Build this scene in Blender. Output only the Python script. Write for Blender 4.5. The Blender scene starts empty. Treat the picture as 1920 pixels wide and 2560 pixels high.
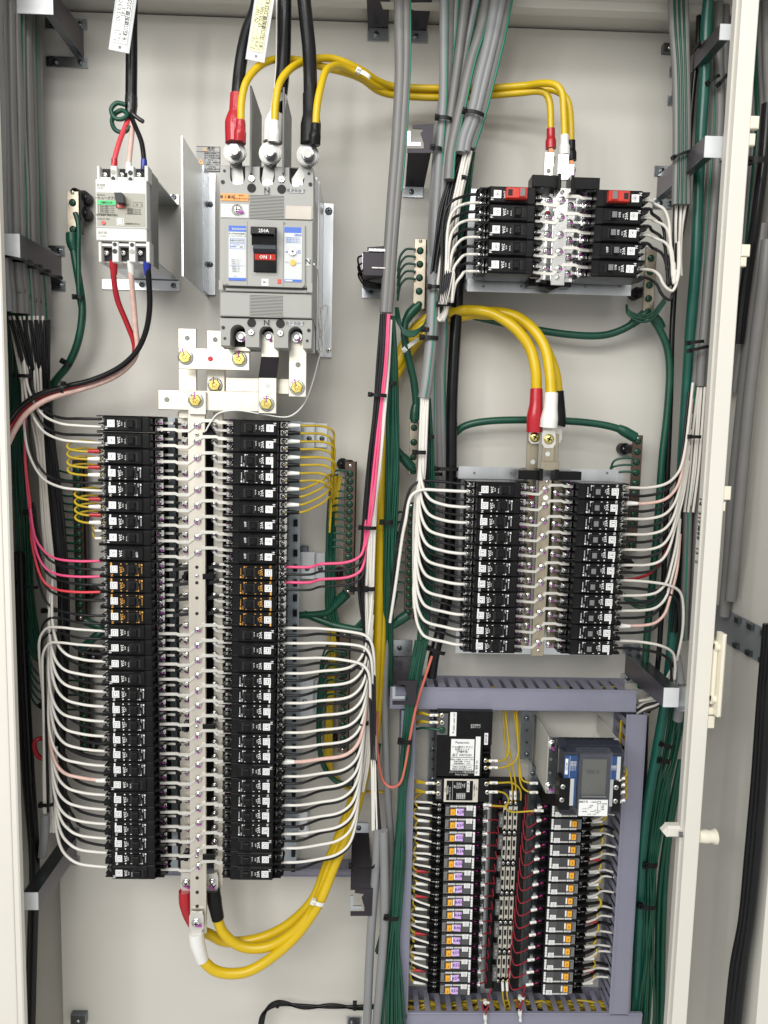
import bpy, math, random
from math import sin, cos, pi, radians
from mathutils import Vector, Matrix
random.seed(7)
S = bpy.context.scene
COL = S.collection
# ------------------------------------------------------------------ camera
F_PX, PITCH, YAW, ROLL, DW = 1850.0, radians(6.004), radians(1.4075), radians(-1.3141), 1.29
cy_, sy_, cp_, sp_, cr_, sr_ = cos(YAW), sin(YAW), cos(PITCH), sin(PITCH), cos(ROLL), sin(ROLL)
FWD = Vector((sy_*cp_, cy_*cp_, -sp_)); RT0 = Vector((cy_, -sy_, 0)); DN0 = FWD.cross(RT0)
RT = cr_*RT0 + sr_*DN0; DN = -sr_*RT0 + cr_*DN0
CAM = Vector((0, -DW, 0))
cam = bpy.data.cameras.new('camera'); camo = bpy.data.objects.new('camera', cam); COL.objects.link(camo)
cam.sensor_fit = 'VERTICAL'; cam.sensor_height = 36; cam.sensor_width = 27; cam.lens = 36*F_PX/2560
cam.clip_start = .02; cam.clip_end = 60
camo.matrix_world = Matrix(((RT.x, -DN.x, -FWD.x, CAM.x), (RT.y, -DN.y, -FWD.y, CAM.y), (RT.z, -DN.z, -FWD.z, CAM.z), (0, 0, 0, 1)))
S.camera = camo
S.render.resolution_x, S.render.resolution_y = 768, 1024
# ------------------------------------------------------------------ light: ceiling tubes of the room behind the photographer, plus added fills
w = bpy.data.worlds.new('World'); S.world = w; w.use_nodes = True
w.node_tree.nodes['Background'].inputs[0].default_value = (.86, .86, .84, 1)
w.node_tree.nodes['Background'].inputs[1].default_value = .64
def area(name, loc, target, sx, sy, power, col=(1, .99, .955)):
    l = bpy.data.lights.new(name, 'AREA'); l.shape = 'RECTANGLE'; l.size = sx; l.size_y = sy; l.energy = power; l.color = col
    o = bpy.data.objects.new(name, l); COL.objects.link(o); o.location = loc
    o.rotation_euler = (Vector(target)-Vector(loc)).to_track_quat('-Z', 'Y').to_euler(); return o
area('ceiling_or_fill_lamp', (-.45, -1.05, 1.50), (-.1, 0, -.5), 1.3, .14, 3)
area('ceiling_or_fill_lamp', (.0, -1.75, 1.55), (0, 0, -.5), 1.3, .14, 7)
area('ceiling_or_fill_lamp', (-1.35, -1.7, 1.0), (.3, 0, -.3), .14, 1.3, 8)  # added fill from one side, brightens the side wall beyond the door
area('ceiling_or_fill_lamp', (-.2, -2.6, 1.45), (0, 0, -.5), 2.4, .3, 13)
area('room_fill', (-1.3, -3.2, 1.25), (-.1, 0, -.7), 2.2, 1.1, 48)  # added broad fill, evens the light over the lower panel
S.view_settings.view_transform = 'Standard'; S.view_settings.look = 'None'; S.view_settings.gamma = 1
S.view_settings.exposure = 0.25
S.cycles.max_bounces = 8; S.cycles.diffuse_bounces = 4; S.cycles.glossy_bounces = 4
S.cycles.caustics_reflective = False; S.cycles.caustics_refractive = False
# ------------------------------------------------------------------ helpers
def P(px, py, d=0.0):
    """the point of the plane d metres in front of the back plate that lies behind a photo pixel"""
    v = RT*((px-960)/F_PX) + DN*((py-1280)/F_PX) + FWD
    return CAM + v*((DW-d)/v.y)
MATS = {}
def mat(name, col, rough=.5, metal=0.0, var=.06, nscale=40, bump=0.0, bscale=300, coat=0, trans=0, stretch=None, alpha=1, spec=.5):
    m = bpy.data.materials.new(name); m.use_nodes = True; nt = m.node_tree; b = nt.nodes['Principled BSDF']
    b.inputs['Roughness'].default_value = rough; b.inputs['Metallic'].default_value = metal
    b.inputs['Specular IOR Level'].default_value = spec
    if coat: b.inputs['Coat Weight'].default_value = coat; b.inputs['Coat Roughness'].default_value = .1
    if trans: b.inputs['Transmission Weight'].default_value = trans
    if alpha < 1: b.inputs['Alpha'].default_value = alpha
    tc = nt.nodes.new('ShaderNodeTexCoord'); mp = nt.nodes.new('ShaderNodeMapping'); nt.links.new(tc.outputs['Object'], mp.inputs[0])
    if stretch: mp.inputs['Scale'].default_value = stretch
    n = nt.nodes.new('ShaderNodeTexNoise'); n.inputs['Scale'].default_value = nscale; n.inputs['Detail'].default_value = 4
    nt.links.new(mp.outputs[0], n.inputs[0])
    r = nt.nodes.new('ShaderNodeValToRGB')
    c0 = [max(0, c*(1-var)) for c in col]; c1 = [min(1, c*(1+var)) for c in col]
    r.color_ramp.elements[0].position = .3; r.color_ramp.elements[1].position = .7
    r.color_ramp.elements[0].color = (*c0, 1); r.color_ramp.elements[1].color = (*c1, 1)
    nt.links.new(n.outputs[0], r.inputs[0]); nt.links.new(r.outputs[0], b.inputs['Base Color'])
    mr = nt.nodes.new('ShaderNodeMapRange'); mr.inputs[3].default_value = max(.02, rough-.07); mr.inputs[4].default_value = min(1, rough+.07)
    nt.links.new(n.outputs[0], mr.inputs[0]); nt.links.new(mr.outputs[0], b.inputs['Roughness'])
    if bump:
        n2 = nt.nodes.new('ShaderNodeTexNoise'); n2.inputs['Scale'].default_value = bscale; nt.links.new(mp.outputs[0], n2.inputs[0])
        bp = nt.nodes.new('ShaderNodeBump'); bp.inputs['Strength'].default_value = bump; bp.inputs['Distance'].default_value = .001
        nt.links.new(n2.outputs[0], bp.inputs['Height']); nt.links.new(bp.outputs[0], b.inputs['Normal'])
    MATS[name] = m; return m
paint = mat('beige_paint', (.625, .605, .555), .42, var=.02, nscale=3, bump=.10, bscale=900, spec=.35)
paintw = mat('white_paint', (.72, .695, .63), .35, var=.02, nscale=4, bump=.08, bscale=900)
black = mat('black_plastic', (.0055, .0055, .006), .30, var=.25, nscale=60, spec=.22)
blackm = mat('black_rubber', (.007, .007, .008), .42, var=.2, nscale=80, spec=.25)
vinylk = mat('black_vinyl', (.006, .006, .007), .25, var=.2, spec=.3)
dark = mat('dark_hollow', (.01, .01, .01), .7)
grayb = mat('grey_plastic', (.32, .32, .30), .42, var=.03)
whiteb = mat('offwhite_plastic', (.66, .655, .63), .4, var=.02)
label_g = mat('olive_label', (.33, .32, .265), .45, var=.03)
whitel = mat('white_print', (.82, .82, .82), .5, var=.01)
inkk = mat('black_ink', (.02, .02, .022), .6)
inkg = mat('grey_ink', (.16, .16, .17), .6)
inkb = mat('blue_ink', (.055, .14, .55), .5)
orangei = mat('orange_ink', (.75, .36, .06), .5)
oranges = mat('orange_sticker', (.85, .33, .08), .5)
amber = mat('amber_lens', (.9, .42, .02), .25)
redp = mat('red_plastic', (.55, .035, .022), .35)
redv = mat('red_vinyl', (.42, .012, .022), .25, var=.08)
whitev = mat('white_vinyl', (.80, .79, .76), .3, var=.02)
bluev = mat('blue_vinyl', (.015, .03, .30), .3)
greenv = mat('green_vinyl', (.004, .062, .036), .35, var=.15, nscale=30)
greenl = mat('green_stripe', (.01, .17, .105), .4)
greens = mat('green_print', (.03, .50, .14), .4)
greenc = mat('green_screw', (.006, .075, .04), .25, metal=.35)
grayc = mat('grey_vinyl', (.175, .17, .165), .42, var=.05, nscale=25)
grayc2 = mat('light_grey_vinyl', (.225, .23, .235), .42, var=.05, nscale=25)
yel = mat('yellow_vinyl', (.62, .42, .004), .32, var=.05, nscale=30)
yel2 = mat('thin_yellow_vinyl', (.48, .34, .015), .38, var=.08)
pinkv = mat('pink_vinyl', (.80, .09, .22), .35)
redw = mat('red_wire_vinyl', (.72, .06, .08), .35)
salmon = mat('salmon_vinyl', (.56, .14, .10), .4)
clearp = mat('pale_pink_vinyl', (.70, .47, .41), .35, var=.1, nscale=120)
cream = mat('cream_wire_vinyl', (.70, .665, .61), .38, var=.03)
whitew = mat('white_wire_vinyl', (.74, .715, .665), .38, var=.03)
greyw = mat('dark_wire_vinyl', (.014, .014, .016), .38, var=.2, spec=.3)
zinc = mat('zinc_steel', (.60, .63, .66), .28, 1, var=.12, nscale=18)
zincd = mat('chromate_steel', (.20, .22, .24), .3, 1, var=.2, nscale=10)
galv = mat('galvanized_steel', (.68, .70, .72), .34, 1, var=.10, nscale=30, stretch=(1, 1, .25))
tin = mat('tin_plate', (.74, .70, .61), .36, .92, var=.06, nscale=30, stretch=(8, 8, .3))
tinm = mat('white_tin', (.70, .68, .63), .38, .55, var=.06)
brass = mat('khaki_plate', (.44, .39, .29), .36, .85, var=.08, nscale=20, stretch=(6, 6, .3))
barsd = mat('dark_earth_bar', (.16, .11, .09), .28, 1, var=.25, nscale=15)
silver = mat('plated_silver', (.85, .84, .82), .2, 1, var=.06)
gold = mat('gold_chromate', (.95, .72, .22), .25, 1, var=.25, nscale=120)
violet = mat('violet_mark', (.38, .04, .36), .5)
copper = mat('copper', (.6, .25, .12), .35, 1)
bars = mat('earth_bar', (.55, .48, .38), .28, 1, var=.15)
duct = mat('duct_pvc', (.245, .245, .32), .45, var=.03)
ivory = mat('ivory_plastic', (.78, .73, .60), .4, var=.02)
navy = mat('navy_print', (.02, .07, .22), .45)
navyd = mat('navy_plastic', (.018, .022, .035), .4)
lcd = mat('lcd_glass', (.085, .088, .08), .25)
clear = mat('clear_plastic', (.85, .87, .88), .12, trans=0, alpha=.02, spec=.3)
lamin = mat('laminate_film', (.85, .87, .88), .2, alpha=.45)
lugm = mat('lug_metal', (.30, .297, .285), .46, 1, var=.2)
redt = mat('thin_red_vinyl', (.26, .008, .02), .4)
capm = mat('lit_zinc_cap', (.80, .82, .84), .4, .25, var=.05)  # zinc end caps, their white reflection put into the pale colour
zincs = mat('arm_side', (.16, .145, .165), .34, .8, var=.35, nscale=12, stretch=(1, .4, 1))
chrk = mat('dark_chromate', (.040, .036, .043), .42, .5, var=.3, nscale=8, spec=.3)
lilac = mat('lilac_sticker', (.62, .42, .78), .5)
yellowt = mat('yellow_tag', (.80, .76, .45), .5)
smoke = mat('smoke_plate', (.10, .10, .105), .4)
nylon = mat('nylon_white', (.75, .75, .72), .35)
tapeb = mat('black_tape', (.012, .012, .012), .22, bump=.5, bscale=200)
trdot = mat('red_dot', (.5, .02, .03), .5)
# mesh builder
class MB:
    def __init__(s): s.v = []; s.f = []; s.m = []; s.s = []; s.mats = []
    def mi(s, m):
        if m not in s.mats: s.mats.append(m)
        return s.mats.index(m)
    def add(s, vs, fs, m, smooth=False, M=None):
        o = len(s.v); k = s.mi(m)
        s.v += [tuple(M @ Vector(v)) if M else tuple(v) for v in vs]
        s.f += [tuple(i+o for i in f) for f in fs]; s.m += [k]*len(fs); s.s += [smooth]*len(fs); return s
    def box(s, x0, x1, y0, y1, z0, z1, m, b=0.0, M=None):
        """axis box, front is low y; b chamfers the front edges"""
        if x0 > x1: x0, x1 = x1, x0
        if z0 > z1: z0, z1 = z1, z0
        if y0 > y1: y0, y1 = y1, y0
        r = [(x0, z0), (x1, z0), (x1, z1), (x0, z1)]
        vs = [(x, y1, z) for x, z in r]
        vs += [(x, y0+b, z) for x, z in r]
        fs = [(3, 2, 1, 0)[::-1], (0, 1, 5, 4), (1, 2, 6, 5), (2, 3, 7, 6), (3, 0, 4, 7)]
        if b:
            vs += [(x0+b, y0, z0+b), (x1-b, y0, z0+b), (x1-b, y0, z1-b), (x0+b, y0, z1-b)]
            fs += [(4, 5, 9, 8), (5, 6, 10, 9), (6, 7, 11, 10), (7, 4, 8, 11), (8, 9, 10, 11)]
        else: fs += [(4, 5, 6, 7)]
        return s.add(vs, fs, m, False, M)
    def plate(s, poly, y0, y1, m, M=None):
        """polygon in xz, extruded between y0 (front) and y1"""
        n = len(poly)
        a = sum(poly[i][0]*poly[(i+1) % n][1]-poly[(i+1) % n][0]*poly[i][1] for i in range(n))
        if a < 0: poly = poly[::-1]
        vs = [(x, y0, z) for x, z in poly]+[(x, y1, z) for x, z in poly]
        fs = [tuple(range(n)), tuple(range(2*n-1, n-1, -1))]+[(i, i+n, (i+1) % n+n, (i+1) % n) for i in range(n)]
        return s.add(vs, fs, m, False, M)
    def quad(s, a, b, c, d, m): return s.add([a, b, c, d], [(0, 1, 2, 3)], m)
    def slab(s, pts, off, m):
        """polygon of 3d points given thickness along vector off"""
        n = len(pts); off = Vector(off)
        vs = [Vector(p) for p in pts]+[Vector(p)+off for p in pts]
        return s.add(vs, [tuple(range(n)), tuple(range(2*n-1, n-1, -1))]+[(i, i+n, (i+1) % n+n, (i+1) % n) for i in range(n)], m)
    def lathe(s, prof, n, m, M=None, smooth=True):
        """profile [(r, y)] turned about the y axis"""
        vs = []; fs = []
        for r, y in prof:
            for k in range(n): vs.append((r*cos(2*pi*k/n), y, r*sin(2*pi*k/n)))
        for i in range(len(prof)-1):
            for k in range(n):
                a = i*n+k; b = i*n+(k+1) % n; fs.append((a, b, b+n, a+n))
        s.add(vs, fs, m, smooth, M)
        if prof[0][0] > 1e-6: s.add(vs[:n], [tuple(range(n))], m, False, M)
        if prof[-1][0] > 1e-6: s.add(vs[-n:], [tuple(range(n-1, -1, -1))], m, False, M)
        return s
    def tube(s, pts, r, m, n=7, cap=True, flat=None):
        """pts world points (already smooth), r float or list; flat=(a,b) scales the section"""
        pts = [Vector(p) for p in pts]; N = len(pts)
        rr = r if isinstance(r, list) else [r]*N
        t0 = (pts[1]-pts[0]).normalized()
        up = Vector((0, -1, 0)) if abs(t0.y) < .8 else Vector((1, 0, 0))
        vs = []
        for i, p in enumerate(pts):
            t = (pts[min(i+1, N-1)]-pts[max(i-1, 0)])
            t = t.normalized() if t.length > 1e-9 else t0
            up = up-t*up.dot(t)
            up = up.normalized() if up.length > 1e-6 else t.orthogonal().normalized()
            sd = t.cross(up)
            fa, fb = flat or (1, 1)
            for k in range(n):
                a = 2*pi*(k+.5)/n; vs.append(p+(up*cos(a)*fb+sd*sin(a)*fa)*rr[i])
        fs = [(i*n+k, i*n+(k+1) % n, (i+1)*n+(k+1) % n, (i+1)*n+k) for i in range(N-1) for k in range(n)]
        s.add(vs, fs, m, True)
        if cap: s.add(vs[:n], [tuple(range(n-1, -1, -1))], m); s.add(vs[-n:], [tuple(range(n))], m)
        return s
    def text(s, t, size, m, x=0, z=0, y=0, rot=0, wx=1.0):
        vs, fs = textmesh(t); M = Matrix.Translation((x, y, z)) @ Matrix.Rotation(-rot, 4, 'Y') @ Matrix(((size*wx, 0, 0, 0), (0, 0, 1, 0), (0, size, 0, 0), (0, 0, 0, 1)))
        return s.add(vs, fs, m, False, M)
    def mesh(s, name):
        me = bpy.data.meshes.new(name); me.from_pydata(s.v, [], s.f)
        for m in s.mats: me.materials.append(m)
        me.polygons.foreach_set('material_index', s.m); me.polygons.foreach_set('use_smooth', s.s); me.update(); return me
    def build(s, name, parent=None, loc=None):
        return put(name, s.mesh(name), parent, loc)
TC = {}
def textmesh(t):
    if t not in TC:
        c = bpy.data.curves.new('t', 'FONT'); c.body = t; c.size = 1; c.align_x = 'CENTER'; c.align_y = 'CENTER'; c.resolution_u = 1; c.offset = .012
        o = bpy.data.objects.new('t', c); me = bpy.data.meshes.new_from_object(o)
        TC[t] = ([tuple(v.co) for v in me.vertices], [tuple(p.vertices) for p in me.polygons])
        bpy.data.objects.remove(o); bpy.data.curves.remove(c); bpy.data.meshes.remove(me)
    return TC[t]
def put(name, me, parent=None, loc=None, rot=None):
    o = bpy.data.objects.new(name, me); COL.objects.link(o)
    if parent: o.parent = parent
    if loc is not None: o.location = loc
    if rot is not None: o.rotation_euler = rot
    return o
def tag(o, label, cat, group=None):
    o['label'] = label; o['category'] = cat
    if group: o['group'] = group
    return o
def thing(name, loc, label, cat, group=None, rot=None):
    return tag(put(name, None, None, loc, rot), label, cat, group)
def struct(o): o['kind'] = 'structure'; return o
def cr(pts, k=6):
    """Catmull-Rom through points (centripetal-ish)"""
    pts = [Vector(p) for p in pts]
    if len(pts) < 3: return [pts[0].lerp(pts[-1], i/4) for i in range(5)]
    q = [pts[0]*2-pts[1]]+pts+[pts[-1]*2-pts[-2]]; out = []
    for i in range(1, len(q)-2):
        a, b, c, d = q[i-1:i+3]
        lb = (c-b).length; t1 = (c-a)*(lb/max(1e-6, (b-a).length+lb)); t2 = (d-b)*(lb/max(1e-6, (d-c).length+lb))
        for j in range(k):
            t = j/k; out.append(b*(2*t**3-3*t*t+1)+t1*(t**3-2*t*t+t)+c*(-2*t**3+3*t*t)+t2*(t**3-t*t))
    out.append(pts[-1]); return out
def path(pp, k=6): return cr([P(*p) for p in pp], k)
def wire(name, pp, r, m, label, cat, group=None, k=6, n=7, **kw):
    o = MB().tube(path(pp, k), r, m, n, **kw).build(name); return tag(o, label, cat, group)
def rectpx(x0, y0, x1, y1, d):
    """world x0,x1,z0,z1 of an axis aligned rectangle seen at these pixels"""
    xm, ym = (x0+x1)/2, (y0+y1)/2
    return P(x0, ym, d).x, P(x1, ym, d).x, P(xm, y1, d).z, P(xm, y0, d).z
def boxpx(b, x0, y0, x1, y1, d, thk, m, ch=0.0):
    X0, X1, Z0, Z1 = rectpx(x0, y0, x1, y1, d); return b.box(X0, X1, -d, -d+thk, Z0, Z1, m, ch)
# small shared pieces
def cross_screw(m, r, h=.0025, washer=None, mark=None, n=12, hexa=False):
    b = MB()
    if washer: b.lathe([(washer, 0), (washer, -.0008), (r*.9, -.001)], n, m)
    if hexa: b.lathe([(r*1.02, 0), (r*1.02, -h*.8), (r*.9, -h)], 6, m, smooth=False)
    else: b.lathe([(r, 0), (r, -h*.55), (r*.8, -h*.9), (r*.4, -h)], n, m)
    q = r*.62; t = r*.15
    for a, c in ((q, t), (t, q)): b.box(-a, a, -h-.0002, -h+.0004, -c, c, inkk)
    if mark: b.box(r*.15, r*1.5, -h-.0003, -h*.4, -r*.75, -r*.3, mark)
    return b.mesh('screw')
SC_T = cross_screw(silver, .0042, .0025)             # terminal screw
SC_TV = cross_screw(silver, .0041, .0025, mark=violet)
SC_B = cross_screw(silver, .0036, .003, washer=.0052, mark=violet)
SC_Z = cross_screw(zincd, .0045, .003)              # plate screw
SC_G = cross_screw(greenc, .0052, .003, washer=.0058)
SC_S = cross_screw(silver, .003, .002)
SC_L = cross_screw(silver, .0062, .004, washer=.0078, mark=violet)
def hexbolt():
    b = MB(); b.lathe([(.0115, 0), (.0115, -.0015), (.0095, -.0016)], 20, zinc)
    b.lathe([(.0098, -.0016), (.0098, -.0065), (.0085, -.0078)], 6, gold, smooth=False)
    b.box(-.0012, .0004, -.0081, -.0076, .002, .0125, violet)
    for a in range(5): b.box(.003*cos(a*1.25)-.0009, .003*cos(a*1.25)+.0009, -.0081, -.0077, .003*sin(a*1.25)-.0009, .003*sin(a*1.25)+.0009, mats_dk)
    return b.mesh('bolt')
mats_dk = mat('stamp_shadow', (.30, .17, .03), .5)
HB = hexbolt()
# ------------------------------------------------------------------ the cabinet itself
b = MB(); xl, xr = P(152, 2286, 0).x, P(1674, 800, 0).x; zt, zb = P(900, 56, 0).z, P(900, 2760, 0).z
b.box(xl, xr, 0, .003, zb, zt, paint); struct(b.build('back_plate'))
XL, XR = P(96, 2300, -.05).x-.01, P(1884, 2400, .24).x
ZT = zt+.004; ZB = zb-.02
b = MB(); b.box(XL, XR, .05, .053, ZB, ZT, paint); struct(b.build('rear_wall'))
b = MB(); b.box(XL-.003, XL, -.20, .053, ZB, ZT+.1, paint); struct(b.build('side_wall_left'))
b = MB(); b.box(XR, XR+.003, -.24, .053, ZB, ZT+.1, paint); struct(b.build('side_wall_right'))
b = MB(); b.box(XL-.003, XR+.003, -.235, .053, ZT, ZT+.003, paint)
b.box(XL, XR, -.075, -.055, ZT-.012, ZT, paint); struct(b.build('ceiling'))
b = MB(); b.box(XL, XR, -.2, .053, ZB-.003, ZB, paint); struct(b.build('floor'))
# front jambs
b = MB(); x1 = P(37, 1480, .188).x; b.box(x1-.12, x1, -.20, -.188, ZB, ZT+.2, paintw, .002); b.box(x1-.011, x1-.0095, -.2012, -.199, ZB, ZT+.2, paint)
struct(b.build('frame_left'))
b = MB(); b.box(XR-.0, XR+.03, -.262, -.24, ZB, ZT+.2, paintw, .002); struct(b.build('frame_right'))
# hinged inner door edge on the right
x0, x1 = P(1774, 1200, .232).x, P(1802, 1200, .232).x
x1 = x0+.0235; xb = P(1742, 1200, .185).x
t = thing('inner_door', (x0, -.232, 0), 'open inner door seen edge on, white painted, with cream handle', 'door')
b = MB(); b.box(0, x1-x0, 0, .012, ZB, ZT+.2, paintw, .0015)
b.box(0, .0025, .012, .030, ZB, ZT+.2, paint); b.box(-.0025, 0, .0125, .0145, ZB, ZT+.2, paint); b.box(.0025, .012, .028, .030, ZB, ZT+.2, paint)
b.build('door_edge', t)
for (px0, py0, px1, py1) in ((1866, 288, 1900, 320), (1862, 332, 1890, 362), (1853, 610, 1877, 640), (1850, 642, 1868, 665), (1806, 1216, 1829, 1250), (1803, 1255, 1815, 1278), (1771, 1770, 1785, 1788), (1768, 1792, 1788, 1822)):
    X0, X1, Z0, Z1 = rectpx(px0, py0, px1, py1, .232)
    b = MB(); b.box(.0238, X1-x0, .001, .008, Z0, Z1, ivory, .001); b.build('hinge_tab', t)
X, z0, z1 = P(1801, 1700, .24).x-x0, P(1808, 1787, .235).z, P(1808, 1582, .235).z
b = MB(); b.box(X-.0035, X+.0025, -.016, .006, z0, z1, ivory, .003); b.box(.0238, X-.0035, -.004, .006, z0+.016, z1-.014, ivory, .002)
for z in (z0+.024, z1-.022): b.tube([(.0238, -.003, z), (X-.002, -.003, z)], .0055, ivory, 10)
b.build('handle', t)
zc = P(1700, 2093, .23).z; X = P(1783, 2095, .235).x-x0
b = MB(); b.lathe([(.009, 0), (.010, -.006), (.0105, -.012), (.009, -.018), (.0125, -.025), (.0115, -.0265)], 14, ivory, Matrix.Translation((.0236, .005, zc)) @ Matrix.Rotation(radians(90), 4, 'Z'))
b.build('latch_knob', t)
b = MB(); Xl = P(1690, 2085, .20).x-x0
b.box(Xl-.022, Xl+.010, .012, .026, zc-.007, zc+.011, paintw, .003); b.plate([(Xl-.022, zc-.007), (Xl-.030, zc+.002), (Xl-.022, zc+.011)], .014, .024, paintw); b.tube([(Xl-.005, .01, zc), (Xl+.02, .01, zc)], .004, zincd, 8)
b.build('latch_tongue', t)
b = MB()
for s, py in (('14', 1252), ('3153', 1298), ('888', 1332), ('13', 1375), ('S', 1402)):
    z = P(1748, py, .2).z; vs, fs = textmesh(s)
    # runs down the left return of the door edge
    MM = Matrix.Translation((-.0006, .0225, z)) @ Matrix(((0, 0, -1, 0), (0, .013, 0, 0), (-.013, 0, 0, 0), (0, 0, 0, 1)))
    b.add(vs, fs, inkk, False, MM)
b.build('stencil_numbers', t)
# ------------------------------------------------------------------ compact breakers
L2 = .0475
def hous_mesh(kind):
    b = MB()
    b.box(-.034, .034, 0, .055, -.0122, .0122, black, .0012)                  # raised middle
    if kind == 'plain':
        b.box(-.0335, .0225, -.0022, .0005, -.0108, .0108, black, .001)         # proud face panel
        b.box(.0005, .0225, -.0030, -.0020, -.0075, .0075, black, .0005)
    else: b.box(-.033, .0225, -.0016, .0005, -.0112, .0112, black, .0006)
    b.box(-L2, -.034, .026, .055, -.0118, .0118, black, .001); b.box(.034, L2, .026, .055, -.0118, .0118, black, .001)
    for s in (-1, 1):                                                       # barriers round the terminals
        for z in (-.0122, .0104, -.0012):
            h = .006 if z != -.0012 else .012
            b.plate([(s*.034, 0), (s*.0475, 0), (s*.0475, .0016), (s*.034, .0016)], h, .03, black, Matrix.Translation((0, 0, z)))
        b.slab([(s*.034, .004, .0122), (s*.046, .012, .0122), (s*.0505, .014, .0122), (s*.0505, .04, .0122), (s*.034, .04, .0122)], (0, 0, -.0012), black)
        b.slab([(s*.034, .004, -.0110), (s*.046, .012, -.0110), (s*.0505, .016, -.0110), (s*.0505, .04, -.0110), (s*.034, .04, -.0110)], (0, 0, -.0012), black)
    for z in (.0085, .0095): b.box(.024, .033, -.0003, .0004, z-.0002, z+.0002, dark)
    return b.mesh('housing')
HOUS = {k: hous_mesh(k) for k in ('plain', 'print')}
def plain_print(on, amp='20A', mm=None):
    b = MB(); m = mm or whitel; y = -.0026
    b.text(amp, .0062, m, -.0118, .0, y, -pi/2, 1.0); b.text('2P1E', .0028, m, -.0072, .0, y, -pi/2)
    b.text('N', .0062, m, -.0305, -.0062, y, -pi/2)
    if on: b.text('ON', .0050, m, -.0012, -.001, -.0034, -pi/2)
    else: b.text('OFF', .0050, m, .0130, -.001, -.0034, -pi/2)
    return b.mesh('print')
def leak_print(m):
    b = MB(); y = -.0019
    b.text('20A', .0062, m, -.0118, -.0005, y, -pi/2); b.text('2P1E', .0026, m, -.0080, -.0005, y, -pi/2)
    b.text('N', .0052, m, -.026, -.0092, y, -pi/2)
    for z in (.0085, -.0085): b.add([(.0011*cos(k*pi/4)-.0118, y, .0011*sin(k*pi/4)+z) for k in range(8)], [tuple(range(8))], m)
    b.box(-.028, -.0255, y, y+.0003, .0055, .0105, m)
    for z in (.0088, -.0088):
        b.box(-.004, -.0015, y, y+.0003, z-.0004, z+.0004, m); b.box(.0105, .0125, y, y+.0003, z-.0004, z+.0004, m)
    b.text('ZLH', .0028, m, .0165, .0065, y, -pi/2); b.text('AC100V', .0017, m, .0150, -.004, y, -pi/2); b.box(.0135, .0155, y, y+.0003, -.0095, -.0075, m)
    b.box(.0190, .0212, y, y+.0003, .0060, .0088, m); b.text('kawamura', .0026, m, .0202, -.0012, y, -pi/2)
    return b.mesh('print')
PRN = {('plain', 1): plain_print(True), ('plain', 0): plain_print(False), 'leak': leak_print(whitel), 'orange': leak_print(orangei)}
def toggle_mesh(m, w=.0098, h=.0112, out=.0085):
    b = MB(); b.box(-w/2-.004, w/2+.004, -.0034, -.0028, -h/2-.001, h/2+.001, dark)
    b.box(-w/2, w/2, -out, -.003, -h/2, h/2, m, .0012); return b.mesh('toggle')
TOG = toggle_mesh(black); 
greyt = mat('grey_toggle', (.16, .165, .17), .3)
TOGG = toggle_mesh(black); TOGG2 = MB().box(-.0067, .0067, -.0034, -.0028, -.0066, .0066, dark).box(-.0047, .0047, -.0085, -.003, -.0052, .0052, black, .0009).box(-.0036, .0036, -.0088, -.0084, -.0042, .0042, greyt).mesh('toggle')
def sticker(shape, s):
    b = MB(); h = .0055; b.box(-h, h, -.0030, -.0023, -h, h, whitel)
    y = -.00315
    if shape == 'square':
        q, r = .0039, .0033
        for (a, c, d, e) in ((-q, q, -q, -r), (-q, q, r, q), (-q, -r, -r, r), (r, q, -r, r)): b.box(a, c, y, y+.0002, d, e, inkg)
    else:
        n = 20 if shape == 'circle' else 4; q, r = (.0040, .0036) if n == 20 else (.0046, .0040)
        for k in range(n):
            a, c = 2*pi*k/n, 2*pi*(k+1)/n
            b.add([(q*cos(a), y, q*sin(a)), (q*cos(c), y, q*sin(c)), (r*cos(c), y, r*sin(c)), (r*cos(a), y, r*sin(a))], [(0, 1, 2, 3)], inkg)
    b.text(s, .0046 if len(s) > 1 else .0054, inkk, 0, 0, y); return b.mesh('sticker')
STK = {}
def breaker(x, y, z, right, kind, on, shape, num, label, group, screws=(1, 1), greyt_=False):
    """kind plain / leak / orange; right: turned half round"""
    t = thing('circuit_breaker', (x, y, z), label, 'circuit breaker', group, (0, pi if right else 0, 0))
    put('housing', HOUS['plain' if kind == 'plain' else 'print'], t)
    put('face_print', PRN[(kind, on)] if kind == 'plain' else PRN[kind], t)
    tx = (.0078 if on else .0010) if kind == 'plain' else (.0062 if on else .0022)
    put('toggle', TOGG2 if greyt_ else TOG, t, (tx+random.uniform(-.0002, .0002), 0, 0))
    if (shape, num) not in STK: STK[(shape, num)] = sticker(shape, num)
    put('number_sticker', STK[(shape, num)], t, (-.0228+random.uniform(-.0003, .0003), 0 if kind == 'plain' else .0006, random.uniform(-.0004, .0004)), (0, (pi if right else 0)+random.uniform(-.02, .02), 0))
    for k, (sx, sz, m) in enumerate(((-.0415, .0065, SC_T), (-.0415, -.0055, SC_T), (.0415, .0045, SC_TV), (.0415, -.0075, SC_TV))):
        put('terminal_screw', m, t, (sx, .0235, sz), (0, random.uniform(0, 1.5), 0))
        put('terminal_clamp', CLAMP, t, (sx, .0245, sz))
    return t
CLAMP = MB().box(-.0062, .0062, -.0008, .0015, -.0050, .0050, silver, .0006).mesh('clamp')
DF = .15
def column(top, bot, n):
    a, c = P(*top, DF), P(*bot, DF); return [(a.lerp(c, i/(n-1))) for i in range(n)]
LT = 'odd numbered breakers of the tall block'; RTG = 'even numbered breakers of the tall block'
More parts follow.
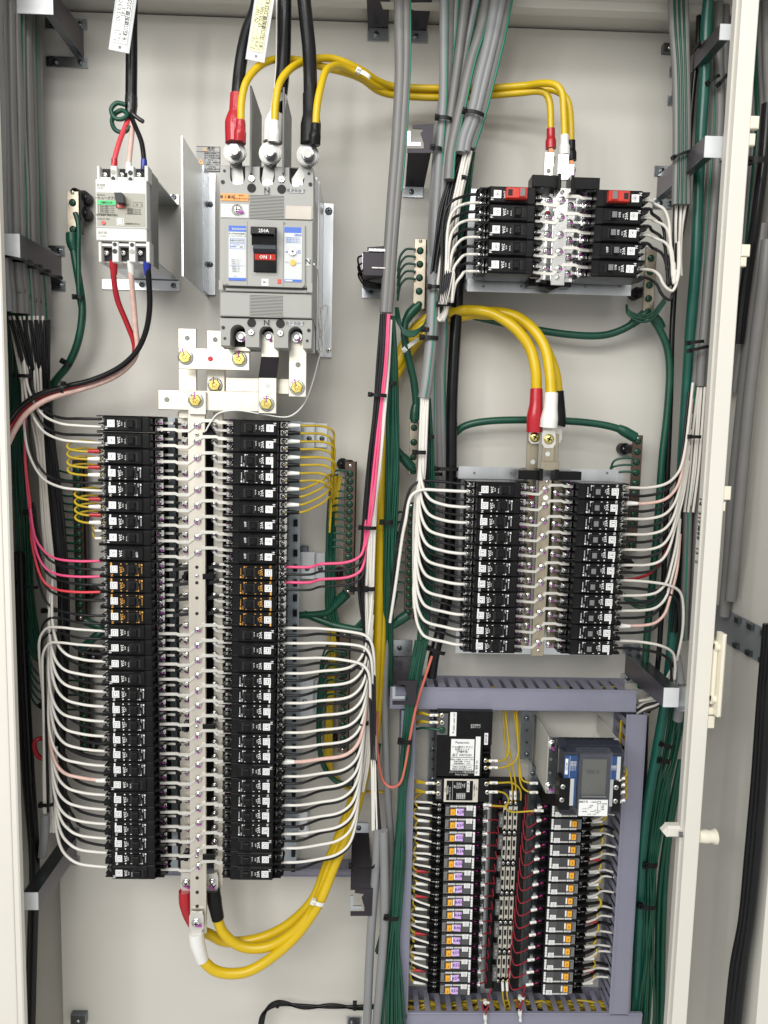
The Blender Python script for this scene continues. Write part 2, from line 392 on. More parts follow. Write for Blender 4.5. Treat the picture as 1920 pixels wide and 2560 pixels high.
def nw(n):
    u = 'zero one two three four five six seven eight nine ten eleven twelve thirteen fourteen fifteen sixteen seventeen eighteen nineteen'.split()
    return u[n] if n < 20 else ['twenty', 'thirty', 'forty', 'fifty'][n//10-2]+('-'+u[n % 10] if n % 10 else '')
def rows(odd):
    r = []
    ck = ['p', 'p', 'p', 'l', 'l', 'p', 'l', 'p', 'o'] if odd else ['p', 'p', 'l', 'l', 'p', 'p', 'o', 'o', 'o']
    for i, k in enumerate(ck): r.append(('leak' if k == 'l' else 'plain', 0 if k == 'o' else 1, 'circle', 2*i+(1 if odd else 2)))
    for i in range(4): r.append(('orange', 1, 'square', 2*i+(1 if odd else 2)))
    pl = (1, 3, 5, 7, 21, 33) if odd else (2, 4, 6, 14, 20, 30, 32, 34)
    for i in range(17):
        n = 2*i+(1 if odd else 2); r.append(('plain' if n in pl else 'leak', 1, 'square', n))
    return r
ROWL = column((317, 1059.5), (334, 2181), 30); ROWR = column((638, 1070), (628, 2183), 30)
BRK = {}
for side, R_, odd in (('l', ROWL, True), ('r', ROWR, False)):
    for i, (k, on, sh, n) in enumerate(rows(odd)):
        c = R_[i]
        if k == 'orange': lab = 'orange printed black breaker %s in the tall block, boxed number sticker' % nw(n)
        elif sh == 'circle': lab = 'black breaker with circled number %s sticker%s in the tall block' % (nw(n), '' if on else ', switched off,')
        else: lab = 'black breaker with %sboxed number %s sticker in the tall block' % ('white print and ' if k == 'leak' else 'ON mark and ', nw(n))
        BRK[(k == 'orange', sh, n)] = c
        breaker(c.x, -DF, c.z, not odd, k, on, sh, str(n), lab, LT if odd else RTG)
# middle right block
DM = .135
def column2(top, bot, n, d):
    a, c = P(*top, d), P(*bot, d); return [(a.lerp(c, i/(n-1))) for i in range(n)]
pm = (P(1212, 1223.7, 0).z-P(1198, 1614, 0).z)/10; DM = DW-DW*(.025/pm)
ROWML = column2((1212, 1223.7), (1198, 1614), 11, DM); ROWMR = column2((1536.7, 1229.5), (1514, 1620), 11, DM)
pt = (P(1243, 486.9, 0).z-P(1237, 662, 0).z)/4; DT = DW-DW*(.025/pt)
ROWTL = column2((1243, 486.9), (1237, 662), 5, DT); ROWTR = column2((1587, 497.7), (1573, 672.8), 5, DT)
print('DM', DM, 'DT', DT)
for i, c in enumerate(ROWML):
    n = 35+2*i; breaker(c.x+.0228, -DM, c.z, False, 'plain' if i == 0 else 'leak', 0 if i in (2, 6, 10) else 1, 'square', str(n), 'black breaker with boxed number %s sticker in the middle block beside the door' % nw(n), 'odd numbered breakers of the middle block')
for i, c in enumerate(ROWMR):
    n = 36+2*i; breaker(c.x-.0228, -DM, c.z, True, 'leak', 1, 'square', str(n), 'black breaker with boxed number %s sticker in the middle block beside the door' % nw(n), 'even numbered breakers of the middle block', greyt_=True)
for R__, s__ in ((ROWML, 1), (ROWTL, 1), (ROWMR, -1), (ROWTR, -1)):
    for v in R__: v.x += s__*.0228
LK = MB().box(-.0155, .0155, -.0125, -.0028, -.0075, .0075, redp, .001).box(-.013, -.0065, -.0128, -.0124, -.0045, .0045, dark).box(.003, .0125, -.0158, -.012, -.0066, .0066, redp, .001).box(.0042, .0113, -.0161, -.0157, -.0052, .0052, greyt).mesh('lock')
for col, R_, ri in (('left', ROWTL, 0), ('right', ROWTR, 1)):
    for i, c in enumerate(R_):
        n = 'ABCDEFGHIJ'[2*i+ri]
        t = breaker(c.x, -DT, c.z, ri, 'plain', 0 if n == 'H' else 1, 'diamond', n, 'black breaker with letter %s in a diamond sticker%s, upper small block' % (n, ' and red toggle lock' if i == 0 else ''), 'circuit breakers of the upper right block', greyt_=bool(ri))
        if i == 0: put('toggle_lock', LK, t, (.004, 0, 0))
# ------------------------------------------------------------------ world-space building helpers
def T(name, px, py, d, label, cat, group=None): return thing(name, P(px, py, d), label, cat, group)
def wb(b, name, parent): return b.build(name, parent, -parent.location)
def scr(name, me, parent, px, py, d, rot=None):
    return put(name, me, parent, P(px, py, d)-parent.location, (0, random.uniform(0, 1.5), 0) if rot is None else rot)
def pl(b, pts, d, thk, m):
    q = [P(x, y, d) for x, y in pts]; return b.plate([(v.x, v.z) for v in q], -d, -d+thk, m)
def disc(b, px, py, rpx, d, m, h=.0004, n=18):
    c = P(px, py, d); r = (P(px+rpx, py, d)-c).length
    return b.lathe([(r, 0), (r, -h)], n, m, Matrix.Translation(c))
def txt(b, s, px, py, d, hpx, m, rot=0, wx=1.0):
    c = P(px, py, d); k = (P(px+hpx, py, d)-c).length; return b.text(s, k*1.25, m, c.x, c.z, c.y, rot, wx)
def arc(cx, cy, rx, ry, a0, a1, n=6): return [(cx+rx*cos(radians(a0+(a1-a0)*i/n)), cy+ry*sin(radians(a0+(a1-a0)*i/n))) for i in range(n+1)]
# ------------------------------------------------------------------ mounting rails behind the tall block
def rail(px0, px1, y0, y1, d, m, label, slots=()):
    t = T('mounting_rail', (px0+px1)/2, y1, d, label, 'mounting rail', 'mounting rails of the tall breaker block')
    b = MB(); X0, X1, Z0, Z1 = rectpx(px0, y0, px1, y1, d); b.box(X0, X1, -d, -d+.0015, Z0, Z1, m); b.box(X0, X0+.0015, -d+.0015, 0, Z0, Z1, m); b.box(X1-.0015, X1, -d+.0015, 0, Z0, Z1, m)
    wb(b, 'rail_body', t)
    for k in range(10): scr('screw', SC_S, t, (px0+px1)/2, y0+40+k*(y1-y0-80)/9, d)
    return t
zincr = mat('rail_zinc', (.40, .45, .49), .35, .6, var=.12, nscale=14, stretch=(1, 1, .2))
rail(402, 441, 1044, 2172, .055, zincr, 'blue grey zinc rail behind the odd numbered breakers of the tall block')
rail(573, 606, 1047, 2165, .055, zincr, 'blue grey zinc rail between the copper bars and the even numbered breakers')
t = T('mounting_rail', 738, 2160, .06, 'slotted zinc rail showing beside the outer ends of the even numbered breakers', 'mounting rail', 'mounting rails of the tall breaker block')
b = MB(); boxpx(b, 690, 1052, 747, 2160, .045, .002, zincr); wb(b, 'rail_body', t)
for i, c in enumerate(ROWR):
    y = 1083+i*37.6 if i < 30 else 0
    if i > 5: b = MB(); boxpx(b, 735-i*.25, y-9, 745-i*.25, y+8, .052, .005, black, .001); wb(b, 'slot_plug', t)
b = MB(); boxpx(b, 443, 1050, 577, 2160, .02, .004, black); t = T('dark_backing_sheet', 510, 2160, .02, 'added black sheet for supports and shade behind the copper bars of the tall block', 'board'); wb(b, 'board', t)  # black sheet added to darken the bar gaps: insulation supports and shade
# ------------------------------------------------------------------ main busbars
DB = .128
def ribbon(b, pts, d, hpx, thk, m, dz=0.0, n=None):
    """flat strip following pixel points, shifted down by dz metres"""
    q = [P(x, y, d) for x, y in pts]; h = hpx*.00062; up = []; lo = []
    for i, p in enumerate(q):
        t = (q[min(i+1, len(q)-1)]-q[max(i-1, 0)]).normalized(); nn = Vector((-t.z, 0, t.x)); k = 1
        if 0 < i < len(q)-1:
            a = (q[i]-q[i-1]).normalized(); k = 1/max(.5, abs(Vector((-a.z, 0, a.x)).dot(nn)))
        up.append(p+nn*h*k); lo.append(p-nn*h*k)
    N = len(q); y0, y1 = -d, -d+thk
    vs = [(p.x, y0, p.z-dz) for p in up]+[(p.x, y0, p.z-dz) for p in lo]+[(p.x, y1, p.z-dz) for p in up]+[(p.x, y1, p.z-dz) for p in lo]
    fs = []
    for i in range(N-1):
        fs += [(i, i+1, N+i+1, N+i), (2*N+i, 2*N+i+1, i+1, i), (N+i, N+i+1, 3*N+i+1, 3*N+i)]
    fs += [(0, N, 3*N, 2*N), (N-1, 3*N-1, 4*N-1, 2*N-1)]
    return b.add(vs, fs, m)
pit = (ROWL[0].z-ROWL[-1].z)/29
oran = range(9, 13)
tin2 = mat('bus_tin', (.72, .67, .585), .40, .75, var=.05, nscale=12, stretch=(6, 6, .2))
# centre bar
t = T('busbar', 492, 2330, DB, 'wide front busbar running down between the two tall breaker columns', 'busbar', 'busbars of the tall block')
b = MB(); boxpx(b, 472, 980, 514, 2334, DB, .006, tin2, .0006)
for y in (1418, 1457, 1495, 1534, 2195, 2231, 2266): disc(b, 492+(y-1400)*.001, y, 4.2, DB+.0004, dark, .0003)
wb(b, 'bar', t)
for y in (1440, 1086, 1817, 2142): scr('screw', SC_S, t, 492, y, DB+.001)
for y, dy in ((1086, 0), (1440, 4), (1816, 8), (2141, 6)):
    for x0, x1 in ((454, 473), (506, 544)):
        b = MB(); boxpx(b, x0, y-5+dy*(x0 < 500), x1-8, y+5+dy, DB+.002, .012, black, .001); boxpx(b, x1-14 if x0 < 500 else x0+14, y-9, x1-4 if x0 < 500 else x0+28, y+7+dy, DB-.004, .014, black, .001); wb(b, 'support_clip', t)
lkL = [(392, 1073), (437, 1073.5), (443, 1076.5), (470, 1077), (484, 1066), (493, 1063)]
lkR = [(491, 1064), (503, 1051.5), (541, 1051.5), (547, 1055.5), (590, 1057.5)]
for i in range(30):
    if i in oran:
        b = MB(); ribbon(b, [(392, 1073), (432, 1071)], .117, 3.4, .0015, tinm, i*pit); o = wb(b, 'link', t)
        b = MB(); ribbon(b, [(429, 1071), (475, 1066)], .119, 4.6, .003, tapeb, i*pit); wb(b, 'link_sleeve', t)
        b = MB(); ribbon(b, [(510, 1070), (553, 1062)], .113, 4.8, .003, tapeb, i*pit); wb(b, 'link_sleeve', t)
        b = MB(); ribbon(b, [(548, 1058), (588, 1059)], .116, 3.4, .0015, tinm, i*pit); wb(b, 'link', t)
        continue
    for pts, nm in ((lkL, 'link'), (lkR, 'link')):
        b = MB(); ribbon(b, pts, DB+.0026 if nm else DB, 3.6, .0022, tinm, i*pit); wb(b, nm, t)
    c = P(492.5, 1063.5, DB+.0028); c.z -= i*pit; put('screw', SC_B, t, c-t.location, (0, random.uniform(0, 1.5), 0))
# rear bars
for (x0, x1, xs, pa, pbk, lab) in ((448, 480, 462, [(395, 1057), (433, 1058)], [(431, 1058), (448, 1061), (452, 1060), (466, 1063)], 'rear busbar on the odd numbered side of the tall block, red sleeved at its foot'),
                                   (534, 557, 535, [(546, 1075.5), (588, 1077)], [(533, 1066), (541, 1075), (548, 1075)], 'rear busbar on the even numbered side of the tall block, black sleeved at its foot')):
    t = T('busbar', (x0+x1)/2, 2220, .098, lab, 'busbar', 'busbars of the tall block')
    b = MB(); boxpx(b, x0, 1030, x1, 2222, .098, .005, tin2, .0005); wb(b, 'bar', t)
    for i in range(30):
        b = MB(); ribbon(b, pa, .115, 3.0, .0015, tinm, i*pit)
        if x0 < 500: ribbon(b, pbk[:2], .1145, 3.4, .0022, blackm if i % 3 else black, i*pit); ribbon(b, pbk[1:], .107, 3.0, .0015, silver, i*pit)
        else: ribbon(b, pbk, .112, 3.0, .0015, silver, i*pit)
        wb(b, 'link', t)
        c = P(xs if x0 > 500 else 464, 1065, .1012); c.z -= i*pit; put('screw', SC_B, t, c-t.location, (0, random.uniform(0, 1.5), 0))
# print on links: tiny stamped marks are left to the metal grain
# ------------------------------------------------------------------ bars between the main breaker and the tall block
def barthing(px, py, label, parts, bolts=(), holes=(), dots=()):
    t = T('connecting_bar', px, py, .13, label, 'busbar', 'bars joining the main breaker to the tall block')
    for (x0, y0, x1, y1, d, th) in parts:
        b = MB(); boxpx(b, x0, y0, x1, y1, d, th, tin, .0007)
        for (hx, hy, hd) in holes:
            if abs(hd-d) < 1e-6: disc(b, hx, hy, 6.5, d+.0004, MATS['hole'], .0002)
        for (hx, hy, hd) in dots: disc(b, hx, hy, 6.5, hd+.0004, trdot, .0002)
        wb(b, 'bar', t)
    for (bx, by, bd) in bolts: scr('bolt', HB, t, bx, by, bd, (0, random.uniform(-.3, .1), 0))
    return t
mat('hole', (.25, .24, .22), .6)
barthing(468, 1040, 'upright tin plated bar with a hole, farthest from the main breaker', [(446, 821, 491, 1046, .112, .006)], holes=[(468, 845, .112)])
barthing(540, 1040, 'short upright tin plated bar with one gold bolt beside the main breaker foot', [(517, 826, 562, 990, .112, .006)], [(538, 963, .1125)], [(538, 849, .112)])
barthing(535, 925, 'level tin plated bar with a red dot and two gold bolts', [(446, 871, 624, 924, .145, .007)], [(464, 893, .1455), (599, 898, .1455)], dots=[(526, 897, .145)])
barthing(640, 983, 'short level bar running behind two tabs below the main breaker', [(564, 945, 735, 984, .118, .006)])
barthing(540, 1027, 'lowest level tin plated bar with a hole at its free end', [(395, 977, 690, 1027, .13, .006)], holes=[(417, 999, .13)])
t = barthing(492, 1030, 'upright bar top bolted over the lowest level bar', [(470, 979, 515, 1036, .137, .0075)], [(490, 1001, .1375)])
barthing(605, 872, 'plain tin plated tab under the first pole of the main breaker', [(583, 836, 626, 878, .152, .005)])
t = barthing(672, 1034, 'stepped tin plated tab under the middle pole of the main breaker', [(653, 836, 697, 893, .165, .005), (646, 944, 691, 1034, .1375, .006)], [(667, 1010, .138)])
b = MB(); a, c, e, f = P(653, 893, .165), P(697, 893, .165), P(691, 944, .139), P(646, 944, .139); b.slab([a, c, e, f], (0, .005, 0), chrk); disc(b, 668, 963, 6.5, .1379, silver, .0002); wb(b, 'bend', t)  # bend of the tin tab coloured dark for the dark reflection in it
barthing(744, 992, 'long tin plated tab with a hole under the third pole of the main breaker', [(722, 836, 766, 992, .155, .006)], [(743, 969, .1555)], [(745, 912, .155)])
# ------------------------------------------------------------------ the 250 A main breaker
MATS['grey_plastic'].node_tree.nodes['Principled BSDF']
t = T('main_breaker', 667, 880, .2, 'large grey 250A main breaker with black handle and blue topped labels', 'main breaker')
d = .2
b = MB()
def notch(cx, cy, r, up): return [(cx+r*cos(a), cy+(r*sin(a) if up else -r*sin(a))) for a in [pi-i*pi/8 for i in range(9)]]
top = [(550.6, 414), (575, 414)]+notch(594, 443, 19, True)+[(613, 416), (649, 417)]+notch(668, 446, 19, True)+[(687, 418), (723, 419)]+notch(742, 448, 19, True)+[(761, 422), (783, 423.5), (783, 548), (549, 548)]
pl(b, top, .192, .04, grayb); boxpx(b, 551, 416, 782, 547, .152, .06, grayb)
bot = [(549.5, 795), (780, 800), (778, 871), (757, 871)]+notch(738.5, 834, 18, False)[::-1]+[(720, 870), (684, 869)]+notch(666, 832, 18, False)[::-1]+[(648, 868), (613, 867)]+notch(594.5, 830, 19, False)[::-1]+[(575, 864), (553, 863)]
pl(b, bot, .192, .04, grayb); boxpx(b, 551, 796, 779, 868, .152, .06, grayb)
for cx, cy in ((594, 440), (668, 443), (742, 445)): boxpx(b, cx-19, cy-24, cx+19, cy+18, .153, .002, dark)
for cx, cy in ((594.5, 845), (666, 847), (738.5, 849)): boxpx(b, cx-18, cy-28, cx+18, cy+22, .153, .002, dark)
boxpx(b, 549, 482, 783, 795, .19, .09, grayb, .001)
wb(b, 'housing', t)
b = MB()
boxpx(b, 548, 548, 782, 716, .2, .012, grayb, .0015)
pl(b, [(565.5, 559), (618, 559), (618, 552), (709, 553), (709, 562), (762, 563), (762, 712), (755, 719), (573, 713), (565.5, 706)], .2035, .004, grayb)
boxpx(b, 564, 722, 768, 730, .197, .008, grayb, .001); boxpx(b, 550, 733, 780, 793, .196, .008, grayb, .001)
for x in (618.5, 708.5): boxpx(b, x-.5, 553, x+.5, 716, .2037, .0006, inkg)
wb(b, 'cover', t)
b = MB()
for k in range(17): boxpx(b, 624, 487+k*3.6, 709, 488.8+k*3.6, .1935, .003, grayb)
for k in range(16): boxpx(b, 624, 737+k*3.6, 706, 738.8+k*3.6, .1975, .003, grayb)
o = wb(b, 'grip_ribs', t); o['kind'] = 'stuff'
for x, y, r in ((629, 470, 11), (704, 473, 11), (629, 807, 11), (701, 809, 11)): b = MB(); disc(b, x, y, r, .1925, dark, .0003, 24); wb(b, 'bolt_hole', t)
for x, y, r in ((561, 427, 3.5), (557, 455, 5), (772, 434, 3.5), (776, 461, 5), (558, 819, 4.5), (562, 846, 3.5), (772, 826, 4.5), (768, 852, 3.5)): b = MB(); disc(b, x, y, r, .1925, inkk, .0003, 12); wb(b, 'bolt_hole', t)
for x, y in ((629, 447), (704, 449), (628, 831), (701, 833)):
    b = MB(); disc(b, x, y, 8, .1925, black, .0005); disc(b, x, y, 6.8, .193, silver, .002); disc(b, x, y, 2.5, .1955, inkg, .0003, 6); wb(b, 'cover_screw', t)
def lab(parts, name, parent, tx=()):
    b = MB()
    for (x0, y0, x1, y1, dd, m) in parts: boxpx(b, x0, y0, x1, y1, dd, .0012, m)
    for a in tx: txt(b, *a)
    return wb(b, name, parent)
plg = mat('pale_label', (.56, .58, .58), .4, var=.02)
D2 = .2042
L = [(571.5, 564, 615, 701, D2, plg), (571.5, 564, 615, 579, D2+.0003, inkb), (571.5, 694.5, 615, 701, D2+.0003, inkb)]
for (x0, y0, x1, y1) in ((575, 596.5, 612, 597.3), (575, 606, 612, 606.8), (575, 596.5, 575.8, 606), (611.4, 596.5, 612, 606.8), (575, 609, 612, 609.6), (575, 621.5, 612, 622), (575, 609, 575.6, 622), (611.5, 609, 612, 622), (576, 664, 611, 664.6)): L.append((x0, y0, x1, y1, D2+.0003, inkb))
X = [('kawamura', 598, 572, D2+.0006, 7, plg), ('単３中性線欠相保護付', 593, 584.5, D2+.0003, 3.4, inkg), ('ノーヒューズブレーカ', 593, 590.5, D2+.0003, 3.6, inkg), ('NE603-250TA', 593, 601.5, D2+.0003, 4.6, inkk), ('250', 603, 617.5, D2+.0003, 4.4, inkk), ('定格電流', 583, 616.5, D2+.0003, 3, inkb), ('AC 100/200V', 591, 612.5, D2+.0003, 2.4, inkb), ('19', 588, 691, D2+.0003, 3.5, inkk)]
for k, y in enumerate((650, 655, 660, 667, 671, 675, 679)): X.append(('遮断容量  AC230V  50/60Hz'[:16-k], 590, y, D2+.0003, 2.0, inkg))
lab(L, 'rating_label', t, X)
L = [(711, 568, 755, 705, D2, plg), (711, 568, 754, 582, D2+.0003, inkb), (736, 585, 754, 590, D2+.0003, inkb), (711, 698.5, 754, 704.5, D2+.0003, inkb), (713, 699.5, 731, 703.5, D2+.0005, plg)]
X = [('単３専用', 745, 587.5, D2+.0006, 3.6, plg)]
for y in (594.5, 598.5, 602.5, 606.5): X.append(('取扱説明書を読み使用下さい', 733, y, D2+.0003, 2.3, inkb))
X += [('感度', 717, 630, D2+.0003, 3, inkb), ('動作', 748, 628, D2+.0003, 3.2, inkb), ('時限', 748, 633, D2+.0003, 3, inkb), ('テスト', 718, 656, D2+.0003, 3, inkb), ('ロック', 748, 658, D2+.0003, 3, inkb)]
lab(L, 'setting_label', t, X)
b = MB(); disc(b, 731.5, 630, 8.5, D2+.0002, silver, .003); disc(b, 731.5, 628.5, 6, D2+.003, zincd, .001); disc(b, 731.5, 628.5, 2.5, D2+.004, inkk, .0003, 6); wb(b, 'dial', t)
b = MB(); disc(b, 732.5, 657, 7, D2+.0002, amber, .002); wb(b, 'test_button', t)
# handle well and handle
b = MB(); boxpx(b, 631, 566, 695, 688, D2-.0002, .001, grayb); boxpx(b, 634, 568, 692, 681, D2+.0004, .001, dark); wb(b, 'handle_well', t)
b = MB(); c = P(662, 625, D2)
def hp(pts, x0, x1, m):
    q = [P((x0+x1)/2, y, D2+dd) for y, dd in pts]; X0, X1 = P(x0, 625, D2).x, P(x1, 625, D2).x
    n = len(q); vs = [(X0, v.y, v.z) for v in q]+[(X1, v.y, v.z) for v in q]
    b.add(vs, [tuple(range(n))[::-1], tuple(range(n, 2*n))]+[(i, i+n, (i+1) % n+n, (i+1) % n)[::-1] for i in range(n)], m)
hp([(567, 0), (567, .020), (584, .022), (590, .012), (614, .010), (614, 0)], 632, 689, black)
hp([(612, 0), (612, .012), (622, .014), (634, .008), (634, 0)], 636, 691, navyd)
hp([(635, 0), (635, .009), (650, .006), (650, 0)], 639, 690, redp)
hp([(650, 0), (650, .006), (679, .004), (679, 0)], 638, 691, black)
txt(b, '250A', 659, 577, D2+.0228, 9.5, whitel); wb(b, 'handle', t)
b = MB(); txt(b, 'ON  I', 663, 643, D2+.0088, 10, whitel); wb(b, 'handle_print', t)
for s, x, y in (('N', 667, 476), ('N', 666, 807), ('N', 770, 655)):
    lab([(x-7, y-9, x+7, y+9, .1935 if y != 655 else .2008, MATS['pale_label'] if y == 655 else grayb)], 'pole_letter', t, [(s, x, y, .1945 if y != 655 else .2012, 15, inkk)])
for s, x, y in (('電源側端子', 740, 477), ('負荷側端子', 738, 809)): lab([(x-20, y-5, x+20, y+5, .1932, MATS['pale_label'])], 'side_label', t, [(s, x, y, .1936, 7.5, inkg)])
lab([(552, 484, 621, 502, .193, oranges), (585.5, 485, 586.3, 501, .1933, inkk)], 'warning_sticker', t, [('単３専用', 568, 493, .1933, 7.5, inkk), ('400V', 603, 489, .1933, 5, inkk), ('には使用できません', 603, 497, .1933, 3.6, inkk)])
lab([(552, 510, 622, 544, .193, plg), (714, 515, 779, 548, .193, mat('pinkish_label', (.52, .47, .41), .45))], 'blank_panels', t)
scr('panel_screw', SC_L, t, 593, 525, .193, (0, 0, 0))
lab([(654, 697, 671, 714, D2, whitel)], 'id_sticker', t, [('M1', 662.5, 705.5, D2+.0003, 6, inkk)])
lab([(694, 698, 703, 709, D2, redp)], 'trip_button', t)
for x0, x1, y0, y1 in ((547, 557, 700, 724), (768, 781, 709, 731)): lab([(x0, y0, x1, y1, .2003, grayb)], 'cover_clip', t)
# upper terminal tabs and lugs
for (x, y, xt) in ((588, 383, 594), (675, 386, 668), (768, 390, 743)):
    b = MB(); pl(b, [(x-14, y+20), (x+16, y+20), (xt+15, 448), (xt+13, 464), (xt-13, 464), (xt-14, 448)], .185, .005, lugm); wb(b, 'terminal_tab', t)
    b = MB(); disc(b, xt+1, 462, 12, .1862, silver, .002); disc(b, xt+1, 462, 8, .188, zincd, .004, 6); wb(b, 'terminal_bolt', t)
for (x, y) in ((603, 842), (672, 842), (742, 843)):
    b = MB(); disc(b, x, y, 13, .160, silver, .002); disc(b, x, y, 9.5, .162, zincd, .006, 6); disc(b, x, y, 6, .168, silver, .003); boxpx(b, x+2, y+4, x+8, y+12, .1685, .0006, violet); wb(b, 'terminal_bolt', t)
for x, y0 in ((627, 214), (709, 218)):
    tb = T('phase_barrier', x, 430, .2, 'thin smoke grey barrier plate %s' % ('standing between the first and middle main cables' if x < 700 else 'standing between the middle and third main cables'), 'barrier plate', 'phase barriers over the main breaker')
    b = MB(); p0, p1 = P(x, y0, .2), P(x, 432, .2); b.plate([(0, 0), (.1, 0), (.1, p0.z-p1.z), (0, p0.z-p1.z)], -.0012, .0012, smoke, Matrix.Translation((p0.x, -.2, p1.z)) @ Matrix.Rotation(radians(90), 4, 'Z')); wb(b, 'plate', tb)
# stand plates of the main breaker
t = T('breaker_stand', 515, 735, 0, 'galvanized folded stand plate beside the main breaker, long edge forward', 'mounting plate', 'side plates under the main breaker')
p0, p1 = P(453, 340, .172), P(453, 690, .172)
b = MB(); b.box(p0.x, p0.x+.002, -.172, -.003, p1.z, p0.z, galv); wb(b, 'side_plate', t)
b = MB(); boxpx(b, 516, 434, 538, 737, .0045, .0045, galv); wb(b, 'wall_flange', t)
for y in (511, 661):
    scr('screw', SC_Z, t, 526, y, .0046); 
    o = scr('screw', SC_Z, t, 505, y, .012, (0, 0, radians(90))); 
b = MB(); b.box(p0.x+.002, p0.x+.0035, -.040, -.003, P(500, 737, 0).z, P(500, 434, 0).z, zinc); wb(b, 'reflect_strip', t)  # brighter strip laid on the side plate for its bright reflection
t = T('breaker_stand', 810, 893, 0, 'galvanized stand plate showing on the cable side of the main breaker', 'mounting plate', 'side plates under the main breaker')
b = MB(); boxpx(b, 807, 509, 831, 893, .0045, .0045, galv); wb(b, 'wall_flange', t)
b = MB(); X = P(806, 700, .01).x; b.box(X-.002, X, -.11, 0, P(806, 893, 0).z, P(806, 509, 0).z, galv); boxpx(b, 560, 440, 790, 880, .11, .003, galv); wb(b, 'side_plate', t)
for y in (528, 876): scr('screw', cross_screw(zincd, .0062, .003) if y == 528 else bpy.data.meshes['screw'], t, 822, y, .0046)
# danger notice on the plate
t = T('danger_label', 520, 400, .001, 'grey printed danger notice with yellow warning triangles behind the stand plate', 'warning label')
b = MB(); boxpx(b, 491, 366, 550, 428, .0012, .001, mat('grey_notice', (.50, .50, .49), .5))
for (x0, y0, x1, y1) in ((491, 366, 550, 367), (491, 379, 550, 380), (491, 427, 550, 428), (549, 366, 550, 428), (511.5, 380, 512.3, 428)): boxpx(b, x0, y0, x1, y1, .0016, .0003, inkk)
for x, y, r in ((512, 373, 5.5), (502, 404, 8)):
    pl(b, [(x, y-r), (x+r, y+r*.8), (x-r, y+r*.8)], .0017, .0003, amber); txt(b, '!', x, y+1, .0019, r, inkk)
txt(b, '危険', 528, 373, .0017, 8, inkk)
for k, s in enumerate(('感電及び短絡によ', 'る人身事故の恐れ', 'あり下記事項を厳', '守すること', '・工事・点検時は', '全幹ブレーカを', '必ず切れ', '・充電部に触るな')): txt(b, s, 531, 384+k*5.6, .0017, 3.7, inkk)
wb(b, 'notice', t)
# ------------------------------------------------------------------ small 3 pole breaker
t = T('small_breaker', 305, 655, .18, 'small off white three pole breaker with olive label and black handle', 'circuit breaker')
b = MB(); X0, X1, Z0, Z1 = rectpx(239, 450, 366.5, 570, .18); b.box(X0, X1, -.18, -.165, Z0, Z1, whiteb, .001)
boxpx(b, 240, 569, 367, 602, .178, .015, whiteb, .001)
X0, X1, Z0, Z1 = rectpx(242, 418, 370, 654, .172); b.box(X0, X1, -.163, -.123, Z0, Z1, whiteb)
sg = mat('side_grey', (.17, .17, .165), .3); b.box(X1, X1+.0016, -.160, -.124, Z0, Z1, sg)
for (yy0, yy1, s) in ((414, 453, 0), (604, 655, 1)):
    for (x0, x1) in ((242, 249), (276, 292), (318, 334), (361, 370)): boxpx(b, x0+s*4, yy0, x1+s*4, yy1, .178, .02, whiteb, .001)
    for (x0, x1) in ((249, 276), (292, 318), (334, 361)):
        boxpx(b, x0+s*4, yy0+8, x1+s*4, yy1-3, .165, .002, dark); boxpx(b, x0+s*4, yy1-(10 if not s else 46), x1+s*4, yy1-(0 if not s else 40), .176, .014, whiteb)
wb(b, 'housing', t)
for (yy, s) in ((438, 0), (632, 1)):
    for x in (262, 304, 347): scr('terminal_screw', SC_T, t, x+s*4, yy, .1665)
for x, y in ((283, 446), (326, 448), (287, 611), (330, 612)):
    b = MB(); disc(b, x, y, 5, .1785, inkk, .0003); disc(b, x, y-16 if y < 500 else y+17, 6, .1785, MATS['olive_label'] if x in (283, 330) else inkk, .0003); wb(b, 'cover_hole', t)
L = [(242, 482, 363, 566, .1806, label_g), (243, 501, 292, 512, .181, greens)]
for (x0, y0, x1, y1) in ((246, 512.5, 290, 513), (246, 534, 290, 534.5), (246, 513, 246.5, 534), (313, 534.5, 355, 535), (334, 506, 356, 506.5), (334, 517, 356, 517.5), (334, 506, 334.5, 517.5), (355.5, 506, 356, 517.5)): L.append((x0, y0, x1, y1, .181, inkk))
L += [(292, 545, 309, 563, .181, whitel), (294, 547, 307, 548, .1812, inkk), (294, 560, 307, 561, .1812, inkk), (294, 547, 295, 561, .1812, inkk), (306, 547, 307, 561, .1812, inkk)]
X = [('ノーヒューズブレーカ', 268, 495.5, .181, 6.5, inkk), ('NM53-30', 266, 506.5, .1814, 6, inkk), ('kawamura', 252, 487, .181, 4, inkk), ('30', 342, 512, .181, 5.5, inkk), ('A', 353, 512, .181, 4, inkk), ('AC', 320, 512, .181, 4, inkk), ('PUSH TO TRIP', 259, 547.5, .181, 3.8, inkk), ('1', 300.5, 554, .1814, 7, inkk), ('河村電器産業株式会社', 267, 538, .181, 4.4, inkk), ('製造年月 ZF9161', 332, 560, .181, 4, inkk)]
for k in range(4): X += [('定格使用電圧 AC220V', 268, 516.5+k*4.6, .181, 3, inkk), ('遮断容量 AC220V 5kA', 335, 523+k*4, .181, 2.8, inkk)]
X += [('電源側', 252, 463, .1804, 6, MATS['olive_label']), ('LINE', 250, 470, .1804, 6, MATS['olive_label']), ('負荷側', 256, 582, .1784, 6, MATS['olive_label']), ('LOAD', 256, 590, .1784, 6, MATS['olive_label'])]
lab(L, 'rating_label', t, X)
b = MB(); disc(b, 258.5, 557, 5, .181, redp, .0012); wb(b, 'trip_button', t)
b = MB(); boxpx(b, 290, 492, 310, 520, .1812, .001, dark); c = P(297, 495, .181)
